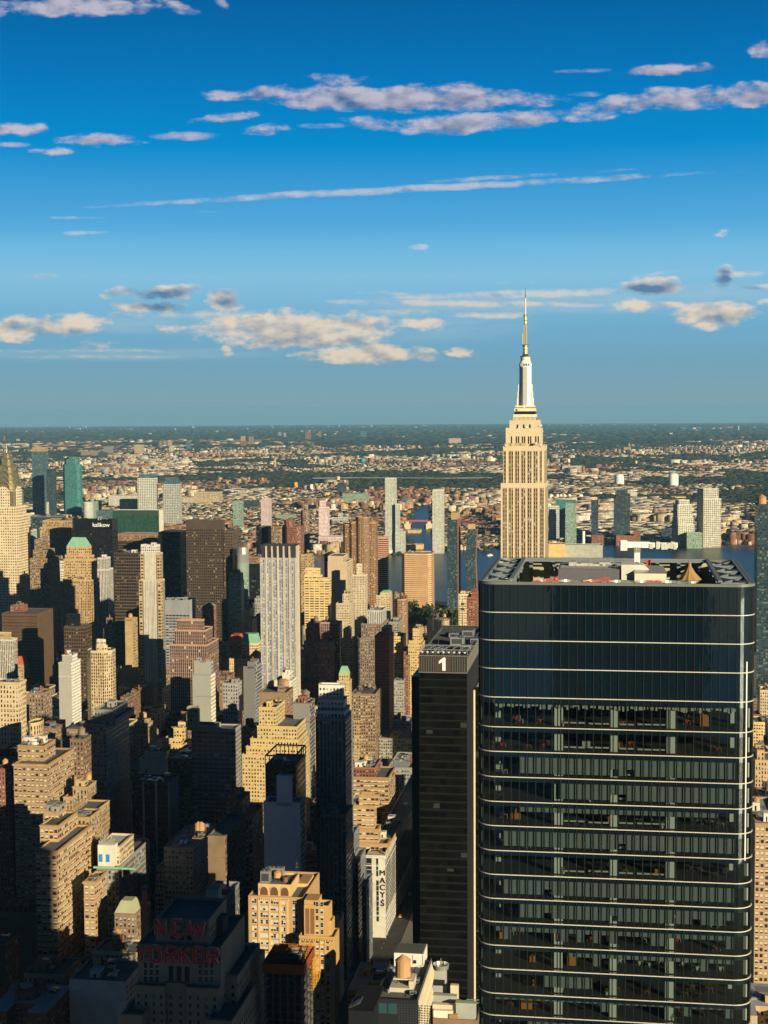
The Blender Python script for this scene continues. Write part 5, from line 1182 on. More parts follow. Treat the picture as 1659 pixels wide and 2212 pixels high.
# ------------------------------------------------ the tall pale tower with the mast
def tallest():
    f = Fr('skyscraper', 'tallest pale limestone tower with silver mast and golden antenna', 'E2', 1372, 245, 1062, 2100, 'skyscraper', 'the tallest tower')
    st_, gl = pmat('limestone', (.56,.47,.32), .8, vary=.12), M_DARK
    fac = facade('tall_wall', (.50,.38,.22), 5.75, 3.75, 1.01, .60, pier=(.17,.11,.085), blind=.16, bcol=(.26,.42,.30), glass=(.022,.014,.014), vary=.06)
    fac2 = facade('tall_wall_plain', (.52,.40,.24), 5.75, 3.75, .30, .0001, blind=0, vary=.08)
    wl = MB(); rf = MB(); fins = MB()
    D = 62
    T = [(245,1062,2082,0,0), (287,1045,1400,3.0,3), (335,975,1075,8.0,8), (405,942,925,10.5,11)]
    tops = [f.Z(t[2], t[3]) for t in T]
    bays = {0: 7, 1: 6.5}
    for k, (xl, xr, yt, dy, bk) in enumerate(T):
        x0, x1 = f.X(xl, yt, dy), f.X(xr, yt, dy); z0 = 0 if k == 0 else tops[k-1]-1.5
        wl.prism(rect(x0,x1,dy,D-bk), z0, tops[k], margin=-99, blank=range(4), blankmi=1)
        dk = wl.parapet(rect(x0,x1,dy,D-bk), tops[k], 1, .6, 1.2); rf.face([(*p, tops[k]-1.2) for p in dk])
        if k < 2:
            cols = [(322,32),(413,26),(457,26),(528,26),(570,26),(641,26),(684,26),(756,26),(797,26),(869,26),(908,26),(986,26)] if k else [(302,26),(341,26),(413,26),(457,26),(528,26),(570,26),(641,26),(684,26),(756,26),(797,26),(869,26),(908,26),(986,26),(1022,26)]
            for px, w_ in cols:
                a_, c_ = f.X(px-w_/2,1600 if k else 2130,dy), f.X(px+w_/2,1600 if k else 2130,dy)
                sb = MB(); zt_ = tops[k]-4.6; sb.prism(rect(a_,c_,dy-.05,dy-.01), z0, zt_, c_-a_, 3.75, 0, margin=0); sb.obj('window_strip', [fac], f.r)
                fins.box(a_-.28, a_-.02, dy-.32, dy-.01, z0, zt_+.6); fins.box(c_+.02, c_+.28, dy-.32, dy-.01, z0, zt_+.6)
            m = 12
            for i in range(m):
                yy = dy + (D-bk-dy)*(i+.5+(.22 if i%2 == 0 else -.22))/m; sb = MB(); sb.prism(rect(x1+.01,x1+.05,yy-.85,yy+.85), z0, tops[k]-4.6, 1.7, 3.75, 0, margin=0); sb.obj('window_strip', [fac], f.r)
    wl.obj('wall', [fac, st_, fac2], f.r); rf.obj('roof', [M_ROOF], f.r); fins.obj('stone_pier', [st_], f.r)
    # window slots of the upper block
    x0, x1 = f.X(405,1200,10.5), f.X(942,1200,10.5)
    for px in (443,533,573,645,685,757,797,890,936):
        b = MB(); xx = f.X(px, 1300, 8); z1, z0 = f.Z(1222, 8), f.Z(1360, 8); b.box(xx-.55, xx+.55, 7.85, 7.98, z0, z1); b.obj('window', [gl], f.r)
    for px in (553,668,782):
        b = MB(); xx = f.X(px, 1040, 10.5); b.box(xx-.7, xx+.7, 10.35, 10.48, f.Z(1070,10.5), f.Z(1003,10.5)); b.obj('window', [gl], f.r)
    ys = (10.5 + D-11)/2; R = lambda px: px*.2171/1.8517/FPX*(f.s0+ys)     # metres per mark at the axis
    cx = (f.X(405,900,10.5)+f.X(942,900,10.5))/2
    zc = lambda py, reg='E2': f.Z(py, ys, reg=reg)
    gold = pmat('mast_gold', (.60,.47,.20), .45, metal=.3); silv = pmat('mast_aluminium', (.88,.88,.85), .45, metal=.0, vary=.04); cream = pmat('deck_cream', (.68,.60,.42), .7)
    def tier(name, half, y0, y1, mat, depth=None):
        b = MB(); h = R(half); hd = depth or h; b.box(cx-h, cx+h, ys-hd, ys+hd, zc(y1), zc(y0)); return b.obj(name, [mat], f.r)
    tier('observation_deck', 200, 868, 935, M_DSTEEL); tier('deck_band', 206, 815, 868, cream); tier('deck_louvre', 190, 760, 815, M_DARK)
    tier('deck_band', 196, 745, 760, cream); tier('deck_band', 188, 700, 745, cream); tier('deck_louvre', 184, 688, 700, M_DARK); tier('deck_band', 176, 655, 688, cream)
    b = MB()
    for i in range(18):
        a = -R(200) + R(400)*i/17; b.box(cx+a-.35, cx+a+.35, ys-R(200)-.2, ys-R(200)-.01, zc(930), zc(872))
    b.obj('deck_column', [cream], f.r)
    # mast: stepped aluminium wings round a glazed core
    core = MB(); core.cyl(cx, ys, zc(660), zc(1905,'E1'), R(92), R(92), 20); core.obj('mast_core', [silv], f.r)
    for half, y1 in ((152,525),(140,400),(128,265),(108,-60)):
        for s_ in (-1, 1):
            b = MB(); h = R(half); w = R(26)
            b.box(cx+min(s_*R(60),s_*h), cx+max(s_*R(60),s_*h), ys-w, ys+w, zc(660), zc(y1)); b.obj('mast_wing', [silv], f.r)
            b = MB(); b.box(cx-w, cx+w, ys+min(s_*R(60),s_*h), ys+max(s_*R(60),s_*h), zc(660), zc(y1))
            if s_ == 1: b.obj('mast_wing', [silv], f.r)
    for s_ in (-22, 0, 22):
        b = MB(); b.box(cx+R(s_-8), cx+R(s_+8), ys-R(94)-.3, ys-R(80), zc(645), zc(1915,'E1')); b.obj('mast_window', [pmat('mast_glass', (.12,.10,.05), .25, metal=.3)], f.r)
        b = MB()
        for q in range(40):
            zz = zc(645) + (zc(1915,'E1')-zc(645))*q/40; b.box(cx+R(s_-8), cx+R(s_+8), ys-R(94)-.42, ys-R(94)-.31, zz, zz+.35)
        b.obj('mast_window_bar', [pmat('mast_bar', (.55,.50,.34))], f.r)
    for s_ in (-11, 11, -34, 34):
        b = MB(); b.box(cx+R(s_-3), cx+R(s_+3), ys-R(94)-.7, ys-R(70), zc(650), zc(1915,'E1')); b.obj('mast_rib', [silv], f.r)
    r1 = lambda px: px*.1717/1.8517/FPX*(f.s0+ys); Z1 = lambda py: zc(py,'E1')
    def ring(name, y0, y1, ra, rb, mat, n=20):
        b = MB(); b.cyl(cx, ys, Z1(y1), Z1(y0), r1(rb), r1(ra), n); return b.obj(name, [mat], f.r)
    ring('mast_head', 1895, 1915, 138, 138, silv); ring('mast_lantern', 1828, 1895, 130, 130, M_DARK)
    for i in range(16):
        a = 2*math.pi*i/16; b = MB(); b.box(cx+math.cos(a)*r1(133)-.3, cx+math.cos(a)*r1(133)+.3, ys+math.sin(a)*r1(133)-.3, ys+math.sin(a)*r1(133)+.3, Z1(1895), Z1(1828)); b.obj('lantern_post', [silv], f.r)
    ring('mast_head', 1765, 1828, 112, 138, silv); ring('mast_drum', 1672, 1765, 112, 108, cream); ring('mast_ring', 1660, 1672, 124, 128, M_DSTEEL)
    ring('mast_cone', 1602, 1660, 50, 80, M_DSTEEL); ring('antenna_base', 1405, 1602, 50, 56, gold, 8); ring('antenna_ring', 1392, 1405, 84, 84, M_DSTEEL, 12)
    def lattice(name, y0, y1, h, mat):
        b = MB(); za, zb = Z1(y1), Z1(y0); w = r1(h); n = max(3, int((zb-za)/(w*1.6)))
        for sx in (-1,1):
            for sy in (-1,1): b.bar((cx+sx*w, ys+sy*w, za), (cx+sx*w, ys+sy*w, zb), .42)
        for i in range(n):
            z0, z1 = za+(zb-za)*i/n, za+(zb-za)*(i+1)/n
            for sx in (-1,1):
                b.bar((cx-w, ys+sx*w, z0), (cx+w, ys+sx*w, z1), .3); b.bar((cx+sx*w, ys+w, z0), (cx+sx*w, ys-w, z1), .3); b.bar((cx-w, ys+sx*w, z1), (cx+w, ys+sx*w, z1), .3)
        b.box(cx-w*.35, cx+w*.35, ys-w*.35, ys+w*.35, za, zb)
        return b.obj(name, [mat], f.r)
    lattice('antenna_lattice', 1110, 1392, 32, gold); lattice('antenna_lattice', 925, 1110, 28, gold)
    b = MB(); b.box(cx-r1(62), cx-r1(34), ys-1, ys+1, Z1(1375), Z1(1120)); b.obj('antenna_panel', [cream], f.r)
    ring('antenna_section', 712, 925, 32, 30, gold, 8); ring('antenna_ring', 700, 712, 50, 50, M_DSTEEL, 12)
    for y in (740,820,905,1430,1500,1560): ring('antenna_ring', y, y+10, 46 if y < 1000 else 64, 46 if y < 1000 else 64, M_DSTEEL, 10)
    ring('antenna_pole', 300, 700, 14, 16, pmat('pole_cream', (.62,.56,.42), .5), 8); ring('antenna_ring', 292, 300, 24, 24, M_DSTEEL, 8); ring('antenna_tip', 60, 292, 2.5, 9, M_DSTEEL, 6)
    # dishes and roof gear on the setbacks
    for px, py, rr, dy in ((345,1390,14,2.5),(900,1345,15,2.5),(990,1390,14,2.5),(738,1052,20,8.2),(592,1052,15,8.2),(995,1020,16,8.5),(685,678,20,14)):
        b = MB(); c = Vector((f.X(px,py,dy), dy-.8, f.Z(py,dy))); r0 = rr*.2171/1.8517/FPX*f.s0
        ring_ = [(c.x+math.cos(a)*r0, c.y, c.z+math.sin(a)*r0) for a in [2*math.pi*i/12 for i in range(12)]]
        for i in range(12): b.face([ring_[i], ring_[(i+1)%12], (c.x, c.y+.5, c.z)])
        b.bar((c.x,c.y,c.z),(c.x,c.y+1.2,c.z-1.5),.3); b.obj('dish_antenna', [M_WPAINT], f.r)
    for px in (380, 460, 560, 640, 905):
        b = MB(); xx = f.X(px,1385,2.0); b.box(xx-3, xx+3, 4.2, 6.5, tops[1], tops[1]+2.6); b.obj('roof_plant', [pmat('plant_tan', (.42,.36,.22))], f.r)
    b = MB(); xa = f.X(340,1100,9); b.box(xa, xa+4.6, 9, 13, f.Z(1340,9), f.Z(1068,9)); b.obj('corner_frame', [cream], f.r)
    b = MB(); b.box(xa+1.2, xa+3.8, 8.8, 9, f.Z(1330,9), f.Z(1085,9)); b.obj('corner_panel', [M_DARK], f.r)
    f.rec(D, 625, 1202, xr=1186)
tallest()

# ------------------------------------------------ steel crowned tower with needle spire (left edge)
def steel_spire():
    f = Fr('skyscraper', 'white tower with sunburst arched steel crown and needle spire at the left edge', 'CH', 1975, -20, 292, 1500, 'skyscraper', 'the steel spire tower')
    D = 34; wh = facade('spire_wall', (.66,.58,.42), 3.2, 3.7, .50, .48, glass=(.02,.02,.02), blind=.2); whp = pmat('spire_white', (.66,.58,.42))
    stl = pmat('crown_steel', (.42,.37,.25), .38, metal=.75, vary=.3, scale=.5); dk = M_DARK
    wl = MB(); rf = MB()
    zS = f.Z(1840); zL = f.Z(2010)
    xr = f.X(292, 1600)
    W = 34.0; x1 = xr; x0 = x1 - W; cx = (x0+x1)/2
    wl.prism(rect(x0-1.5, x1+6, -4, D+6), 0, zL, 3.2, 3.7, 0); rf.face([(*p, zL-.6) for p in wl.parapet(rect(x0-1.5, x1+6, -4, D+6), zL, 1, .6, .6)])
    wl.prism(rect(x0-.5, x1+2, -1.5, D+2), zL-1.5, zS, 3.2, 3.7, 0); rf.face([(*p, zS-.6) for p in wl.parapet(rect(x0-.5, x1+2, -1.5, D+2), zS, 1, .6, .6)])
    bx0, bx1 = cx-11, cx+11
    cyy = D/2
    z2 = f.Z(1560, 6)
    wl.prism(rect(cx-W/2+1.5, cx+W/2-1.5, 1.5, D-1.5), zS-1, f.Z(1520, 2), 3.2, 3.7, 0, topcap=1)
    wl.obj('wall', [wh, whp], f.r); rf.obj('roof', [M_ROOF], f.r)
    # nested arches, each an extruded half round across both directions
    def arch(hw, ztop, dep, front, name='crown_arch', mat=stl):
        b = MB(); zsp = ztop - hw*1.05; n = 14; prof = [(-hw, zsp-9), (-hw, zsp)] + [(-hw*math.cos(math.pi*i/n), zsp + hw*1.05*math.sin(math.pi*i/n)) for i in range(1, n)] + [(hw, zsp), (hw, zsp-9)]
        for ax in (0, 1):
            A = [((cx+p, cyy-dep, z) if ax == 0 else (cx+dep, cyy+p, z)) for p, z in prof]; B = [((cx+p, cyy+dep, z) if ax == 0 else (cx-dep, cyy+p, z)) for p, z in prof]
            b.face(A); b.face(B[::-1])
            for i in range(len(A)-1): b.face([A[i], B[i], B[i+1], A[i+1]])
        o = b.obj(name, [mat], f.r)
        # triangular windows round the arch
        wm = MB()
        for i in range(1, 8):
            a = math.pi*i/8
            for ax in (0, 1):
                for rr0, rr1 in ((.74, .92),):
                    def P(r_, a_):
                        p, z = -hw*r_*math.cos(a_), zsp + hw*1.05*r_*math.sin(a_)
                        return (cx+p, cyy-dep-.12, z) if ax == 0 else (cx+dep+.12, cyy+p, z)
                    wm.face([P(rr0, a-.10), P(rr0, a+.10), P(rr1, a)])
        wm.obj('triangle_window', [dk], o)
        rim = MB()
        for ax in (0, 1):
            for i in range(16):
                a0, a1 = math.pi*i/16, math.pi*(i+1)/16
                q = lambda a_, r_: ((cx-hw*r_*math.cos(a_), cyy-dep-.5, zsp+hw*1.05*r_*math.sin(a_)) if ax == 0 else (cx+dep+.5, cyy-hw*r_*math.cos(a_), zsp+hw*1.05*r_*math.sin(a_)))
                rim.bar(q(a0,.985), q(a1,.985), .9)
        rim.obj('arch_rim', [stl], o)
    m = lambda px: px*.1989/1.8517/FPX*1990
    arch(m(150)*1.0, f.Z(1325,8), 15.8, 0); arch(m(137), f.Z(1225,8), 14.2, 0); arch(m(120), f.Z(1118,9), 12.4, 0); arch(m(96), f.Z(990,10), 10.4, 0); arch(m(66), f.Z(850,12), 7.4, 0); arch(m(40), f.Z(760,14), 4.6, 0)
    # pale arched window faces at the foot of the crown
    for ax in (0, 1):
        b = MB(); hw = 9.5; zb = zS-1; zt = f.Z(1440, 1) ; n = 12
        prof = [(-hw, zb), (-hw, zt-hw)] + [(-hw*math.cos(math.pi*i/n), zt-hw+hw*math.sin(math.pi*i/n)) for i in range(1, n)] + [(hw, zt-hw), (hw, zb)]
        A = [((cx+p, -.2, z) if ax == 0 else (cx+W/2-.2, cyy+p, z)) for p, z in prof]
        uv = [((p+hw)/3.2, -(zt-z)/3.7-.5) for p, z in prof]
        b.face(A, 0, uv)
        B = [((x, 3.0, z) if ax == 0 else (x-3, y, z)) for x, y, z in A]
        for i in range(len(A)-1): b.face([A[i], B[i], B[i+1], A[i+1]], 1)
        b.obj('arched_face', [wh, whp], f.r)
        for s_ in (-1, 1):
            b = MB(); c = s_*13.2
            if ax == 0: b.box(cx+c-2.6, cx+c+2.6, 0.4, 3, zb, f.Z(1530,1))
            else: b.box(cx+W/2-3, cx+W/2-.5, cyy+c-2.6, cyy+c+2.6, zb, f.Z(1530,1))
            b.obj('crown_corner', [stl], f.r)
    ax_ = 17
    b = MB(); r0 = m(42); zc = [f.Z(850,ax_), f.Z(700,ax_), f.Z(570,ax_), f.Z(380,ax_), f.Z(155,ax_)]
    b.cyl(cx, cyy, zc[0]-6, zc[1], m(40), m(20), 8, cap=False); b.cyl(cx, cyy, zc[1], zc[2], m(20), m(11), 8, cap=False); b.obj('spire_base', [pmat('spire_gold_steel', (.60,.50,.26), .3, metal=.8)], f.r)
    b = MB(); b.cyl(cx, cyy, zc[2], zc[3], m(11), m(6), 6, cap=False); b.cyl(cx, cyy, zc[3], zc[4], m(6), 0, 6); b.obj('spire_needle', [M_DSTEEL], f.r)
    f.rec(D, 913, 1230, xr=56)
steel_spire()

# ------------------------------------------------ the big dark glass tower in front
def glass_tower():
    f = Fr('glass_office_tower', 'huge dark glass office tower with rounded corners and white floor lines', 'D', 305, 1032, 1632, 1260, 'office tower', 'the big glass tower')
    W = f.W; D = 50.0; RAD = 3.4; x0, x1 = -W/2, W/2
    def outline(inset=0.0, n=8, D_=D):
        r = RAD; pts = []
        for cx_, cy_, a0 in ((x0+r, r, 180), (x1-r, r, 270), (x1-r, D_-r, 0), (x0+r, D_-r, 90)):
            for i in range(n+1):
                a = R_(a0 + 90*i/n); pts.append((cx_+(r-inset)*math.cos(a), cy_+(r-inset)*math.sin(a)))
        return pts
    ztop = f.Z(1262)
    rows = [1326,1387,1448.6,1511,1576,1629.6,1685,1739,1792,1846,1898.5,1951,2002,2053,2104.5,2158,2206]
    zl = [f.Z(y) for y in rows]; dz = (zl[6]-zl[-1])/10
    while zl[-1] > -2: zl.append(zl[-1]-dz)
    zl = [z for z in zl if z > 2]
    # glass
    def glassmat(name, tint, opa, refl=.05):
        m = bpy.data.materials.new(name); m.use_nodes = True; T = NT(m.node_tree); T.N.clear()
        out = T.new('ShaderNodeOutputMaterial'); tr = T.new('ShaderNodeBsdfTransparent'); T.put(tr.inputs[0], (*tint, 1))
        gl = T.new('ShaderNodeBsdfGlossy'); T.put(gl.inputs[0], (.80,.95,1.0,1)); gl.inputs['Roughness'].default_value = .035
        lw = T.new('ShaderNodeLayerWeight'); lw.inputs[0].default_value = .5
        fres = T.m('ADD', .035, T.m('MULTIPLY', T.m('POWER', lw.outputs['Facing'], 5.0), .96))
        tc = T.new('ShaderNodeTexCoord'); bp = T.new('ShaderNodeBump'); bp.inputs['Strength'].default_value = .06; bp.inputs['Distance'].default_value = .5
        x, y, z = T.sep(tc.outputs['Object'])
        T.put(bp.inputs['Height'], T.noise(T.comb(x, y, T.m('MULTIPLY', z, .45)), .22, 3, .5)); T.put(gl.inputs['Normal'], bp.outputs[0])
        mx = T.new('ShaderNodeMixShader'); T.put(mx.inputs[0], T.m('ADD', fres, refl, clamp=True)); 
        if opa:
            df = T.new('ShaderNodeBsdfDiffuse'); T.put(df.inputs[0], (*opa, 1)); T.L.new(df.outputs[0], mx.inputs[1])
        else: T.L.new(tr.outputs[0], mx.inputs[1])
        T.L.new(gl.outputs[0], mx.inputs[2]); T.L.new(mx.outputs[0], out.inputs[0]); return m
    gvis = glassmat('vision_glass', (.45,.51,.51), None); gop = glassmat('spandrel_glass', None or (0,0,0), (.004,.011,.018), .20)
    o = outline()
    g = MB(); g2 = MB()
    bounds = [ztop] + zl + [0]
    for k in range(len(bounds)-1):
        zt, zb = bounds[k], bounds[k+1]
        if k < 4 or k == len(bounds)-2: g2.prism(o, zb, zt, margin=-99, blank=range(len(o)), blankmi=0)
        else:
            h = zt - zb; zs = zt - h*(.20)
            g2.prism(o, zs, zt, margin=-99, blank=range(len(o)), blankmi=0)
            g.prism(o, zb, zs, margin=-99, blank=range(len(o)), blankmi=0)
    g.obj('curtain_wall', [gvis], f.r); g2.obj('spandrel_wall', [gop], f.r)
    # floor lines: slim projecting metal ledges
    ledge = pmat('floor_ledge', (.58,.57,.48), .5, metal=.1, vary=.05)
    for k, z in enumerate(zl):
        b = MB(); a = outline(-.22); c = outline(.0)
        n = len(a)
        for i in range(n):
            j = (i+1)%n
            b.face([(*a[i],z-.075),(*a[j],z-.075),(*a[j],z+.075),(*a[i],z+.075)]); b.face([(*a[i],z+.075),(*a[j],z+.075),(*c[j],z+.075),(*c[i],z+.075)]); b.face([(*a[i],z-.075),(*c[i],z-.075),(*c[j],z-.075),(*a[j],z-.075)])
        b.obj('floor_ledge', [ledge], f.r)
    # mullions
    NB = 29; mul = MB(); dmat = pmat('mullion', (.015,.017,.018), .5, metal=.3, vary=.05)
    fw = (W-2*RAD)/NB
    for i in range(NB+1):
        xx = x0+RAD+fw*i; mul.box(xx-.07, xx+.07, -.16, .02, 0, ztop)
        mul.box(xx-.07, xx+.07, D-.02, D+.16, 0, ztop)
    for i in range(24):
        yy = RAD + (D-2*RAD)*i/23
        mul.box(x0-.16, x0+.02, yy-.07, yy+.07, 0, ztop); mul.box(x1-.02, x1+.16, yy-.07, yy+.07, 0, ztop)
    for a in (200, 225, 250):
        mul.cyl(x0+RAD+RAD*math.cos(R_(a)), RAD+RAD*math.sin(R_(a)), 0, ztop, .1, .1, 6)
    for a in (340, 320):
        mul.cyl(x1-RAD+RAD*math.cos(R_(a)), RAD+RAD*math.sin(R_(a)), 0, ztop, .1, .1, 6)
    mul.obj('mullion', [dmat], f.r)
    tm = pmat('highlight_white', (.95,.93,.86), .5, metal=.0, vary=0)
    b = MB(); a = R_(304); cxx, cyy = x1-RAD+RAD*1.02*math.cos(a), RAD+RAD*1.02*math.sin(a); b.cyl(cxx, cyy, f.Z(1850), f.Z(1425), .13, .13, 8); b.obj('corner_highlight', [tm], f.r)  # near-white strip added to imitate the sun highlight on the rounded corner
    # interior: slabs, core, columns, blinds
    slab = MB()
    for k, z in enumerate(zl):
        p = outline(.5); h = ((zl[k-1] if k else ztop) - z)
        slab.face([(*q, z+.12) for q in p]); 
        if k >= 4: slab.face([(*q, z+h*.80) for q in reversed(p)])
    slab.obj('floor_slab', [pmat('office_floor', (.10,.10,.09), .9, vary=.2)], f.r)
    core = MB(); core.box(-W*.28, W*.28, 13, D-13, 0, zl[3]+.1); core.obj('core', [pmat('core_wall', (.10,.11,.10), .9)], f.r)
    colm = pmat('column_cladding', (.78,.80,.72), .6, vary=.05)
    for px in (520, 822, 1130):
        for q, wd in ((-14, 14), (12, 26)):
            a, _ = disp('B4', px+q-wd/2, 1050); b_, _ = disp('B4', px+q+wd/2, 1050)
            ta, _ = at_s(a, 1600, f.s0+1.6); tb, _ = at_s(b_, 1600, f.s0+1.6)
            b = MB(); b.box(ta-f.tc, tb-f.tc, 1.6, 2.6, zl[-1], zl[3]-2.2); b.obj('column', [colm], f.r)
    for sx in (-1, 1):
        for yy in (9, 24, 39):
            b = MB(); b.box(sx*(W/2-3.4)-.5, sx*(W/2-3.4)+.5, yy-.6, yy+.6, zl[-1], zl[3]-2); b.obj('column', [colm], f.r)
    shade = pmat('tower_shade', (.26,.295,.28), .8, vary=.12); shade2 = pmat('tower_shade_side', (.42,.46,.38), .8)
    wood = pmat('interior_wood', (.52,.22,.05), .6); inw = pmat('interior_white', (.55,.56,.48), .7); grn = pmat('interior_plant', (.10,.22,.04)); redc = pmat('interior_red', (.50,.05,.03))
    rs = random.Random(4)
    # how far each bay's shade is drawn, floor by floor (from the photograph)
    plan = {4:(0,0,0),5:(0,0,0),6:(.82,3,29),7:(.80,8,29),8:(.25,3,27),9:(.78,1,29),10:(0,0,0),11:(.76,1,29),12:(.74,3,29),13:(.25,0,29),14:(.22,9,29),15:(.6,6,12),16:(.1,0,29)}
    for k in range(4, min(len(zl), 26)):
        zt = zl[k-1]; zb = zl[k]; h = zt-zb; ztb = zt - h*.22
        amt, i0, i1 = plan.get(k, (rs.choice([.8,.3,.75]), rs.randint(0,5), 29))
        b = MB()
        for i in range(i0, i1):
            a = amt
            if k in (6,7,9,11,12) and rs.random() < .06: a *= .6
            if k in (13,14,16) and rs.random() < .2: a += .45
            if a <= 0: continue
            xx = x0+RAD+fw*i; b.box(xx+.16, xx+fw-.16, .42, .46, ztb-(h*.78)*a, ztb)
        for q in range(2):
            yy = RAD*.9+q*1.9+.2; b.box(x0+.4, x0+.44, yy, yy+1.5, zb+.6+(1.5 if q else 0), ztb)
        b.box(x1-1.55, x1-.75, 1.0, 1.04, zb+rs.uniform(.8,1.4), ztb)
        if b.f: b.obj('roller_shade', [shade], f.r)
        # low white sill units between columns and furniture
        z0 = zb+.12; b = MB()
        if k < 13:
            for (p0, p1) in ((545,672),(680,800),(848,935),(945,1105)):
                xa, xb = f.X(p0,1050,1.2,'B4'), f.X(p1,1050,1.2,'B4'); yo = rs.uniform(-.1,.2)
                b.box(xa+.2, xb-.2, 1.5, 1.8, z0+.55+yo, z0+.85+yo)
            b.obj('sill_unit', [inw], f.r)
        desks = MB(); chairs = MB(); mons = MB()
        for q in range(rs.randint(7, 13)):
            xx = rs.uniform(x0+3, x1-3); yy = rs.uniform(2.2, 8)
            desks.box(xx-.8, xx+.8, yy-.4, yy+.4, z0+.70, z0+.75)
            for lx in (-.7,.7): desks.box(xx+lx-.04, xx+lx+.04, yy-.35, yy+.35, z0, z0+.70)
            if rs.random() < .7: mons.box(xx-.3, xx+.3, yy-.03, yy+.03, z0+.95, z0+1.3); mons.box(xx-.05, xx+.05, yy-.05, yy+.05, z0+.75, z0+.95)
            chairs.box(xx-.25, xx+.25, yy-1.0, yy-.5, z0+.42, z0+.5); chairs.box(xx-.25, xx+.25, yy-1.05, yy-.98, z0+.5, z0+1.05); chairs.box(xx-.05, xx+.05, yy-.8, yy-.7, z0, z0+.42)
        desks.obj('desk_row', [inw if rs.random() < .6 else wood], f.r); chairs.obj('chair_row', [rs.choice([inw, M_DSTEEL, redc, inw])], f.r); mons.obj('monitor_row', [M_DARK], f.r)
        for q in range(rs.randint(1, 3)):
            xx = rs.uniform(x0+3, x1-6); b = MB(); b.box(xx, xx+rs.uniform(.8,2.4), rs.uniform(3,5), 5.3, z0, z0+rs.choice([1.2, 1.3, 3.0])); b.obj('cabinet', [wood if rs.random() < .7 else inw], f.r)
        if rs.random() < .5:
            xx = rs.uniform(x0+3, x1-3); b = MB(); b.cyl(xx, 1.6, z0, z0+.6, .22, .3, 8); b.obj('planter', [inw], f.r); 
            b = MB()
            for _ in range(26):
                c = Vector((xx+rs.gauss(0,.22), 1.6+rs.gauss(0,.2), z0+.95+rs.gauss(0,.25))); b.face([c+Vector((-.1,0,-.12)), c+Vector((.1,.03,-.1)), c+Vector((.08,0,.14))])
            b.obj('plant', [grn], f.r)
    # ceiling services line of the first office floor
    b = MB(); z = zl[3]-(zl[3]-zl[4])*.22
    for i in range(60):
        xx = x0+RAD+(W-2*RAD)*i/60; b.box(xx, xx+rs.uniform(.3,.9), 1.0, 1.3, z-rs.uniform(.5,1.3), z-.2)
    b.obj('ceiling_duct', [inw], f.r)
    # ---- crown: parapet rim, deck, back screen, side trusses
    zr = ztop; rim = MB(); a = outline(-.2); c = outline(.45); n = len(a)
    for i in range(n):
        j = (i+1)%n; rim.face([(*a[i],zr+.25),(*a[j],zr+.25),(*c[j],zr+.25),(*c[i],zr+.25)]); rim.face([(*a[i],zr-.3),(*a[j],zr-.3),(*a[j],zr+.25),(*a[i],zr+.25)]); rim.face([(*c[i],zr-.5),(*c[i],zr+.25),(*c[j],zr+.25),(*c[j],zr-.5)])
    rim.obj('parapet_rim', [pmat('rim_grey', (.16,.18,.17), .5, metal=.2)], f.r)
    deck = MB(); zd = zr-9; deck.face([(*q, zd) for q in outline(.6)]); deck.obj('roof', [M_ROOF], f.r)
    inn = MB(); q = outline(.3)
    for i in range(n):
        j = (i+1)%n; inn.face([(*q[i],zd),(*q[i],zr),(*q[j],zr),(*q[j],zd)])
    inn.obj('crown_lining', [pmat('lining_sage', (.36,.36,.24), .8, vary=.1)], f.r)
    cm = pmat('crown_steel_grey', (.20,.235,.26), .5, metal=.3)
    for sx in (-1, 1):
        b = MB(); ox = sx*(W/2-.9); ix = sx*(W/2-6.4)
        b.bar((ox,2,zr+.1),(ox,D-2,zr+.1),.5); b.bar((ix,4,zr+.1),(ix,D-2,zr+.1),.8)
        for i in range(4):
            ya, yb_ = 3+(D-6)*i/4, 3+(D-6)*(i+1)/4
            b.bar((ox,ya,zr),(ix,yb_,zr),.42); b.bar((ix,ya,zr),(ox,yb_,zr),.42); b.bar((ox,ya,zr),(ix,ya,zr),.5)
            b.bar((ix,ya,zr),(ix,ya,zd),.6); b.bar((ix,ya,zr),(ox,(ya+yb_)/2,zd+2),.4)
        b.obj('crown_truss', [cm], f.r)
    b = MB()
    for i in range(9):
        xx = x0+8+(W-16)*i/8; b.box(xx-.4, xx+.4, D-1.9, D-1.1, zd, zr)
        if i in (1, 5): b.bar((xx, D-2.2, zr), (xx+4, D-2.2, zd), .7)
    b.bar((x0+6,D-2,zr+.1),(x1-6,D-2,zr+.1),.8); b.bar((x0+6,D-5,zr+.1),(x1-6,D-5,zr+.1),.4)
    b.obj('crown_frame', [cm], f.r)
    # roof machines are things of their own
    def place(name, label, cat, xx, yy, zz=None, group=None):
        p = st(f.s0+yy, f.tc+xx); r = root(name, p.x, p.y, zd if zz is None else zz); tag(r, label, cat, group); return r
    k4 = lambda px, dy: f.X(px, 1120, dy, 'A4')
    for i, px in enumerate((140, 305, 475, 655, 830, 1005)):
        wd = 3.1
        r = place('cooling_fan', ['leftmost silver cooling fan drum on the glass tower roof','second silver cooling fan drum from the left','third silver cooling fan drum from the left','fourth silver fan drum, in front of the roof crane','fifth silver cooling fan drum from the left','rightmost silver cooling fan drum beside the tan cone'][i], 'cooling fan', k4(px, 6), 6.2, zd, 'cooling fans along the roof edge')
        b = MB(); b.box(-2.9, 2.9, -2.6, 2.6, 0, 6.6); b.obj('fan_housing', [M_DSTEEL], r)
        b = MB(); nn = 24
        b.cyl(0,0,6.6,8.9,2.55,2.65,nn,cap=False)
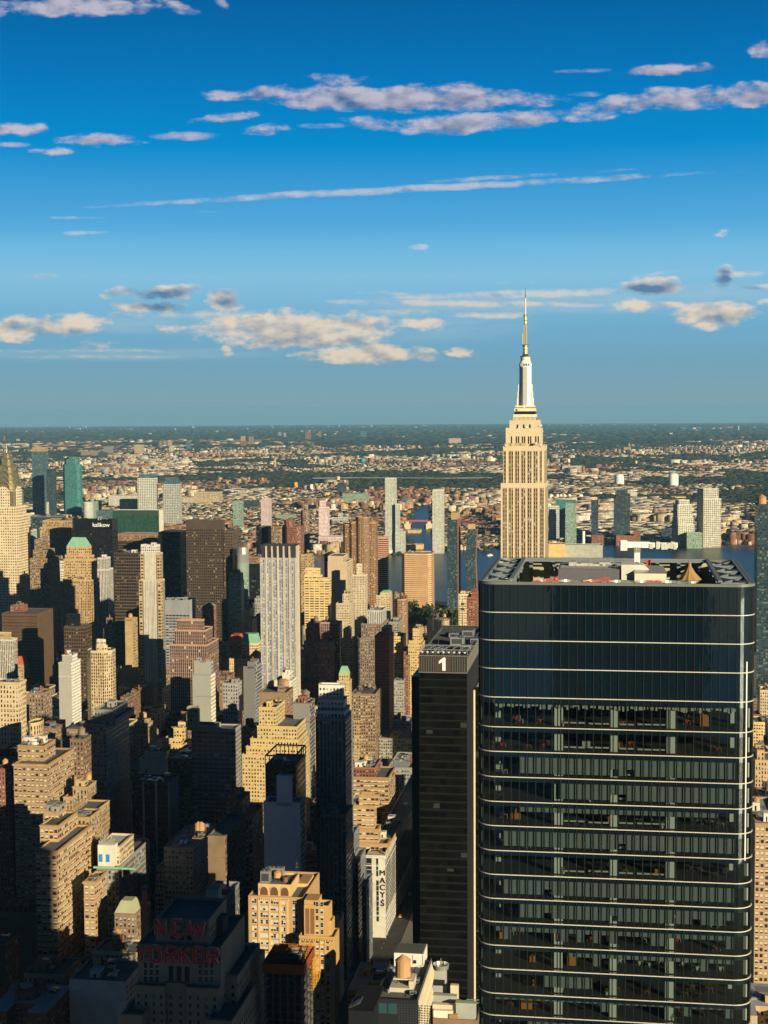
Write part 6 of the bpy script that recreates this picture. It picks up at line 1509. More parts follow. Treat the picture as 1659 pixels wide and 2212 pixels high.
        for q in range(nn):
            a0, a1 = 2*math.pi*q/nn, 2*math.pi*(q+1)/nn
            b.face([(math.cos(a0)*2.65,math.sin(a0)*2.65,8.9),(math.cos(a1)*2.65,math.sin(a1)*2.65,8.9),(math.cos(a1)*2.4,math.sin(a1)*2.4,8.9),(math.cos(a0)*2.4,math.sin(a0)*2.4,8.9)])
            b.face([(math.cos(a0)*2.4,math.sin(a0)*2.4,8.9),(math.cos(a1)*2.4,math.sin(a1)*2.4,8.9),(math.cos(a1)*2.35,math.sin(a1)*2.35,6.7),(math.cos(a0)*2.35,math.sin(a0)*2.35,6.7)])
        b.obj('fan_drum', [M_GALV], r)
        b = MB()
        for q in range(6):
            a = math.pi*q/3; b.face([(.25*math.cos(a+1.5),.25*math.sin(a+1.5),7.4),(2.2*math.cos(a),2.2*math.sin(a),7.3),(2.2*math.cos(a+.3),2.2*math.sin(a+.3),7.6),(.25*math.cos(a-1.5),.25*math.sin(a-1.5),7.5)])
        b.cyl(0,0,7.1,7.8,.35,.35,10); b.obj('fan_blade', [M_DSTEEL], r)
    for i, (px, lab) in enumerate(((225,'left red roof davit arm above the first fan drums'),(573,'middle red roof davit arm above the third fan drum'),(925,'right red roof davit arm, mostly hidden by the rim'))):
        r = place('davit_arm', lab, 'davit', k4(px, 3), 2.2, zd, 'red davits along the roof edge')
        h = 9.9 if i < 2 else 9.5
        b = MB(); b.bar((0,0,0),(0,0,h),.3); b.obj('post', [M_RED], r); b = MB(); b.bar((0,0,h-.5),(-5.2,0,h-.8),.16); b.bar((0,0,h+.2),(-5.2,0,h-.8),.14)
        for q in range(4): b.bar((-1.2*q,0,h-.75),(-1.2*q-.6,0,h-.15*q-.1),.14)
        b.obj('arm', [M_RED], r)
    r = place('equipment_house', 'long dark grey roof plant box with white rails and ducts', 'roof plant', 0, 16, zd)
    xa, xb = k4(230, 16)-0, k4(690, 16)
    zt_ = f.Z(1062, 16, reg='A4', px=460)-zd
    b = MB(); b.box(xa, xb, -2, 12, 0, zt_); b.obj('housing', [pmat('plant_dark', (.11,.11,.13), .7, vary=.1)], r)
    b = MB(); b.face([(xa+.3,-1.7,zt_+.03),(xb-.3,-1.7,zt_+.03),(xb-.3,11.7,zt_+.03),(xa+.3,11.7,zt_+.03)]); b.obj('top_sheet', [pmat('plant_top', (.5,.5,.48))], r)
    b = MB()
    for i in range(14):
        xx = xa+(xb-xa)*i/13; b.bar((xx,-1.8,zt_),(xx,-1.8,zt_+1.1),.05); b.bar((xx,11.8,zt_),(xx,11.8,zt_+1.1),.05)
    for hh in (.55, 1.1): b.bar((xa,-1.8,zt_+hh),(xb,-1.8,zt_+hh),.05); b.bar((xa,11.8,zt_+hh),(xb,11.8,zt_+hh),.05)
    b.obj('railing', [M_GALV], r)
    b = MB()
    for i in range(7): xx = xa+2+(xb-xa-5)*i/7; b.box(xx, xx+rs.uniform(1,2.4), 4, 4+rs.uniform(2,5), zt_+.05, zt_+rs.uniform(.4,.9))
    b.obj('air_duct', [pmat('duct_dull', (.42,.42,.40))], r)
    r = place('maintenance_crane', 'white roof crane with boxed counterweight arm on a mast', 'crane', k4(765, 24), 24, zd)
    zm = f.Z(925, 24, reg='A4', px=765)-zd; s4 = lambda px: k4(px,24)-k4(765,24)
    b = MB(); b.box(-.6, .6, -.6, .6, 0, zm+.2); b.obj('mast', [M_WPAINT], r)
    b = MB(); b.box(s4(640), s4(1040), -.55, .55, zm+.2, zm+1.2); b.box(s4(690), s4(850), -.62, .62, zm+.1, zm+1.35); b.obj('arm', [M_WPAINT], r)
    b = MB(); b.box(s4(652), s4(697), -.9, .9, zm-.5, zm+1.7); b.obj('counterweight', [M_WPAINT], r)
    b = MB()
    for px in (860,905,940,962,985,1005,1022): b.box(s4(px)-.36, s4(px)+.36, -.8, .8, zm+rs.uniform(-.5,.1), zm+rs.uniform(.9,1.5))
    b.obj('winch', [pmat('winch_grey', (.5,.5,.46))], r)
    b = MB()
    for q in range(5): b.cyl(-.8+.4*q, -.6, zm-.9, zm+.2, .12, .12, 6)
    b.cyl(0,-.83,zm-3.4,zm-2.9,.3,.3,8); b.obj('cable_drum', [M_DSTEEL], r)
    r = place('tarpaulin_cone', 'tan canvas cone cover tied over equipment on the roof', 'cover', k4(1125, 12), 13, zd)
    zt_ = f.Z(1035, 13, reg='A4', px=1125)-zd; zb_ = f.Z(1140, 13, reg='A4', px=1125)-zd
    b = MB(); nn = 22; R0 = k4(1205,13)-k4(1125,13)
    tp = [(math.cos(2*math.pi*i/nn), math.sin(2*math.pi*i/nn)) for i in range(nn)]
    for i in range(nn):
        c_, d_ = tp[i], tp[(i+1)%nn]; w1, w2 = (.95 if i%2 else 1.05), (.95 if (i+1)%2 else 1.05)
        b.face([(c_[0]*R0*w1,c_[1]*R0*w1,zb_),(d_[0]*R0*w2,d_[1]*R0*w2,zb_),(d_[0]*R0*.45*w2,d_[1]*R0*.45*w2,(zb_+zt_)*.5-.1),(c_[0]*R0*.45*w1,c_[1]*R0*.45*w1,(zb_+zt_)*.5-.1)])
        b.face([(c_[0]*R0*.45*w1,c_[1]*R0*.45*w1,(zb_+zt_)*.5-.1),(d_[0]*R0*.45*w2,d_[1]*R0*.45*w2,(zb_+zt_)*.5-.1),(d_[0]*.3,d_[1]*.3,zt_-.3),(c_[0]*.3,c_[1]*.3,zt_-.3)])
    b.cyl(0,0,zt_-.4,zt_+.5,.35,.25,8); b.obj('canvas', [pmat('canvas_tan', (.34,.21,.085), .85, vary=.2)], r)
    b = MB(); b.cyl(0,0,0,zb_+.4,R0*.82,R0*.82,nn,cap=False); b.obj('tank_shell', [M_GALV], r)
    r = place('steel_column', 'rust red steel column standing beside the roof crane', 'column', k4(841,20), 20, zd)
    b = MB(); zz = f.Z(1005,20,reg='A4',px=841)-zd; b.box(-.5,.5,-.12,.12,0,zz); b.box(-.5,-.38,-.5,.5,0,zz); b.box(.38,.5,-.5,.5,0,zz); b.obj('beam', [pmat('rust_red', (.38,.08,.03))], r)
    r = place('generator_box', 'cream generator box with sloped hood right of the crane mast', 'generator', k4(855,14), 14, zd)
    zz = f.Z(1090,14,reg='A4',px=855)-zd; b = MB(); b.box(-3.2,3.2,-2,2,0,zz); b.obj('housing', [pmat('gen_cream', (.62,.60,.48))], r)
    b = MB(); b.face([(-3.4,-2.2,zz),(3.4,-2.2,zz),(2.6,1.8,zz+1.2),(-2.6,1.8,zz+1.2)]); b.face([(3.4,-2.2,zz),(3.2,2,zz),(2.6,1.8,zz+1.2)]); b.face([(-3.4,-2.2,zz),(-2.6,1.8,zz+1.2),(-3.2,2,zz)]); b.face([(-3.2,2,zz),(-2.6,1.8,zz+1.2),(2.6,1.8,zz+1.2),(3.2,2,zz)]); b.obj('hood', [M_GALV], r)
    r = place('duct_elbow', 'pale grey curved duct housing between plant box and crane', 'duct', k4(728,15), 16, zd)
    b = MB(); zz = f.Z(1035,15,reg='A4',px=728)-zd; b.box(-2.1,1.6,-2.4,2.4,0,zz)
    for i in range(6):
        a0, a1 = math.pi/2*i/6, math.pi/2*(i+1)/6
        b.face([(1.6+2.6*math.sin(a0),-2.4,zz-3+3*math.cos(a0)),(1.6+2.6*math.sin(a1),-2.4,zz-3+3*math.cos(a1)),(1.6+2.6*math.sin(a1),2.4,zz-3+3*math.cos(a1)),(1.6+2.6*math.sin(a0),2.4,zz-3+3*math.cos(a0))])
        b.face([(1.6,-2.4,zz-3),(1.6+2.6*math.sin(a1),-2.4,zz-3+3*math.cos(a1)),(1.6+2.6*math.sin(a0),-2.4,zz-3+3*math.cos(a0))])
    b.obj('duct', [pmat('duct_grey', (.52,.52,.47))], r)
    f.rec(D, 1202, 2300)
    return f
GT = glass_tower()

# ------------------------------------------------ black tower with the painted numeral
def numeral_tower():
    f = Fr('office_tower', 'black tower with a big white numeral and rooftop antenna racks', 'B3', 716, 780, 1178, 640, 'office tower', 'the numbered black tower')
    x0, x1 = -f.W/2, f.W/2; D = 98; zt = f.Z(560); zb = f.Z(700); blk = FAC['black_glass'][0]
    body = facade('numeral_wall', (.004,.004,.004), 3.05, 3.9, .90, .70, glass=(.002,.002,.002), blind=.02, bcol=(.03,.034,.028), rough=.8, grough=.3, spec=.08, bandc=(.009,.009,.008), bump=.3)
    w = MB(); w.prism(rect(x0,x1,0,D), 0, zb, 3.05, 3.9, 0, blank=(1,), margin=0); w.obj('wall', [body, pmat('side_black', (.016,.015,.014), .6)], f.r)
    w = MB(); w.prism(rect(x0-.1,x1+.1,-.1,D+.1), zb, zt, margin=-99, blank=(0,1,2,3), blankmi=0)
    dk = w.parapet(rect(x0-.1,x1+.1,-.1,D+.1), zt, 0, .6, 1.6); w.obj('crown_band', [pmat('crown_dark', (.035,.033,.03), .6)], f.r)
    b = MB(); b.face([(*p, zt-1.6) for p in dk]); b.obj('roof', [M_ROOF], f.r)
    b = MB(); n = 20
    for i in range(n+1):
        xx = x0+f.W*i/n
        if abs(xx-f.X(980,630)) < 3.6: continue
        b.box(xx-.09, xx+.09, -.45, -.1, zb, zt-1)
    b.box(x0-.2,x1+.2,-.5,-.1,zb-.5,zb-.05); b.box(x0-.2,x1+.2,-.5,-.1,zt-.55,zt-.1)
    for i in range(30):
        yy = D*i/29; b.box(x1+.1, x1+.4, yy-.12, yy+.12, zb, zt-1)
    b.obj('crown_fin', [pmat('crown_metal', (.17,.17,.155), .5, metal=.3)], f.r)
    cx = f.X(975, 630); b = MB(); b.box(cx-3.9, cx+3.9, -.3, -.11, zb+.2, zt-.8); b.obj('sign_panel', [pmat('sign_brown', (.055,.042,.03))], f.r)
    # numeral: upright bar with a slanted flag
    xa, xb = f.X(974,630), f.X(1000,630); z1, z0 = f.Z(580), f.Z(688)
    b = MB(); xl = f.X(945,620); zf = f.Z(612); zg = f.Z(632)
    pts = [(xa,z0),(xb,z0),(xb,z1),(xa+.35,z1),(xl,zf),(xl,zg),(xa,f.Z(615))]
    A = [(x,-.62,z) for x, z in pts]; B = [(x,-.3,z) for x, z in pts]
    b.face(A); [b.face([A[i], B[i], B[(i+1)%7], A[(i+1)%7]]) for i in range(7)]
    b.obj('sign_numeral', [pmat('numeral_white', (.86,.80,.78), .6, vary=0)], f.r)
    # bright piers and slab on the south side
    pm = pmat('pale_pier', (.70,.60,.42), .7)
    zs = f.Z(755, 60, px=1215)
    w = MB(); w.prism(rect(x1+.05,x1+13,34,D+20), 0, zs, 3.05, 3.9, 0, margin=4)
    dk = w.parapet(rect(x1+.05,x1+13,34,D+20), zs, 1); w.obj('south_wing', [body, plain('black_glass')], f.r)
    b = MB(); b.face([(*p, zs-1.1) for p in dk]); b.obj('roof_terrace', [M_ROOFL], f.r)
    for px in (1209, 1238):
        xx = f.X(px, 900, 33.5); b = MB(); b.box(xx-.45, xx+.45, 33.2, 33.95, 0, zs-1); b.obj('pale_pier', [pm], f.r)
    w = MB(); xl_ = f.X(718, 760, 40); zl_ = f.Z(740, 40, px=745)
    w.prism(rect(xl_, x0-.05, 40, D-5), 0, zl_, 3.05, 3.9, 0, margin=4, blank=(0,), topcap=1); w.obj('north_wing', [body, pmat('wing_black', (.008,.008,.009), .5)], f.r)
    # rooftop
    deck = zt-1.6
    for i, (a, c, s1, s2, h) in enumerate(((.50,.42,6.5,8,5),(.62,.72,6,8,4),(.3,.7,5,6,2.5),(.75,.25,5,5,3),(.2,.2,4,5,2.5),(.85,.5,4,8,3))):
        o = link_copy(PM['hvac'], 'roof_plant', f.r, (x0+f.W*(a+.12), D*c, deck), (s1, s2, h))
    b = MB(); zz = zt+2.2
    for yy in (2, 16): b.bar((x0-2,yy,zz),(x1+2,yy,zz),.28)
    for i in range(7):
        xx = x0+f.W*i/6; b.bar((xx,2,deck),(xx,2,zz),.22); b.bar((xx,2,zz),(xx+2.2,16,zz),.22); b.bar((xx,16,deck),(xx,16,zz),.2)
    b.obj('antenna_rack', [M_GALV], f.r)
    for i in range(9):
        xx = x0+f.W*(i+.5)/9; b = MB(); b.cyl(xx, 1.2, zz-1.6, zz-1.0, .2, .75, 10); b.cyl(xx, 1.2, zz-1.0, zz-.8, .75, .55, 10); b.obj('floodlight', [M_WPAINT], f.r)
    for px, py, h in ((895,320,14),(940,360,8),(1056,275,16),(1140,262,18),(1130,480,8)):
        yy = D*(.3 if py > 340 else .85); xx = f.X(px, py, yy); link_copy(PM['mast'], 'antenna', f.r, (xx, yy, deck), (2.2,2.2,h))
    b = MB()
    for yy in (3, D-3):
        b.bar((x0+1,yy,zt+.6),(x1-1,yy,zt+.6),.15)
    for xx in (x0+1, x1-1): b.bar((xx,3,zt+.6),(xx,D-3,zt+.6),.15)
    for i in range(20): b.bar((x0+1,3+(D-6)*i/19,zt-.8),(x0+1,3+(D-6)*i/19,zt+.6),.1); b.bar((x1-1,3+(D-6)*i/19,zt-.8),(x1-1,3+(D-6)*i/19,zt+.6),.1)
    b.obj('railing', [M_GALV], f.r)
    f.rec(D, 1350, 2300, xr=1035)
numeral_tower()

# ------------------------------------------------ real windows
def window_mesh(kind, w=1.15, h=1.75, fr=(.55,.52,.44)):
    key = ('win', kind, w, h)
    if key in PM: return PM[key]
    b = MB(); t = .12
    b.box(-w/2-t, w/2+t, -.10, 0, -h/2-t-.06, -h/2, 0)                       # sill
    b.box(-w/2-t, -w/2, -.05, 0, -h/2, h/2, 0); b.box(w/2, w/2+t, -.05, 0, -h/2, h/2, 0); b.box(-w/2-t, w/2+t, -.05, 0, h/2, h/2+t*.8, 0)
    b.face([(-w/2,-.02,-h/2),(w/2,-.02,-h/2),(w/2,-.02,h/2),(-w/2,-.02,h/2)], 1)
    b.box(-w/2, w/2, -.045, -.021, -.04, .04, 0)
    if kind == 1: b.face([(-w/2,-.028,-h*.02),(w/2,-.028,-h*.02),(w/2,-.028,h/2),(-w/2,-.028,h/2)], 2)
    if kind == 2: b.face([(-w/2,-.028,-h*.48),(w/2,-.028,-h*.48),(w/2,-.028,h/2),(-w/2,-.028,h/2)], 2)
    m = b.mesh('window', [pmat('window_frame', fr, .7), M_PANE, M_SHADE]); PM[key] = m; return m
class Win:
    def __init__(s, parent, limit=98): s.p = parent; s.n = 0; s.lim = limit; s.rest = []
    def add(s, x, y, z, face='F', w=1.15, h=1.75, rs=random, lit=.5):
        k = (1 if rs.random() < .6 else 2) if rs.random() < lit else 0
        rz = 0 if face == 'F' else math.pi/2
        me = window_mesh(k, w, h)
        if s.n < s.lim: link_copy(me, 'window', s.p, (x,y,z), (1,1,1), rz); s.n += 1
        else: s.rest.append((me, x, y, z, rz))
    def finish(s):
        if not s.rest: return
        b = MB(); mats = None
        for me, x, y, z, rz in s.rest:
            mats = [m for m in me.materials]; M = Matrix.Translation((x,y,z)) @ Matrix.Rotation(rz, 4, 'Z')
            vs = [M @ v.co for v in me.vertices]
            for p in me.polygons: b.face([vs[i] for i in p.vertices], p.material_index)
        o = b.obj('window', mats, s.p); o['kind'] = 'stuff'

def box_part(r, name, mat, x0,x1,y0,y1,z0,z1):
    b = MB(); b.box(x0,x1,y0,y1,z0,z1); return b.obj(name, [mat], r)

# ------------------------------------------------ hotel with the red roof letters
def letters_hotel():
    f = Fr('hotel', 'stepped grey hotel in shade carrying big red rooftop letters', 'NY', 580, 165, 1240, 1000, 'hotel', 'the red lettered hotel')
    st_ = pmat('hotel_stone', (.33,.29,.23), .85, vary=.2); fac = facade('hotel_wall', (.33,.29,.23), 3.6, 3.3, .30, .48, blind=.12, bcol=(.10,.13,.17), vary=.14)
    X, Z = f.X, f.Z; w = MB(); rf = MB()
    def tier(xl, xr, yt, y0, y1, zb, bl=(), m=2.5):
        a, b_ = X(xl, yt, y0), X(xr, yt, y0); zt = Z(yt, y0, px=(xl+xr)/2)
        w.prism(rect(a,b_,y0,y1), zb, zt, 3.6, 3.3, 0, bl, margin=m); rf.face([(*p, zt-1.2) for p in w.parapet(rect(a,b_,y0,y1), zt, 1, .5, 1.2)]); return a, b_, zt
    zm = Z(770, 4)
    tier(405, 1110, 420, 6, 34, zm-2, bl=(0,), m=3)
    tier(165, 1270, 768, 4, 44, 0, m=20)
    tier(125, 530, 1305, 0, 30, 0); tier(805, 1240, 1335, 0, 34, 0); tier(540, 800, 1270, 2.5, 12, 0, m=4)
    tier(1245, 1490, 1180, 10, 50, 0); tier(1300, 1580, 1235, 22, 60, 0); tier(-60, 240, 1690, -8, 20, 0, m=4); tier(1060, 1420, 1765, -10, 30, 0, m=4)
    w.obj('wall', [fac, st_], f.r); rf.obj('roof', [M_ROOF], f.r)
    for px in (612, 718, 825):
        xx = X(px, 1150, 3.9); b = MB(); b.box(xx-.95, xx+.95, 3.7, 3.95, Z(1245,4), Z(1050,4)); b.cyl(xx, 3.95, Z(1050,4)-.2, Z(1050,4), .9, .9, 8); b.obj('tall_window', [M_DARK], f.r)
    for px in (645, 750, 855): box_part(f.r, 'penthouse_window', M_DARK, X(px,660,6)-1.1, X(px,660,6)+1.1, 5.8, 5.95, Z(690,6), Z(632,6))
    rs = random.Random(2); wn = Win(f.r, 98)
    for py in (1030, 1125, 1220):
        for px in (272, 350, 428, 998, 1078, 1152): wn.add(X(px,py,4), 3.98, Z(py,4,px=px), 'F', 1.5, 2.2, rs, .1)
    wn.finish()
    lm = pmat('letter_red', (.62,.02,.02), .5, vary=.05); le = pmat('letter_edge', (.70,.55,.50), .5)
    # sign frames
    def frame(xl, xr, ytop, ybot, y):
        b = MB(); a, c, z1, z0 = X(xl,ytop,y), X(xr,ytop,y), Z(ytop,y), Z(ybot,y)
        for i in range(13): xx = a+(c-a)*i/12; b.bar((xx,y+.5,z0),(xx,y+.5,z1),.14)
        for i in range(5): zz = z0+(z1-z0)*i/4; b.bar((a,y+.5,zz),(c,y+.5,zz),.14)
        for i in range(7): xx = a+(c-a)*i/6; b.bar((xx,y+.5,z1),(xx,y+2.6,z0),.12)
        b.obj('sign_frame', [M_DSTEEL], f.r)
    frame(405, 1060, 430, 635, 3.6); frame(160, 1245, 770, 1000, 1.8)
    G = {'N': [[(0,0),(0,1)],[(0,1),(1,0)],[(1,0),(1,1)]], 'E': [[(0,0),(0,1)],[(0,1),(1,1)],[(0,.52),(.8,.52)],[(0,0),(1,0)]], 'W': [[(0,1),(.25,0)],[(.25,0),(.5,.85)],[(.5,.85),(.75,0)],[(.75,0),(1,1)]],
         'Y': [[(0,1),(.5,.45)],[(1,1),(.5,.45)],[(.5,.45),(.5,0)]], 'O': [[(0,.15),(0,.85)],[(0,.85),(.2,1)],[(.2,1),(.8,1)],[(.8,1),(1,.85)],[(1,.85),(1,.15)],[(1,.15),(.8,0)],[(.8,0),(.2,0)],[(.2,0),(0,.15)]],
         'R': [[(0,0),(0,1)],[(0,1),(.8,1)],[(.8,1),(1,.85)],[(1,.85),(1,.6)],[(1,.6),(.8,.48)],[(.8,.48),(0,.48)],[(.45,.48),(1,0)]], 'K': [[(0,0),(0,1)],[(0,.42),(1,1)],[(.3,.6),(1,0)]]}
    for ch, xl, xr, yt, yb, y in [('N',412,530,425,625,3.2),('E',645,760,430,632,3.2),('W',845,1050,438,640,3.2),('Y',165,295,768,970,1.4),('O',350,468,775,975,1.4),('R',542,670,782,988,1.4),('K',730,862,790,995,1.4),('E',920,1035,796,1000,1.4),('R',1105,1230,805,1008,1.4)]:
        a, c, z1, z0 = X(xl,yt,y), X(xr,yt,y), Z(yt,y,px=xl), Z(yb,y,px=xl)
        for nm, mt, wd, dy in (('letter', le, 1.28, .0), ('letter', lm, .98, -.32)):
            b = MB()
            for (p, q) in G[ch]: b.bar((a+(c-a)*p[0], y+dy, z0+(z1-z0)*p[1]), (a+(c-a)*q[0], y+dy, z0+(z1-z0)*q[1]), wd)
            if nm == 'letter' and mt is le: par = b.obj('letter', [mt], f.r)
            else: b.obj('letter_face', [mt], par)
    tank(f.r, X(735,230,50), 50, Z(230,50)-1.5, 2.3, 3.2, 1.2)
    box_part(f.r, 'elevator_house', pmat('house_pale', (.30,.33,.34)), X(1075,220,60), X(1240,220,60), 60, 66, Z(420,20), Z(165,60))
    box_part(f.r, 'roof_plant', pmat('house_dark', (.06,.07,.08)), X(1185,400,20), X(1320,400,20), 18, 26, Z(600,20), Z(375,20))
    f.rec(60, 1925, 2300, xr=590)
letters_hotel()

# ------------------------------------------------ sunlit arched penthouse building, gold tower, steel frame building
def arched_building():
    f = Fr('office_building', 'sunlit tan brick building with three arches on its penthouse', 'C2', 725, 608, 1065, 1115, 'building', 'the arched penthouse building')
    X, Z = f.X, f.Z; br = pmat('warm_brick', (.40,.26,.12), .85, vary=.15); lt = pmat('warm_trim', (.55,.38,.18), .85); rd = pmat('arch_brown', (.13,.06,.035))
    D = 42; zt = Z(1112); w = MB()
    w.prism(rect(X(608,1112),X(1062,1112),0,D), 0, zt, margin=-99, blank=range(4), blankmi=0)
    rf = MB(); rf.face([(*p, zt-1.1) for p in w.parapet(rect(X(608,1112),X(1062,1112),0,D), zt, 0, .5)])
    w.prism(rect(X(596,1200),X(608,1200),3,D), 0, Z(1170), margin=-99, blank=range(4), blankmi=0, topcap=0); w.prism(rect(X(570,1300),X(596,1300),6,D), 0, Z(1280), margin=-99, blank=range(4), blankmi=0, topcap=0)
    z2 = Z(1010, 4); px0, px1 = X(690,1020,4), X(962,1020,4)
    w.prism(rect(px0,px1,4,24), zt-1.5, z2, margin=-99, blank=range(4), blankmi=1); rf.face([(*p, z2-1.1) for p in w.parapet(rect(px0,px1,4,24), z2, 1, .5)])
    w.prism(rect(X(1010,1000,20),X(1100,1000,20),20,36), zt-1.5, Z(995,20), margin=-99, blank=range(4), blankmi=1, topcap=0)
    w.obj('wall', [br, lt], f.r); rf.obj('roof', [M_ROOF], f.r)
    for px in (738, 823, 910):
        xx = X(px,1060,4); b = MB(); hw = X(770,1060,4)-X(738,1060,4); zs = Z(1062,4); z0 = Z(1103,4); n = 12
        b.face([(xx-hw,3.9,z0),(xx+hw,3.9,z0),(xx+hw,3.9,zs)] + [(xx+hw*math.cos(math.pi*i/n),3.9,zs+hw*math.sin(math.pi*i/n)) for i in range(1,n)] + [(xx-hw,3.9,zs)]); arch = b.obj('arch_panel', [rd], f.r)
        b = MB()
        for i in range(n): a0, a1 = math.pi*i/n, math.pi*(i+1)/n; b.bar((xx+hw*math.cos(a0),3.8,zs+hw*math.sin(a0)),(xx+hw*math.cos(a1),3.8,zs+hw*math.sin(a1)),.35)
        b.obj('arch_trim', [lt], arch)
    # light piers and bands
    for px in (697, 785, 872, 932): xx = X(px,1200); box_part(f.r, 'brick_pier', lt, xx-.55, xx+.55, -.3, -.01, 0, zt-1.2)
    b = MB()
    for i in range(15): xx = X(700,1125)+(X(945,1125)-X(700,1125))*(i+.5)/15; b.cyl(xx, -.3, zt-1.9, zt-1.2, .5, .5, 10)
    b.box(X(700,1125),X(945,1125),-.35,-.02,zt-1.1,zt-.6); b.obj('parapet_arcade', [lt], f.r)
    rs = random.Random(9); wn = Win(f.r, 99); dzr = (Z(1155)-Z(1500))/6.1
    for q in range(19):
        z = Z(1155) - dzr*q
        if z < 6: break
        for c in (740, 826, 905):
            for o_ in (-22, 0, 22) if c != 905 else (-17, 4, 22): wn.add(X(c+o_,1200), -.02, z, 'F', 1.15, 2.0, rs, .72)
        for px in (648, 668): wn.add(X(px,1200), -.02, z, 'F', 1.1, 2.0, rs, .5)
        for px in (985, 1005): wn.add(X(px,1200), -.02, z, 'F', 1.1, 2.0, rs, .15)
    wn.finish()
    # roof machines
    for (px, py, s_, hh) in ((755,985,4.6,7.5),(800,890,4.4,6),(868,885,4.4,6),(790,940,4.0,6)):
        yy = 8 if py > 950 else 18; xx = X(px,py,yy); link_copy(PM['hvac'], 'cooling_unit', f.r, (xx,yy,z2-1.1), (s_, s_, hh))
    tank(f.r, X(850,940,14), 14, z2-1.1, 2.0, 2.6, 1.6)
    link_copy(PM['chimney'], 'yellow_box', f.r, (X(915,980,12), 12, z2-1.1), (2.6,2.6,2.6))
    link_copy(PM['mast'], 'flagpole', f.r, (X(1012,980,22), 22, zt), (1.5,1.5,12))
    f.rec(D, 1900, 2300)
    # gold tower
    g = Fr('apartment_tower', 'slim golden brick tower with arcaded setbacks right of the arches', 'C2', 716, 1072, 1325, 1450, 'building', 'the slim golden tower')
    X, Z = g.X, g.Z; gb = pmat('gold_brick', (.46,.29,.115), .85, vary=.14); gd = pmat('gold_dark', (.20,.10,.05)); w = MB(); rf = MB()
    for (xl, xr, yt, y0, y1, zb) in ((1070,1275,1185,3,12,Z(1440)-2),(1250,1300,1310,4,12,Z(1440)-2),(1028,1322,1442,0,13,0),(1310,1335,1555,4,13,0)):
        a, c, zt_ = X(xl,yt,y0), X(xr,yt,y0), Z(yt,y0); w.prism(rect(a,c,y0,y1), zb, zt_, margin=-99, blank=range(4), blankmi=0); rf.face([(*p, zt_-1.1) for p in w.parapet(rect(a,c,y0,y1), zt_, 0, .4)])
    a, c = X(1072,1150,4), X(1185,1150,4); w.prism(rect(a,c,4,14), Z(1190,3)-1.5, Z(1145,4), margin=-99, blank=range(4), blankmi=0, topcap=0)
    w.obj('wall', [gb], g.r); rf.obj('roof', [M_ROOF], g.r)
    for px in (1099, 1140): box_part(g.r, 'recessed_panel', gd, X(px,1300,3)-.95, X(px,1300,3)+.95, 2.9, 2.98, Z(1425,3), Z(1215,3))
    for px in (1062, 1098, 1135): box_part(g.r, 'recessed_panel', gd, X(px,1480)-.8, X(px,1480)+.8, -.08, -.01, Z(1500), Z(1458))
    b = MB(); a, c, z = X(1030,1442), X(1320,1442), Z(1442)
    for i in range(14): xx = a+(c-a)*(i+.5)/14; b.cyl(xx, -.32, z-2.2, z-1.5, .55, .55, 10)
    b.box(a,c,-.4,-.01,z-1.4,z-.9); b.obj('arcade_band', [gb], g.r)
    for px in (1205, 1245): box_part(g.r, 'brick_rib', gb, X(px,1700)-.28, X(px,1700)+.28, -.35, -.01, 0, z-2)
    wn = Win(g.r, 99); dzr = (Z(1480)-Z(2030))/9.6
    for q in range(-5, 22):
        z = Z(1480) - dzr*q
        if z < 5: break
        cols = (1183,1222,1268) if q >= 0 else (1183,1222)
        for px in cols: wn.add(X(px,1700,0 if q >= 0 else 3), -.02 if q >= 0 else 2.97, z, 'F', 1.35, 2.1, rs, .7)
        if q >= 4: wn.add(X(1142,1700), -.02, z, 'F', 1.35, 2.1, rs, .6)
    wn.finish(); g.rec(34, 1940, 2300, xr=732)
    # steel frame building under construction
    h = Fr('construction_building', 'unfinished dark building wrapped in orange netting and scaffolds', 'C2', 610, 740, 1060, 1720, 'building', 'the netted unfinished building')
    X, Z = h.X, h.Z; D = 22; a, c = X(735,1690), X(1060,1690); zt = Z(1690); zr = Z(1530, 20)
    dkc = pmat('raw_concrete', (.10,.095,.09), .9); b = MB()
    fl = 3.5; n = int(zt/fl)
    for i in range(n): z = zt-1.5-fl*i; b.box(a, c, 0, D, z-.3, z)
    b.obj('floor_plate', [dkc], h.r)
    b = MB()
    for i in range(6):
        for j in range(4): xx = a+.6+(c-a-1.2)*i/5; yy = .6+(D-1.2)*j/3; b.box(xx-.35, xx+.35, yy-.35, yy+.35, 0, zt)
    b.obj('column', [dkc], h.r)
    b = MB(); b.box(a+3, c-3, 6, D-6, 0, zt+1.5); b.obj('core', [pmat('core_raw', (.05,.05,.055))], h.r)
    b = MB(); b.box(a-.6, c+.6, -.5, -.3, zt-3.2, zt+.9); b.box(a-.6, a-.4, -.3, D, zt-3.2, zt+.9); b.box(c+.4, c+.6, -.3, D, zt-3.2, zt+.9); b.box(a-.6, c+.6, D, D+.2, zt-3.5, zt+1.2); b.obj('safety_net', [pmat('net_orange', (.30,.075,.025), .8)], h.r)
    b = MB(); rr = random.Random(5)
    for i in range(9):
        for j in range(2): xx, yy = a+(c-a)*(i+.5)/9, D-2-4*j; b.bar((xx,yy,zt),(xx,yy,zt+2.4),.14)
    for yy in (D-2, D-6):
        for q in (1.2, 2.4): b.bar((a,yy,zt+q),(c,yy,zt+q),.12)
    for i in range(7): yy = 2+(D-4)*i/6; b.bar((c-.5,yy,zt),(c-.5,yy,zt+3.0),.2)
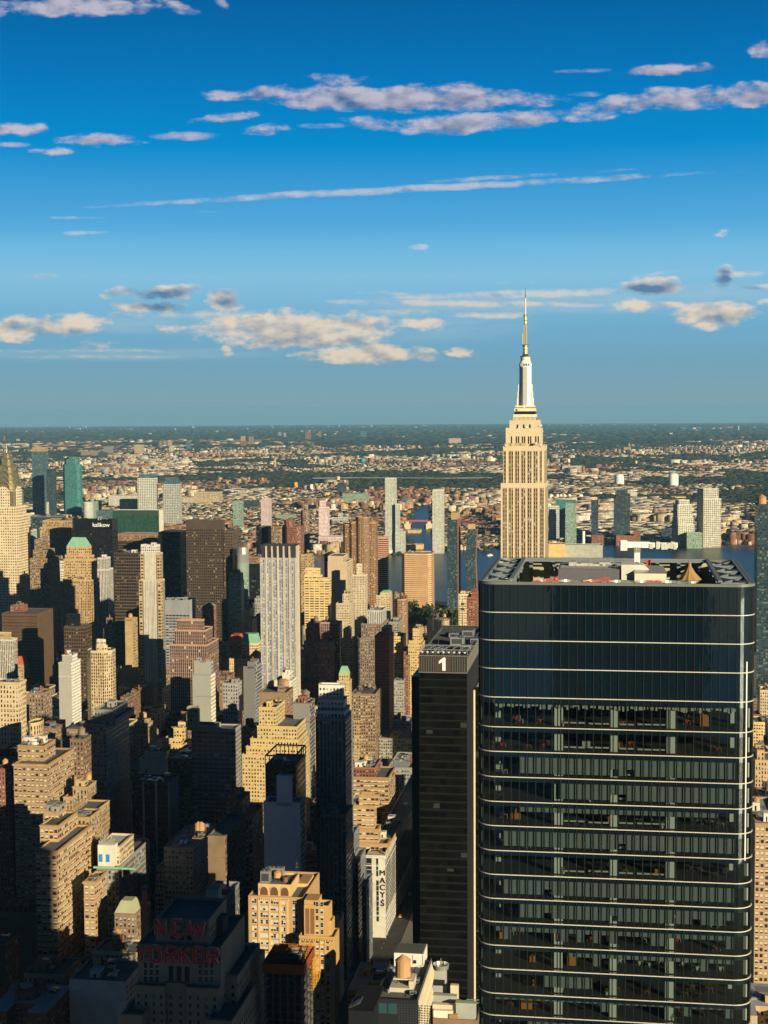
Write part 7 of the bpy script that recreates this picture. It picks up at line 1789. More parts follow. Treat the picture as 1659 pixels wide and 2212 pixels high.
    b.bar((c-.5,2,zt+3),(c-.5,D-2,zt+3),.2); b.bar((c-.5,2,zt+1.6),(c-.5,D-2,zt+1.6),.16)
    b.obj('guard_rail', [pmat('rail_orange', (.48,.17,.03))], h.r)
    b = MB()
    for q in range(14): xx, yy = rr.uniform(a+2,c-4), rr.uniform(D-12,D-3); b.box(xx, xx+rr.uniform(.8,3), yy, yy+rr.uniform(.8,2), zt+.3, zt+rr.uniform(.8,2.2))
    b.obj('material_stack', [pmat('site_grey', (.30,.28,.22))], h.r)
    b = MB(); xx = X(885,1545,D-8); b.box(xx-2.4, xx+2.4, D-11, D-7, zt+.5, zt+2.8); b.box(xx-1, xx+3, D-9, D-7.5, zt+2.8, zt+4.2); b.obj('site_hoist', [pmat('hoist_orange', (.52,.12,.02))], h.r)
    b = MB(); yel = pmat('scaffold_yellow', (.72,.36,.03), .6)
    for i in range(6):
        for j in range(9):
            x_, z_ = c+.8+(j%2)*2.2, zt-1-(j//2)*2.6; yy = 2+i*3.2
            b.bar((c+.8,yy,z_),(c+3.4,yy,z_),.14); b.bar((c+3.4,yy,z_),(c+3.4,yy,z_+2.6),.14); b.bar((c+3.4,yy,z_),(c+3.4,yy+3.2,z_+(2.6 if (i+j)%2 else 0)),.12)
    b.obj('scaffold', [yel], h.r); h.rec(D, 2045, 2300)
arched_building()

# ------------------------------------------------ lettering and crowns on spec-built ones
def store_letters():
    x0, x1, y0, y1, z1 = r_mac['_dims']; W = x1-x0; dm = pmat('letter_black', (.02,.02,.022), .6, vary=0)
    SM = float(np.interp(977, [0, 1000], [0, 1000])); fz = lambda py: at_s(*disp('C3', 478, py), SM)[1]
    c = Vector(r_mac.location); tc = (c.x*TV.x + c.y*TV.y)
    xx = at_s(*disp('C3', 478, 1000), SM)[0] - tc
    for ch, py, sz in (('M',917,5.2),('A',980,5.2),('C',1038,5.2),('Y',1098,5.2),('S',1168,5.6)):
        text_obj(ch, 'sign_letter', sz, dm, r_mac, (xx, y0-.25, fz(py)), (R_(90),0,0), bold=(.0 if ch == 'M' else .05), extrude=.3)
    b = MB(); zz = fz(1134); 
    pts = [(xx+.5*math.cos(a), zz+.5*math.sin(a)) for a in [2*math.pi*i/5+math.pi/2 for i in range(5)]]
    st5 = []
    for i in range(10):
        r_ = .62 if i % 2 == 0 else .26; a = math.pi/2+math.pi*i/5; st5.append((xx+r_*math.cos(a), y0-.3, zz+r_*math.sin(a)))
    b.face(st5); b.obj('star_emblem', [dm], r_mac)
    for (px0, px1, py0, py1) in ((425,442,797,945),(425,445,980,1320),(345,388,797,940)):
        a, c_ = at_s(*disp('C3',px0,900),SM)[0]-tc, at_s(*disp('C3',px1,900),SM)[0]-tc
        za, zb = fz(py0), fz(py1); b = MB(); b.box(a, c_, y0-.1, y0-.02, zb, za); p = b.obj('window_strip', [M_PANE], r_mac)
        n = max(2, int((za-zb)/3.4))
        for i in range(1, n): z = zb+(za-zb)*i/n; b = MB(); b.box(a, c_, y0-.16, y0-.11, z-.25, z+.25); b.obj('window_bar', [pmat('strip_bar', (.28,.30,.24))], p)
    b = MB(); b.box(x0-.8, x1+.8, y0-.9, y0-.02, z1-1.6, z1-.8); b.box(x1+.02, x1+.9, y0, y1, z1-1.6, z1-.8); b.obj('cornice', [plain('white')], r_mac)
    # roofline ornaments along the long side
    for i in range(14): b = MB(); yy = y0+70*(i+.5)/14; b.box(x1-.6, x1+.3, yy-.7, yy+.7, z1, z1+1.8); b.obj('roof_ornament', [plain('tan')], r_mac)
    for i in range(40): b = MB(); yy = y0+(y1-y0)*(i+.5)/40; b.box(x1+.02, x1+.14, yy-1.1, yy+1.1, z1*.3, z1-4); b.obj('window_strip', [M_PANE], r_mac)
store_letters()
def striped_crown():
    x0, x1, y0, y1, z1 = r_wst['_dims']; zt = at_s(*disp('A2', 850, 1100), float(np.interp(1300, S_OLD, S_NEW)))[1]; W = x1-x0
    dk = pmat('crown_charcoal', (.035,.035,.04), .6); lt = plain('stripe_white')
    b = MB(); P = rect(x0-.2,x1+.2,y0-.2,y1+.2); Q = rect(x0+1.4,x1-1.4,y0+1.4,y1-1.4)
    for i in range(4): j = (i+1)%4; b.face([(*Q[i],z1-.5),(*Q[j],z1-.5),(*P[j],zt),(*P[i],zt)]); b.face([(*P[i],zt),(*P[j],zt),(*Q[j],zt-.2),(*Q[i],zt-.2)]); b.face([(*Q[i],zt-.2),(*Q[j],zt-.2),(*Q[j],z1),(*Q[i],z1)])
    b.obj('crown_screen', [dk], r_wst)
    for i in range(7):
        xx = x0+W*i/6; b = MB(); w = .85
        if 0 < i < 6: b.box(xx-w, xx+w, y0-.6, y0+1.2, 0, zt-1)
        else: b.box(max(xx-w,x0-.3), min(xx+w,x1+.3), y0-.6, y0-.02, 0, z1)
        b.obj('stone_pier', [lt], r_wst)
    for i in range(1, 6): yy = y0+(y1-y0)*i/6; b = MB(); b.box(x1+.02, x1+.6, yy-.7, yy+.7, 0, zt-1); b.obj('stone_pier', [lt], r_wst)
    b = MB(); b.box(x0+6, x1-6, y0+8, y1-6, z1-1, zt-1.5); b.obj('roof_plant', [M_WPAINT], r_wst)
striped_crown()
def open_frame():
    for o in [q for q in bpy.data.objects if q.get('label','').startswith('dark glass tower with an open roof frame')]:
        x0, x1, y0, y1, z1 = o['_dims']; zt = z1 + 5.5; b = MB()
        for i in range(8):
            xx = x0+(x1-x0)*i/7
            for yy in (y0+.4, y1-.4): b.bar((xx,yy,z1-.5),(xx,yy,zt),.45)
        for yy in (y0+.4, y1-.4): b.bar((x0,yy,zt),(x1,yy,zt),.8)
        for xx in (x0+.4, x1-.4): b.bar((xx,y0,zt),(xx,y1,zt),.8)
        for i in range(1, 6): yy = y0+(y1-y0)*i/6; b.bar((x1-.4,yy,z1-.5),(x1-.4,yy,zt),.45)
        b.obj('roof_frame', [pmat('frame_grey', (.16,.18,.20))], o)
open_frame()
def drum_top():
    x0, x1, y0, y1, z1 = rs_['_dims']; b = MB(); b.cyl((x0+x1)/2,(y0+y1)/2,z1-1,z1+9,(x1-x0)*.47,(x1-x0)*.47,24); b.obj('drum', [M_GALV], rs_)
drum_top()
def beige_crown():
    x0, x1, y0, y1, z1 = r_bei['_dims']
    rr = random.Random(3)
    b = MB()
    for q in range(60):
        c = Vector((rr.uniform(x0-5,x1+5), y0-3.5+rr.gauss(0,.5), z1-17+rr.uniform(0,2))); s = rr.uniform(.3,.7); b.face([c+Vector((-s,0,-s)), c+Vector((s,.1,-s)), c+Vector((s,0,s)), c+Vector((-s,-.1,s))])
    b.obj('terrace_planting', [M_LEAF], r_bei)
beige_crown()
def green_block_bits():
    f = Fr('screen_pavilion', 'small roof pavilion with two bright blue screens', 'C1', 846, 808, 940, 800, 'pavilion')
    z0, z1 = f.Z(838), f.Z(770)
    b = MB(); b.box(-f.W/2, f.W/2, 1, 8, z0-2, f.Z(690)); b.obj('housing', [plain('white')], f.r)
    for px in (831, 890):
        xx = f.X(px, 800); m = pmat('screen_blue', (.02,.22,.55), .4); b = MB(); b.box(xx-1.1, xx+1.1, .8, .95, z0+.6, z1+.3); b.obj('screen', [m], f.r)
    b = MB()
    for q in range(7):
        xx = -f.W/2+f.W*(q+.5)/7; hh = 2.0 + (q % 3); b.box(xx-.8, xx+.8, 3, 5, f.Z(690), f.Z(690)+hh); b.cyl(xx, 4, f.Z(690)+hh, f.Z(690)+hh+1.6, .35, .35, 8)
    b.obj('roof_plant', [M_GALV], f.r)
    b = MB(); b.box(-f.W/2-1.5, f.W/2+14, -3.2, -2.4, f.Z(868), f.Z(852)); b.obj('cornice', [M_COPPER], f.r)
green_block_bits()

# bent copper tower (kinked plan up its height)
def bent_tower():
    f = Fr('apartment_tower', 'bent dark glass tower with copper side, leaning in its lower half', 'A3', 2600, 972, 1048, 970, 'building', 'the bent copper tower')
    X, Z = f.X, f.Z; D = 22; prof = [(965,1050,1640),(968,1050,1480),(955,1040,1225),(975,1052,968)]
    w = MB(); zz = [Z(p[2]) for p in prof]; zz[0] = 0
    for i in range(3):
        a0, a1 = X(prof[i][0],1200), X(prof[i][1],1200); b0, b1 = X(prof[i+1][0],1200), X(prof[i+1][1],1200)
        w.prism(rect(a0,a1,0,D), zz[i], zz[i+1], 2.4, 3.5, 0, blank=(1,3), margin=0, pts2=rect(b0,b1,0,D))
    w.face([(*p, zz[3]) for p in rect(X(975,1200),X(1052,1200),0,D)], 1)
    w.obj('wall', [FAC['dark_glass'][0], plain('copper')], f.r)
    b = MB(); b.box(X(978,940,4), X(1035,940,4), 4, 16, zz[3]-1, Z(925,4)); b.obj('roof_house', [plain('tan')], f.r)
    f.rec(D, 1130, 1600)
bent_tower()
f_ = BLD  # straight copper tower roof cap
def straight_cap():
    for o in bpy.data.objects:
        if o.get('label', '').startswith('straight dark green glass tower'):
            x0, x1, y0, y1, z1 = o['_dims']; zt = at_s(*disp('A3', 870, 832), 2600)[1]
            b = MB(); b.box(x0+(x1-x0)*.35, x1+.0, y0+6, y1-6, z1-1, zt); b.obj('roof_house', [plain('tan')], o)
            b = MB(); b.box(x1+.05, x1+.6, y0, y1, 0, z1); b.obj('copper_side', [plain('copper')], o)
straight_cap()

# ------------------------------------------------ foreground roofs at the lower centre
def tank_roof():
    f = Fr('office_building', 'foreground building with a great wooden water tank and white roof house', 'C3', 655, 405, 775, 1975, 'building', 'the foreground tank building')
    X, Z = f.X, f.Z; zt = Z(1965); D = 50; w = MB(); a, c = X(405,1965), X(775,1965)
    fac = facade('zigzag_side', (.46,.42,.32), 3.3, 3.6, .55, .55, glass=(.02,.025,.03), blind=.2)
    w.prism(rect(a,c,0,D), 0, zt, 3.3, 3.6, 0, blank=(0,), margin=5); dk = w.parapet(rect(a,c,0,D), zt, 1, .7, 1.4); w.obj('wall', [fac, pmat('front_dark', (.016,.018,.022), .9, spec=.15)], f.r)  # shade on the front is put into its near-black colour
    b = MB(); b.face([(*p, zt-1.4) for p in dk]); b.obj('roof', [M_ROOF], f.r)
    b = MB()
    for i in range(20): yy = D*(i+.5)/20; b.bar((c+.05,yy-1.6,zt-1),(c+.9,yy,zt-6),.5); b.bar((c+.9,yy,zt-6),(c+.05,yy+1.6,zt-11),.5); b.bar((c+.05,yy-1.6,zt-12),(c+.9,yy,zt-17),.5)
    b.obj('side_ornament', [pmat('ornament_cream', (.52,.46,.32))], f.r)
    b = MB(); b.bar((c-.3,0,zt+1.0),(c-.3,D,zt+1.0),.14); [b.bar((c-.3,D*i/24,zt-.2),(c-.3,D*i/24,zt+1.0),.1) for i in range(25)]; b.obj('railing', [M_GALV], f.r)
    dz = zt-1.4
    wh = pmat('house_white', (.66,.64,.56), .7, vary=.1)
    xa, xb = X(578,1550,46), X(822,1550,46); zh = Z(1585, 44, px=700)
    b = MB(); b.box(xa, xb, 44, 58, dz, zh); b.obj('stair_house', [wh], f.r)
    b = MB(); b.box(xa+.4, xb-.4, 44.4, 57.6, zh+.01, zh+.12); b.obj('house_roof', [pmat('house_roof_green', (.10,.12,.10))], f.r)
    for px in (730, 812): box_part(f.r, 'drain_pipe', M_GALV, X(px,1620,44)-.1, X(px,1620,44)+.1, 43.8, 43.98, dz+1, zh-.4)
    box_part(f.r, 'house_window', M_DARK, X(745,1620,44)-.7, X(745,1620,44)+.7, 43.85, 43.97, zh-4.6, zh-3)
    # the big tank on its brick base
    yt_ = 20; s_ = lambda px: X(px,1700,yt_)
    rT = (s_(710)-s_(585))/2; xc = (s_(710)+s_(585))/2; z0 = Z(1790, yt_-rT, px=645); z1 = Z(1640, yt_, px=645)
    t = tank(f.r, xc, yt_, dz, rT, z1-z0, z0-dz)
    base = pmat('base_cream', (.50,.46,.36), .85)
    box_part(f.r, 'tank_base', base, X(700,1850,16), X(730,1850,16)+.5, 14, 24, dz, z0-.3)
    box_part(f.r, 'tank_base', base, X(535,1870,12), X(700,1870,12), 12, 22, dz, dz+(z0-dz)*.42)
    box_part(f.r, 'tank_platform', base, xc-rT*1.15, xc+rT*1.3, yt_-rT*1.1, yt_+rT*1.1, z0-.7, z0-.05)
    rr = random.Random(12)
    for i in range(9):
        link_copy(PM['hvac'], 'air_handler', f.r, (rr.uniform(xb-6, c-3), rr.uniform(8, 40), dz), (rr.uniform(1.6,3.2), rr.uniform(1.6,3.2), rr.uniform(1.2,2.4)))
    for i in range(5): link_copy(PM['vent'], 'roof_vent', f.r, (rr.uniform(a+2, xc-4), rr.uniform(6, 50), dz), (1.2,1.2,2.5))
    # blue lit front windows
    for px0, px1 in ((435, 515), (525, 600)): box_part(f.r, 'front_window', pmat('front_glass', (.03,.07,.09), .15), X(px0,2040), X(px1,2040), -.15, -.02, Z(2085), Z(2000))
    b = MB()
    for i in range(12):
        for j in range(8): xx = X(610,2040)+i*1.25; zz = Z(2000)-j*1.1; b.face([(xx,-.12,zz),(xx+.8,-.12,zz-.2),(xx+.6,-.12,zz-.7),(xx-.1,-.12,zz-.5)])
    b.obj('patterned_screen', [pmat('screen_pattern', (.03,.035,.04))], f.r)
    f.rec(D, 2050, 2300)
    # terraced glass slope building at its left foot
    g = Fr('glazed_hall', 'low dark hall with a sloping glazed skylight left of the foreground tank', 'C3', 640, 200, 400, 2000, 'building', 'the sloping skylight hall')
    X, Z = g.X, g.Z; b = MB(); b.box(X(195,2050), X(400,2050), 0, 30, 0, Z(2060)); b.obj('wall', [pmat('hall_dark', (.012,.014,.018), .95, spec=.1)], g.r)  # near-black wall colour stands in for shade the sun does not leave here
    b = MB(); q = [(X(195,2040,0),0,Z(2040,0,px=195)),(X(290,2040,0),0,Z(2000,0,px=290)),(X(335,1895,30),30,Z(1895,30,px=335)),(X(265,1900,30),30,Z(1910,30,px=265))]
    b.face(q); sk = b.obj('sloping_skylight', [pmat('skylight_teal', (.10,.17,.16), .3)], g.r)
    b = MB()
    for i in range(9): t_ = i/8; b.bar(Vector(q[0]).lerp(Vector(q[1]), t_)+Vector((0,0,.1)), Vector(q[3]).lerp(Vector(q[2]), t_)+Vector((0,0,.1)), .16)
    b.obj('glazing_bar', [M_GALV], sk); g.rec(50, 2150, 2300)
    # plant roof at the right of the tank
    h = Fr('mechanical_building', 'lower roof crowded with cooling plant between tank and glass tower', 'C3', 692, 890, 1265, 2060, 'building', 'the cooling plant roof')
    X, Z = h.X, h.Z; zt = Z(2130); D = 22; w = MB(); a, c = X(895,2060), X(1265,2060)
    w.prism(rect(a,c,0,D), 0, zt, 3.5, 3.8, 0, margin=3); dk = w.parapet(rect(a,c,0,D), zt, 1, .6); w.obj('wall', [FAC['umber'][0], plain('umber')], h.r); b = MB(); b.face([(*p, zt-1.1) for p in dk]); b.obj('roof', [M_ROOF], h.r)
    z = zt-1.1
    cr, gg, wht = pmat('plant_cream', (.56,.48,.34)), pmat('plant_grey', (.33,.35,.33)), pmat('plant_white', (.60,.60,.52))
    def bx(name, m, p0, p1, py1, y, d, py0=None):
        y, d = y*.3, max(2.5, d*.32)
        box_part(h.r, name, m, X(p0,py1,y), X(p1,py1,y), y, y+d, z if py0 is None else Z(py0,y,px=p0), Z(py1,y,px=(p0+p1)/2))
    bx('plant_room', gg, 1085, 1250, 2000, 6, 10); bx('plant_room', cr, 892, 1075, 2010, 12, 4); bx('plant_room', gg, 890, 1090, 1935, 30, 10); bx('cooling_tower', gg, 890, 1005, 1720, 60, 10); bx('plant_room', cr, 1040, 1105, 1850, 46, 8)
    bx('plant_room', wht, 900, 1060, 2060, 4, 3); bx('brick_house', pmat('plant_brick', (.30,.17,.08)), 1030, 1098, 2090, 1.5, 4)
    box_part(h.r, 'green_roof_sheet', pmat('sheet_green', (.28,.40,.30)), X(1085,2000,1.8)-.2, X(1252,2000,1.8)+.2, 1.6, 5.2, Z(2000,1.8,px=1160)+.02, Z(2000,1.8,px=1160)+.25)
    zc = Z(1720,18,px=950); b = MB(); xx = X(962,1720,20); b.cyl(xx, 20, zc, zc+2.2, 3.6, 3.9, 20, cap=False); b.cyl(xx, 20, zc, zc+.6, 3.2, 3.2, 20); b.bar((xx,20,zc),(xx,20,zc+5),.3); b.obj('fan_drum', [M_GALV], h.r)
    b = MB()
    for i in range(7): xx = X(905+i*14,1800,17.9); b.box(xx-.25, xx+.25, 17.7, 17.95, Z(1850,18,px=950), Z(1800,18,px=950))
    b.obj('louvre', [M_DARK], h.r)
    b = MB(); rr = random.Random(8)
    for q in range(16):
        x_, y_ = rr.uniform(a+2,c-3), rr.uniform(2,17); b.box(x_, x_+rr.uniform(.8,2.2), y_, y_+rr.uniform(.8,2.2), z, z+rr.uniform(1,4.5))
    b.obj('pump_set', [wht], h.r)
    for q in range(14):
        b = MB(); x_, y_ = rr.uniform(a+2,c-6), rr.uniform(2,19); zz = z+rr.uniform(1.5,5); b.bar((x_,y_,zz),(x_+rr.uniform(3,9),y_,zz),.35); b.bar((x_+.1,y_,z),(x_+.1,y_,zz+.1),.3); b.obj('pipe_run', [M_GALV], h.r)
    b = MB()
    for q in range(12): x_ = X(1020,1830,15)+q*1.0; b.bar((x_,15,z+1),(x_,15,z+2.4),.1)
    b.bar((X(1020,1830,15),15,z+2.4),(X(1105,1830,15),15,z+2.4),.12)
    b.obj('railing', [M_GALV], h.r); h.rec(D, 2080, 2300)
tank_roof()
def chimney_tall():
    f = Fr('smokestack', 'tall thin rust brick smokestack behind the lettered hotel', 'C1', 700, 1190, 1207, 1150, 'chimney')
    b = MB(); b.cyl(0,0,0,f.Z(1040),1.7,1.25,14); b.obj('shaft', [pmat('stack_brick', (.34,.13,.07))], f.r); b = MB(); b.cyl(0,0,f.Z(1040)-1,f.Z(1030),1.5,1.5,14); b.obj('rim', [M_DSTEEL], f.r)
chimney_tall()
def plant_chimney():
    f = Fr('smokestack', 'white power plant chimney rising above the pale green riverside hall', 'A4', 2700, 396, 402, 850, 'chimney')
    b = MB(); b.cyl(0,0,0,f.Z(810),3.2,2.6,12); b.obj('shaft', [M_WPAINT], f.r)
    H('power_station', 'pale green riverside hall behind the glass tower rim', 'A4', 2660, [(270,530,905)], 'green_glass', blank=(0,1,2,3), depth=30, clutter=0, yb=960, tmats=None)
    H('power_station', 'orange clad riverside hall beside the tallest tower', 'A4', 2640, [(160,268,897)], 'yellow', blank=(0,1,2,3), depth=30, clutter=0, yb=960)
plant_chimney()

# ------------------------------------------------ towers just outside the frame (they throw the foreground shade and stand in the reflections)
def off_tower(label, x, y, w, d, h, mat='off_tower', name='office_tower', rz=None, base=0):
    r = root(name, x, y, base, rz); tag(r, label, 'building')
    m, bay, fl = FAC[mat]; b = MB(); P = rect(-w/2,w/2,-d/2,d/2)
    b.prism(P, 0, h, bay, fl, 0); dk = b.parapet(P, h, 1); b.obj('wall', [m, plain(mat)], r); b = MB(); b.face([(*p,h-1.1) for p in dk]); b.obj('roof', [M_ROOF], r)
# ------------------------------------------------ towers outside the frame
for o_ in OFF: off_tower(*o_[:6], **o_[6])

# ------------------------------------------------ streets
AV = [(-70,395),(425,645),(688,915),(958,1190),(1232,1475),(1512,1632),(1656,1772),(1798,1916),(1942,2052),(2082,2265),(2295,2480),(2512,2700)]
def street_row(n): return -148 - (n-34)*80.5
def block_pads():
    pad = pmat('pavement', (.16,.155,.145), .9, vary=.2, scale=.3)
    mb = MB()
    for (a, b) in AV:
        for n in range(20, 52):
            t1, t0 = street_row(n) - 10.5, street_row(n+1) + 10.5
            p = [st(a,t0), st(a,t1), st(b,t1), st(b,t0)]; c = [(q.x, q.y) for q in p]
            if min(abs(q[0]) - .3*max(q[1],0) for q in c) > 150: continue
            z = .15; area = c if True else c
            # counter-clockwise
            sgn = sum(c[i][0]*c[(i+1)%4][1]-c[(i+1)%4][0]*c[i][1] for i in range(4)); c = c if sgn > 0 else c[::-1]
            mb.prism(c, 0, z, margin=-99, blank=range(4), blankmi=0, topcap=0)
    tag(mb.obj('pavement', [pad]), kind='structure')
block_pads()
def marks():
    wp = pmat('lane_paint', (.65,.65,.6), .7); mb = MB()
    for n in range(28, 42):
        t = street_row(n)
        for s in range(380, 1500, 9):
            if any(a-4 < s < b+4 for a, b in AV): q = [st(s,t-.08), st(s,t+.08), st(s+3.5,t+.08), st(s+3.5,t-.08)]; mb.face([(p.x,p.y,.012) for p in q])
    for k in range(1, 6):
        c = (AV[k][1]+AV[k+1][0])/2
        for n in range(28, 42):
            t = street_row(n)
            for j in range(8):
                for e in (-11, 11): q = [st(c-14+j*3.6,t+e), st(c-14+j*3.6,t+e+(2.6 if e>0 else -2.6)), st(c-12.6+j*3.6,t+e+(2.6 if e>0 else -2.6)), st(c-12.6+j*3.6,t+e)]; mb.face([(p.x,p.y,.012) for p in q])
    tag(mb.obj('road_markings', [wp]), kind='structure')
marks()
def car_proto(paint):
    b = MB(); L, W = 4.6, 1.85
    side = [(-2.3,.35),(2.3,.35),(2.3,.78),(1.2,.92),(-1.9,.95),(-2.3,.85)]
    for s_ in (-1,1): b.face([(s_*W/2,x,z) for x, z in (side if s_ > 0 else side[::-1])])
    for i in range(len(side)): (x0,z0),(x1,z1) = side[i], side[(i+1)%len(side)]; b.face([(-W/2,x0,z0),(W/2,x0,z0),(W/2,x1,z1),(-W/2,x1,z1)])
    body = b.mesh('body', [paint])
    b = MB(); lo = [(-.82,-1.7,.93),(.82,-1.7,.93),(.82,1.0,.93),(-.82,1.0,.93)]; hi = [(-.66,-1.2,1.42),(.66,-1.2,1.42),(.66,.35,1.42),(-.66,.35,1.42)]
    for i in range(4): j = (i+1)%4; b.face([lo[i],lo[j],hi[j],hi[i]])
    win = b.mesh('window', [M_DARK]); b = MB(); b.box(-.66,.66,-1.2,.35,1.42,1.47); top = b.mesh('roof_panel', [paint])
    b = MB(); n = 12
    for i in range(n):
        a0, a1 = 2*math.pi*i/n, 2*math.pi*(i+1)/n
        b.face([(-.12,.34*math.cos(a0),.34*math.sin(a0)),(-.12,.34*math.cos(a1),.34*math.sin(a1)),(.12,.34*math.cos(a1),.34*math.sin(a1)),(.12,.34*math.cos(a0),.34*math.sin(a0))])
    for s_ in (-.12,.12): b.face([(s_,.34*math.cos(2*math.pi*i/n),.34*math.sin(2*math.pi*i/n)) for i in range(n)])
    wheel = b.mesh('wheel', [M_DSTEEL]); return body, win, top, wheel
CARS = [('yellow', car_proto(pmat('taxi_yellow', (.75,.42,.02), .4))), ('white', car_proto(pmat('car_white', (.7,.7,.7), .4))), ('black', car_proto(pmat('car_black', (.02,.02,.02), .3))), ('red', car_proto(pmat('car_red', (.4,.03,.02), .4)))]
def cars():
    rs = random.Random(6); spots = []
    for s in (1020,1036,1050,1068,1085,1110,1130): spots.append((s, street_row(34)+(-3.5 if s%4 else 3.4)))
    for i, t in enumerate((-190,-176,-160,-128,-112,-96)): spots.append((672+(i%3-1)*4.5, t))
    ords = ['nearest','second','third','fourth','fifth','sixth','farthest']
    for i, (s, t) in enumerate(spots):
        cname, (body, win, top, wheel) = CARS[rs.randrange(4)]
        p = st(s, t); r = root('parked_car', p.x, p.y, .02, -S_ANG if i < 7 else -S_ANG+math.pi/2)
        where = f'{cname} car on the wide crosstown street beside the white store, {ords[i]} along' if i < 7 else f'{cname} car on the avenue below the arched penthouse building, {ords[i-7]} from the hotel'
        tag(r, where, 'car', 'cars on the streets')
        link_copy(body,'body',r,(0,0,0)); link_copy(win,'window',r,(0,0,0)); link_copy(top,'roof_panel',r,(0,0,0))
        for sx in (-.85,.85):
            for sy in (-1.45,1.4): link_copy(wheel,'wheel',r,(sx,sy,.34))
cars()

# ------------------------------------------------ the ordinary buildings of every block
def hidden_or_cap(s, t0, t1, depth):
    """picture span of a lot and the lowest allowed top row (so that it does not cover what the photograph shows behind it)"""
    a, b = st(s, t0), st(s, t1)
    xa, _ = proj(a.x, a.y, 60); xb, _ = proj(b.x, b.y, 60)
    c = st(s+depth, t1); xc, _ = proj(c.x, c.y, 60); xb = max(xb, xc)
    cap = 0.0
    for h in BLD:
        if h.get('fill'): continue
        ov = min(xb, h['xr']) - max(xa, h['xl'])
        if ov > 1.5 and h['s0'] > s: cap = max(cap, h['yb'])
    return xa, xb, cap
PAL = [('tan','tan'),('umber','brown'),('light_tan','pale tan'),('cream','cream'),('brick','red brick'),('grey','grey'),('garment','banded tan'),('brown','dark brown'),('white','white'),('yellow','golden')]
def z_at_row(s, t, row):
    p = st(s, t); lo, hi = 0.0, 340.0
    for _ in range(22):
        m = (lo+hi)/2
        if proj(p.x, p.y, m)[1] > row: lo = m
        else: hi = m
    return lo
FILL = []
def fill():
    rs = random.Random(21)
    dist_h = lambda s: (40,85) if s < 1250 else ((35,70) if s < 1650 else ((28,62) if s < 2100 else (18,48)))
    for (a, b) in AV[1:]:
        for n in range(18, 54):
            tN, tS = street_row(n+1) + 10.5, street_row(n) - 10.5
            for half in (0, 1):
                t_lo, t_hi = (tN, (tN+tS)/2 - .6) if half == 0 else ((tN+tS)/2 + .6, tS)
                s = a + rs.uniform(0, 3)
                while s < b - 14:
                    L = rs.uniform(18, 46) if s < 1700 else rs.uniform(16, 40)
                    if s + L > b: L = b - s
                    if L < 10: break
                    cx, cy = st(s + L/2, (t_lo+t_hi)/2)
                    s_next = s + L + .6
                    u = cx / cy
                    if abs(u) > .262 + 30/cy: s = s_next; continue
                    t0, t1 = t_lo, t_hi
                    # leave room for the modelled ones
                    bad = any((h['s0'] < s+L+1 and h['s1'] > s-1 and h['t0'] < t1+1 and h['t1'] > t0-1) for h in BLD if not h.get('fill'))
                    if bad:
                        ok2 = False
                        for (u0, u1) in ((t0, t0+(t1-t0)*.48), (t0+(t1-t0)*.52, t1), (t0, t0+(t1-t0)*.3), (t0+(t1-t0)*.35, t0+(t1-t0)*.65), (t0+(t1-t0)*.7, t1)):
                            if not any((h['s0'] < s+L+1 and h['s1'] > s-1 and h['t0'] < u1+1 and h['t1'] > u0-1) for h in BLD if not h.get('fill')): t0, t1, ok2 = u0, u1, True; break
                        if not ok2: s = s_next; continue
                    xa, xb, cap = hidden_or_cap(s, t0, t1, L)
                    lo, hi = dist_h(s); z = rs.triangular(lo, hi, lo+(hi-lo)*.3)
                    if rs.random() < .12 and s > 900: z *= 1.35
                    # near the foreground the roofs must stay below the modelled ones
                    cap = max(cap, 1240 if s > 2300 else 1300 if s > 1900 else 1350)
                    for (xx0, xx1, row, smin) in CAPS:
                        if min(xb,xx1) - max(xa,xx0) > 2 and s > smin: cap = max(cap, row)
                    zc = min(z_at_row(s, (t0+t1)/2, cap), z_at_row(s+L, (t0+t1)/2, cap))
                    z = min(z, zc)
                    if z < 7: s = s_next; continue
                    p = st(s, t0); top_row = proj(p.x, p.y, z)[1]
                    if top_row > 2235: s = s_next; continue
                    # fully behind nearer modelled buildings?
                    cover = [(h['xl'], h['xr']) for h in BLD if not h.get('fill') and h['s0'] < s and h['ylow'] < top_row]
                    vis = xb - xa; pts = np.linspace(xa, xb, 9); seen = sum(0 if any(c0-1 <= q <= c1+1 for c0, c1 in cover) else 1 for q in pts if -5 < q < 1664)
                    if seen < 1: s = s_next; continue
                    FILL.append(dict(s=s, L=L, t0=t0, t1=t1, z=z, xa=xa, xb=xb, top=top_row, seen=seen/9))
                    s = s_next
fill()
print('FILL candidates', len(FILL))
# hide those behind nearer fills; rank by visible size
def visible(F):
    grid = {}
    F.sort(key=lambda f: f['s'])
    horizon = np.full(1660, 2212.0)
    for h in sorted(BLD, key=lambda h: h['s0']): pass
    items = [('f', f['s'], f) for f in F] + [('h', h['s0'], h) for h in BLD]
    items.sort(key=lambda q: q[1])
    for k, s, f in items:
        if k == 'f':
            a, b = int(max(0, f['xa'])), int(min(1659, f['xb']))
            seg = horizon[a:b+1]
            f['area'] = float(np.clip(seg - f['top'], 0, 400).sum()) if b > a else 0
            m = .75*f['z']; p = st(f['s']+f['L'], (f['t0']+f['t1'])/2); back = proj(p.x, p.y, f['z'])[1]
            if b > a: horizon[a:b+1] = np.minimum(seg, back)
        else:
            a, b = int(max(0, f['xl'])), int(min(1659, f['xr']))
            if b > a: horizon[a:b+1] = np.minimum(horizon[a:b+1], f['ylow'])
visible(FILL)
FILL = [f for f in FILL if f['area'] > 25]
FILL.sort(key=lambda f: -f['area'])
print('FILL visible', len(FILL))
NHERO = sum(1 for o in scene.objects if o.parent is None and o.get('category') == 'building')
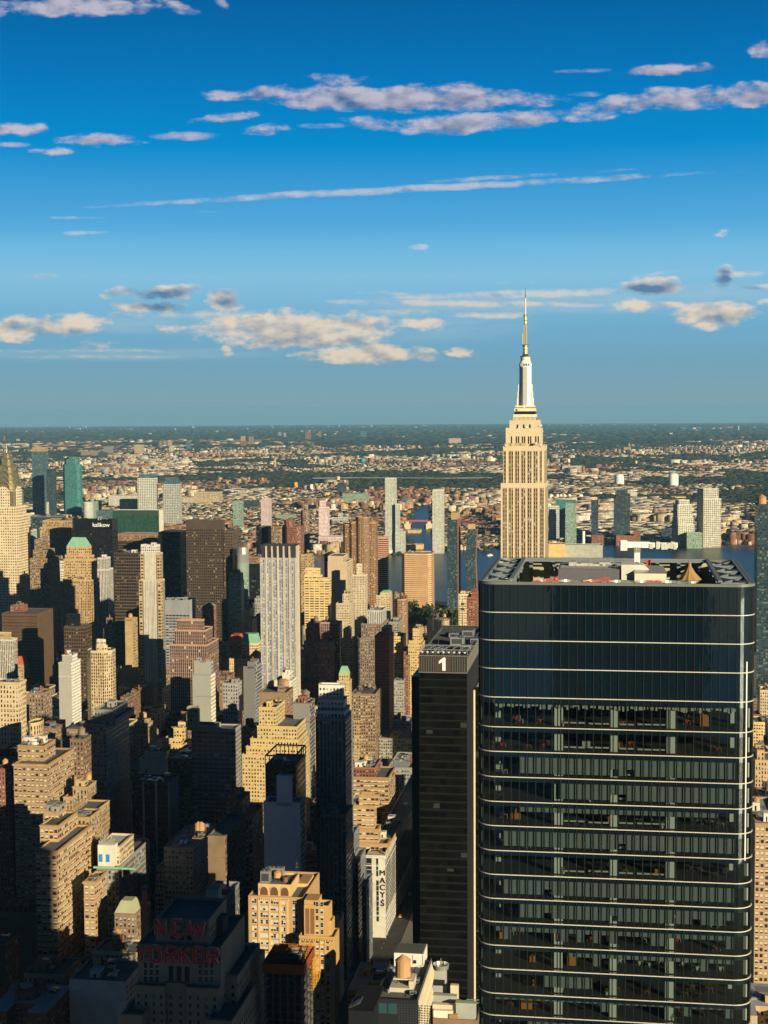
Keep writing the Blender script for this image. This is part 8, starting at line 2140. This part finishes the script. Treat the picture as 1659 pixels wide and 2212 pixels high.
NIND = 420
USED = set(LABELS)
def rel_label(f, desc, rs):
    cx, cy = (f['xa']+f['xb'])/2, f['top']
    cand = sorted([h for h in BLD if h.get('nick')], key=lambda h: abs((h['xl']+h['xr'])/2-cx)*1.0 + abs(max(h['ylow'], min(cy, h['yb']))-cy)*.8 + abs(h['s0']-f['s'])*.15)
    out = []
    for h in cand[:6]:
        hx = (h['xl']+h['xr'])/2
        if f['xb'] < h['xl']+4: r = 'left of'
        elif f['xa'] > h['xr']-4: r = 'right of'
        elif f['s'] < h['s0']: r = 'in front of'
        else: r = 'behind'
        out.append((r, h['nick']))
    for r, nk in out[:3]:
        l = f'{desc} {r} {nk}'
        if l not in USED and len(l.split()) <= 16: return l
    for i in range(len(out)):
        for j in range(len(out)):
            if i == j: continue
            l = f'{desc} {out[i][0]} {out[i][1]}, {out[j][0]} {out[j][1]}'
            if l not in USED and len(l.split()) <= 16: return l
    for w_ in ('nearest','second nearest','third nearest','fourth nearest','farther','farthest'):
        for r, nk in out[:4]:
            l = f'{w_} {desc} {r} {nk}'
            if l not in USED and len(l.split()) <= 16: return l
    return f'{desc} among similar roofs {out[0][0]} {out[0][1]}'
FM = {}
def make_fill(i, f):
    rs = random.Random(1000 + int(f['s']*7 + f['t0']*13))
    if f['s'] < 1300: mat, cname = rs.choices(PAL, (4,5,3,2,3,4,4,4,1.5,1.5))[0]
    else: mat, cname = rs.choices(PAL, (4,4,3,4,5,3,1,3,2.5,1.5))[0]
    W, D, z = f['t1']-f['t0'], f['L'], f['z']
    c = st(f['s']+D/2, (f['t0']+f['t1'])/2)
    r = root('building', c.x, c.y, 0)
    m, bay, fl = FAC[mat]
    w = MB(); rb = MB(); blank = (0,) if rs.random() < .3 else ()
    P = rect(-W/2, W/2, -D/2, D/2)
    shape = ''
    if z > 45 and W > 18 and D > 22 and rs.random() < .62:
        k = rs.choice([1, 2]); shape = 'stepped '
        zz = [z*rs.uniform(.62,.75), z] if k == 1 else [z*.6, z*.8, z]
        ins = 0
        for q, zt in enumerate(zz):
            i_ = q*rs.uniform(2.5,4.5); Q = rect(-W/2+i_*rs.choice([0,1,1]), W/2-i_, -D/2+i_, D/2-i_*rs.choice([0,1]))
            w.prism(Q, 0 if q == 0 else zz[q-1]-1.5, zt, bay, fl, 0, blank if q == 0 else ()); dk_ = w.parapet(Q, zt, 1); P = Q
            if q < k: rt_ = MB(); rt_.face([(*p, zt-1.1) for p in dk_]); rt_.obj('roof_terrace', [M_ROOF], r)
            else: rb.face([(*p, zt-1.1) for p in dk_])
    else:
        if W > 18 and D > 24 and rs.random() < .3:      # light well notch
            nx = W*.18; Q = [(-W/2,-D/2),(-nx,-D/2),(-nx,-D/2+D*.3),(nx,-D/2+D*.3),(nx,-D/2),(W/2,-D/2),(W/2,D/2),(-W/2,D/2)]
            w.prism(Q, 0, z, bay, fl, 0, ()); rb.face([(*p, z-.02) for p in Q]); shape = 'notched '
            P = rect(-W/2, W/2, -D/2+D*.32, D/2)
        else:
            w.prism(P, 0, z, bay, fl, 0, blank); rb.face([(*p, z-1.1) for p in w.parapet(P, z, 1)])
    w.obj('wall', [m, plain(mat)], r)
    light = rs.random() < .38
    rb.obj('roof', [M_ROOFL if light else M_ROOF], r)
    x0, x1, y0, y1 = min(p[0] for p in P), max(p[0] for p in P), min(p[1] for p in P), max(p[1] for p in P); zt = z - (1.1 if shape != 'notched ' else .02)
    feats = []
    big = f['area'] > 400
    bm = 'bulk_' + (mat if 'bulk_'+mat in PM else rs.choice(['tan','grey','brown']))
    n = rs.randint(5, 9) if big else rs.randint(2, 4)
    cn = {'bulk':0,'hvac':0,'skylight':0,'chimney':0}
    for q in range(n):
        px_, py_ = rs.uniform(x0+(x1-x0)*.2, x1-(x1-x0)*.2), rs.uniform(y0+(y1-y0)*.18, y1-(y1-y0)*.18)
        k = rs.choice(['bulk','bulk','hvac','skylight','chimney','duct','patch','patch','dunnage']); cn[k] = cn.get(k, 0) + 1
        if k == 'bulk': link_copy(PM[bm], 'stair_bulkhead', r, (px_,py_,zt), (rs.uniform(3.5,7), rs.uniform(4,8), rs.uniform(3,5.5)))
        elif k == 'hvac': link_copy(PM['hvac'], 'air_handler', r, (px_,py_,zt), (rs.uniform(2.5,5), rs.uniform(2.5,4), rs.uniform(1.8,3.2)))
        elif k == 'duct': link_copy(PM['duct'], 'duct', r, (px_,py_,zt), (rs.uniform(4,8), rs.uniform(4,8), 1.8), rs.choice([0, 1.57]))
        elif k == 'patch': link_copy(PM[rs.choice(['patch','patch_dark'])], 'roof_patch', r, (px_,py_,zt), (W*rs.uniform(.2,.4), D*rs.uniform(.15,.35), 1))
        elif k == 'dunnage': link_copy(PM['dunnage'], 'cooling_frame', r, (px_,py_,zt), (rs.uniform(3,6), rs.uniform(3,5), rs.uniform(3,4.5)))
        elif k == 'skylight': link_copy(PM['skylight'], 'skylight', r, (px_,py_,zt), (rs.uniform(3,5), rs.uniform(3,5), 2.5))
        else: link_copy(PM['chimney'], 'chimney', r, (px_,py_,zt), (1.7,1.7,rs.uniform(3,6)))
    nt = rs.choice([0,0,1,1,2]) if z > 22 else rs.choice([0,0,0,1])
    for q in range(nt): tank(r, rs.uniform(x0+4,x1-4) if x1-x0 > 9 else 0, rs.uniform(y0+4,y1-4) if y1-y0 > 9 else 0, zt, rs.uniform(1.8,2.5), rs.uniform(3,4), rs.choice([1.5,3,5]), rs.choice(['tank_new','tank_old','tank_old']))
    if big and mat not in ('grey','white') and rs.random() < .6:
        b = MB(); e = .55; zz = z-.7 if not shape else z-.7
        for (a0,a1,b0,b1) in ((x0-e,x1+e,y0-e,y0-.01),(x1+.01,x1+e,y0,y1)): b.box(a0,a1,b0,b1,zz-.9,zz)
        b.obj('cornice', [plain(rs.choice(['cream','tan',mat]))], r); feats.append('corniced')
    hw = 'low' if z < 25 else ('tall' if z > 75 else 'mid-height')
    what = 'block' if blank else rs.choice(['block','loft','building'])
    extra = f" with {['no','one','two'][nt]} water tank{'s' if nt > 1 else ''}" if nt else (' with pale roof' if light else (' with chimneys' if cn['chimney'] > 1 else (' with dark roof')))
    desc = f"{hw} {shape}{cname} {'blank-fronted ' if blank else ''}{what}{extra}"
    lab = rel_label(f, desc, rs); USED.add(lab)
    tag(r, lab, 'building', 'ordinary city blocks')
for i, f in enumerate(FILL[:NIND]): make_fill(i, f)
def rest_fill(F):
    b = MB(); rs = random.Random(77); names = ['tan','umber','cream','brick','grey','brown']; mats = []
    for n_ in names: mats += [FAC[n_][0], plain(n_)]
    mats.append(M_ROOF)
    for f in F:
        k = rs.randrange(6); W, D, z = f['t1']-f['t0'], f['L'], f['z']; c = [st(f['s'],f['t0']), st(f['s'],f['t1']), st(f['s']+D,f['t1']), st(f['s']+D,f['t0'])]
        P = [(q.x,q.y) for q in c]; b.prism(P, 0, z, FAC[names[k]][1], FAC[names[k]][2], 2*k, blankmi=2*k+1); b.face([(*p,z-1.1) for p in b.parapet(P, z, 2*k+1)], 12)
    if F: tag(b.obj('low_city_blocks', mats), 'barely seen small city blocks squeezed between the named buildings', kind='stuff')
rest_fill(FILL[NIND:])

# ------------------------------------------------ the air: one closed box round everything
def haze():
    m = bpy.data.materials.new('haze_air'); m.use_nodes = True; T = NT(m.node_tree); T.N.clear()
    out = T.new('ShaderNodeOutputMaterial'); v = T.new('ShaderNodeVolumePrincipled')
    v.inputs['Color'].default_value = (.30, .66, 1.0, 1); v.inputs['Density'].default_value = HAZE; v.inputs['Anisotropy'].default_value = 0.0
    T.L.new(v.outputs[0], out.inputs['Volume'])
    b = MB(); b.box(-99000, 99000, -99000, 99000, -1150, 470); o = b.obj('haze', [m]); tag(o, kind='stuff')
HAZE = 2.0e-5
haze()
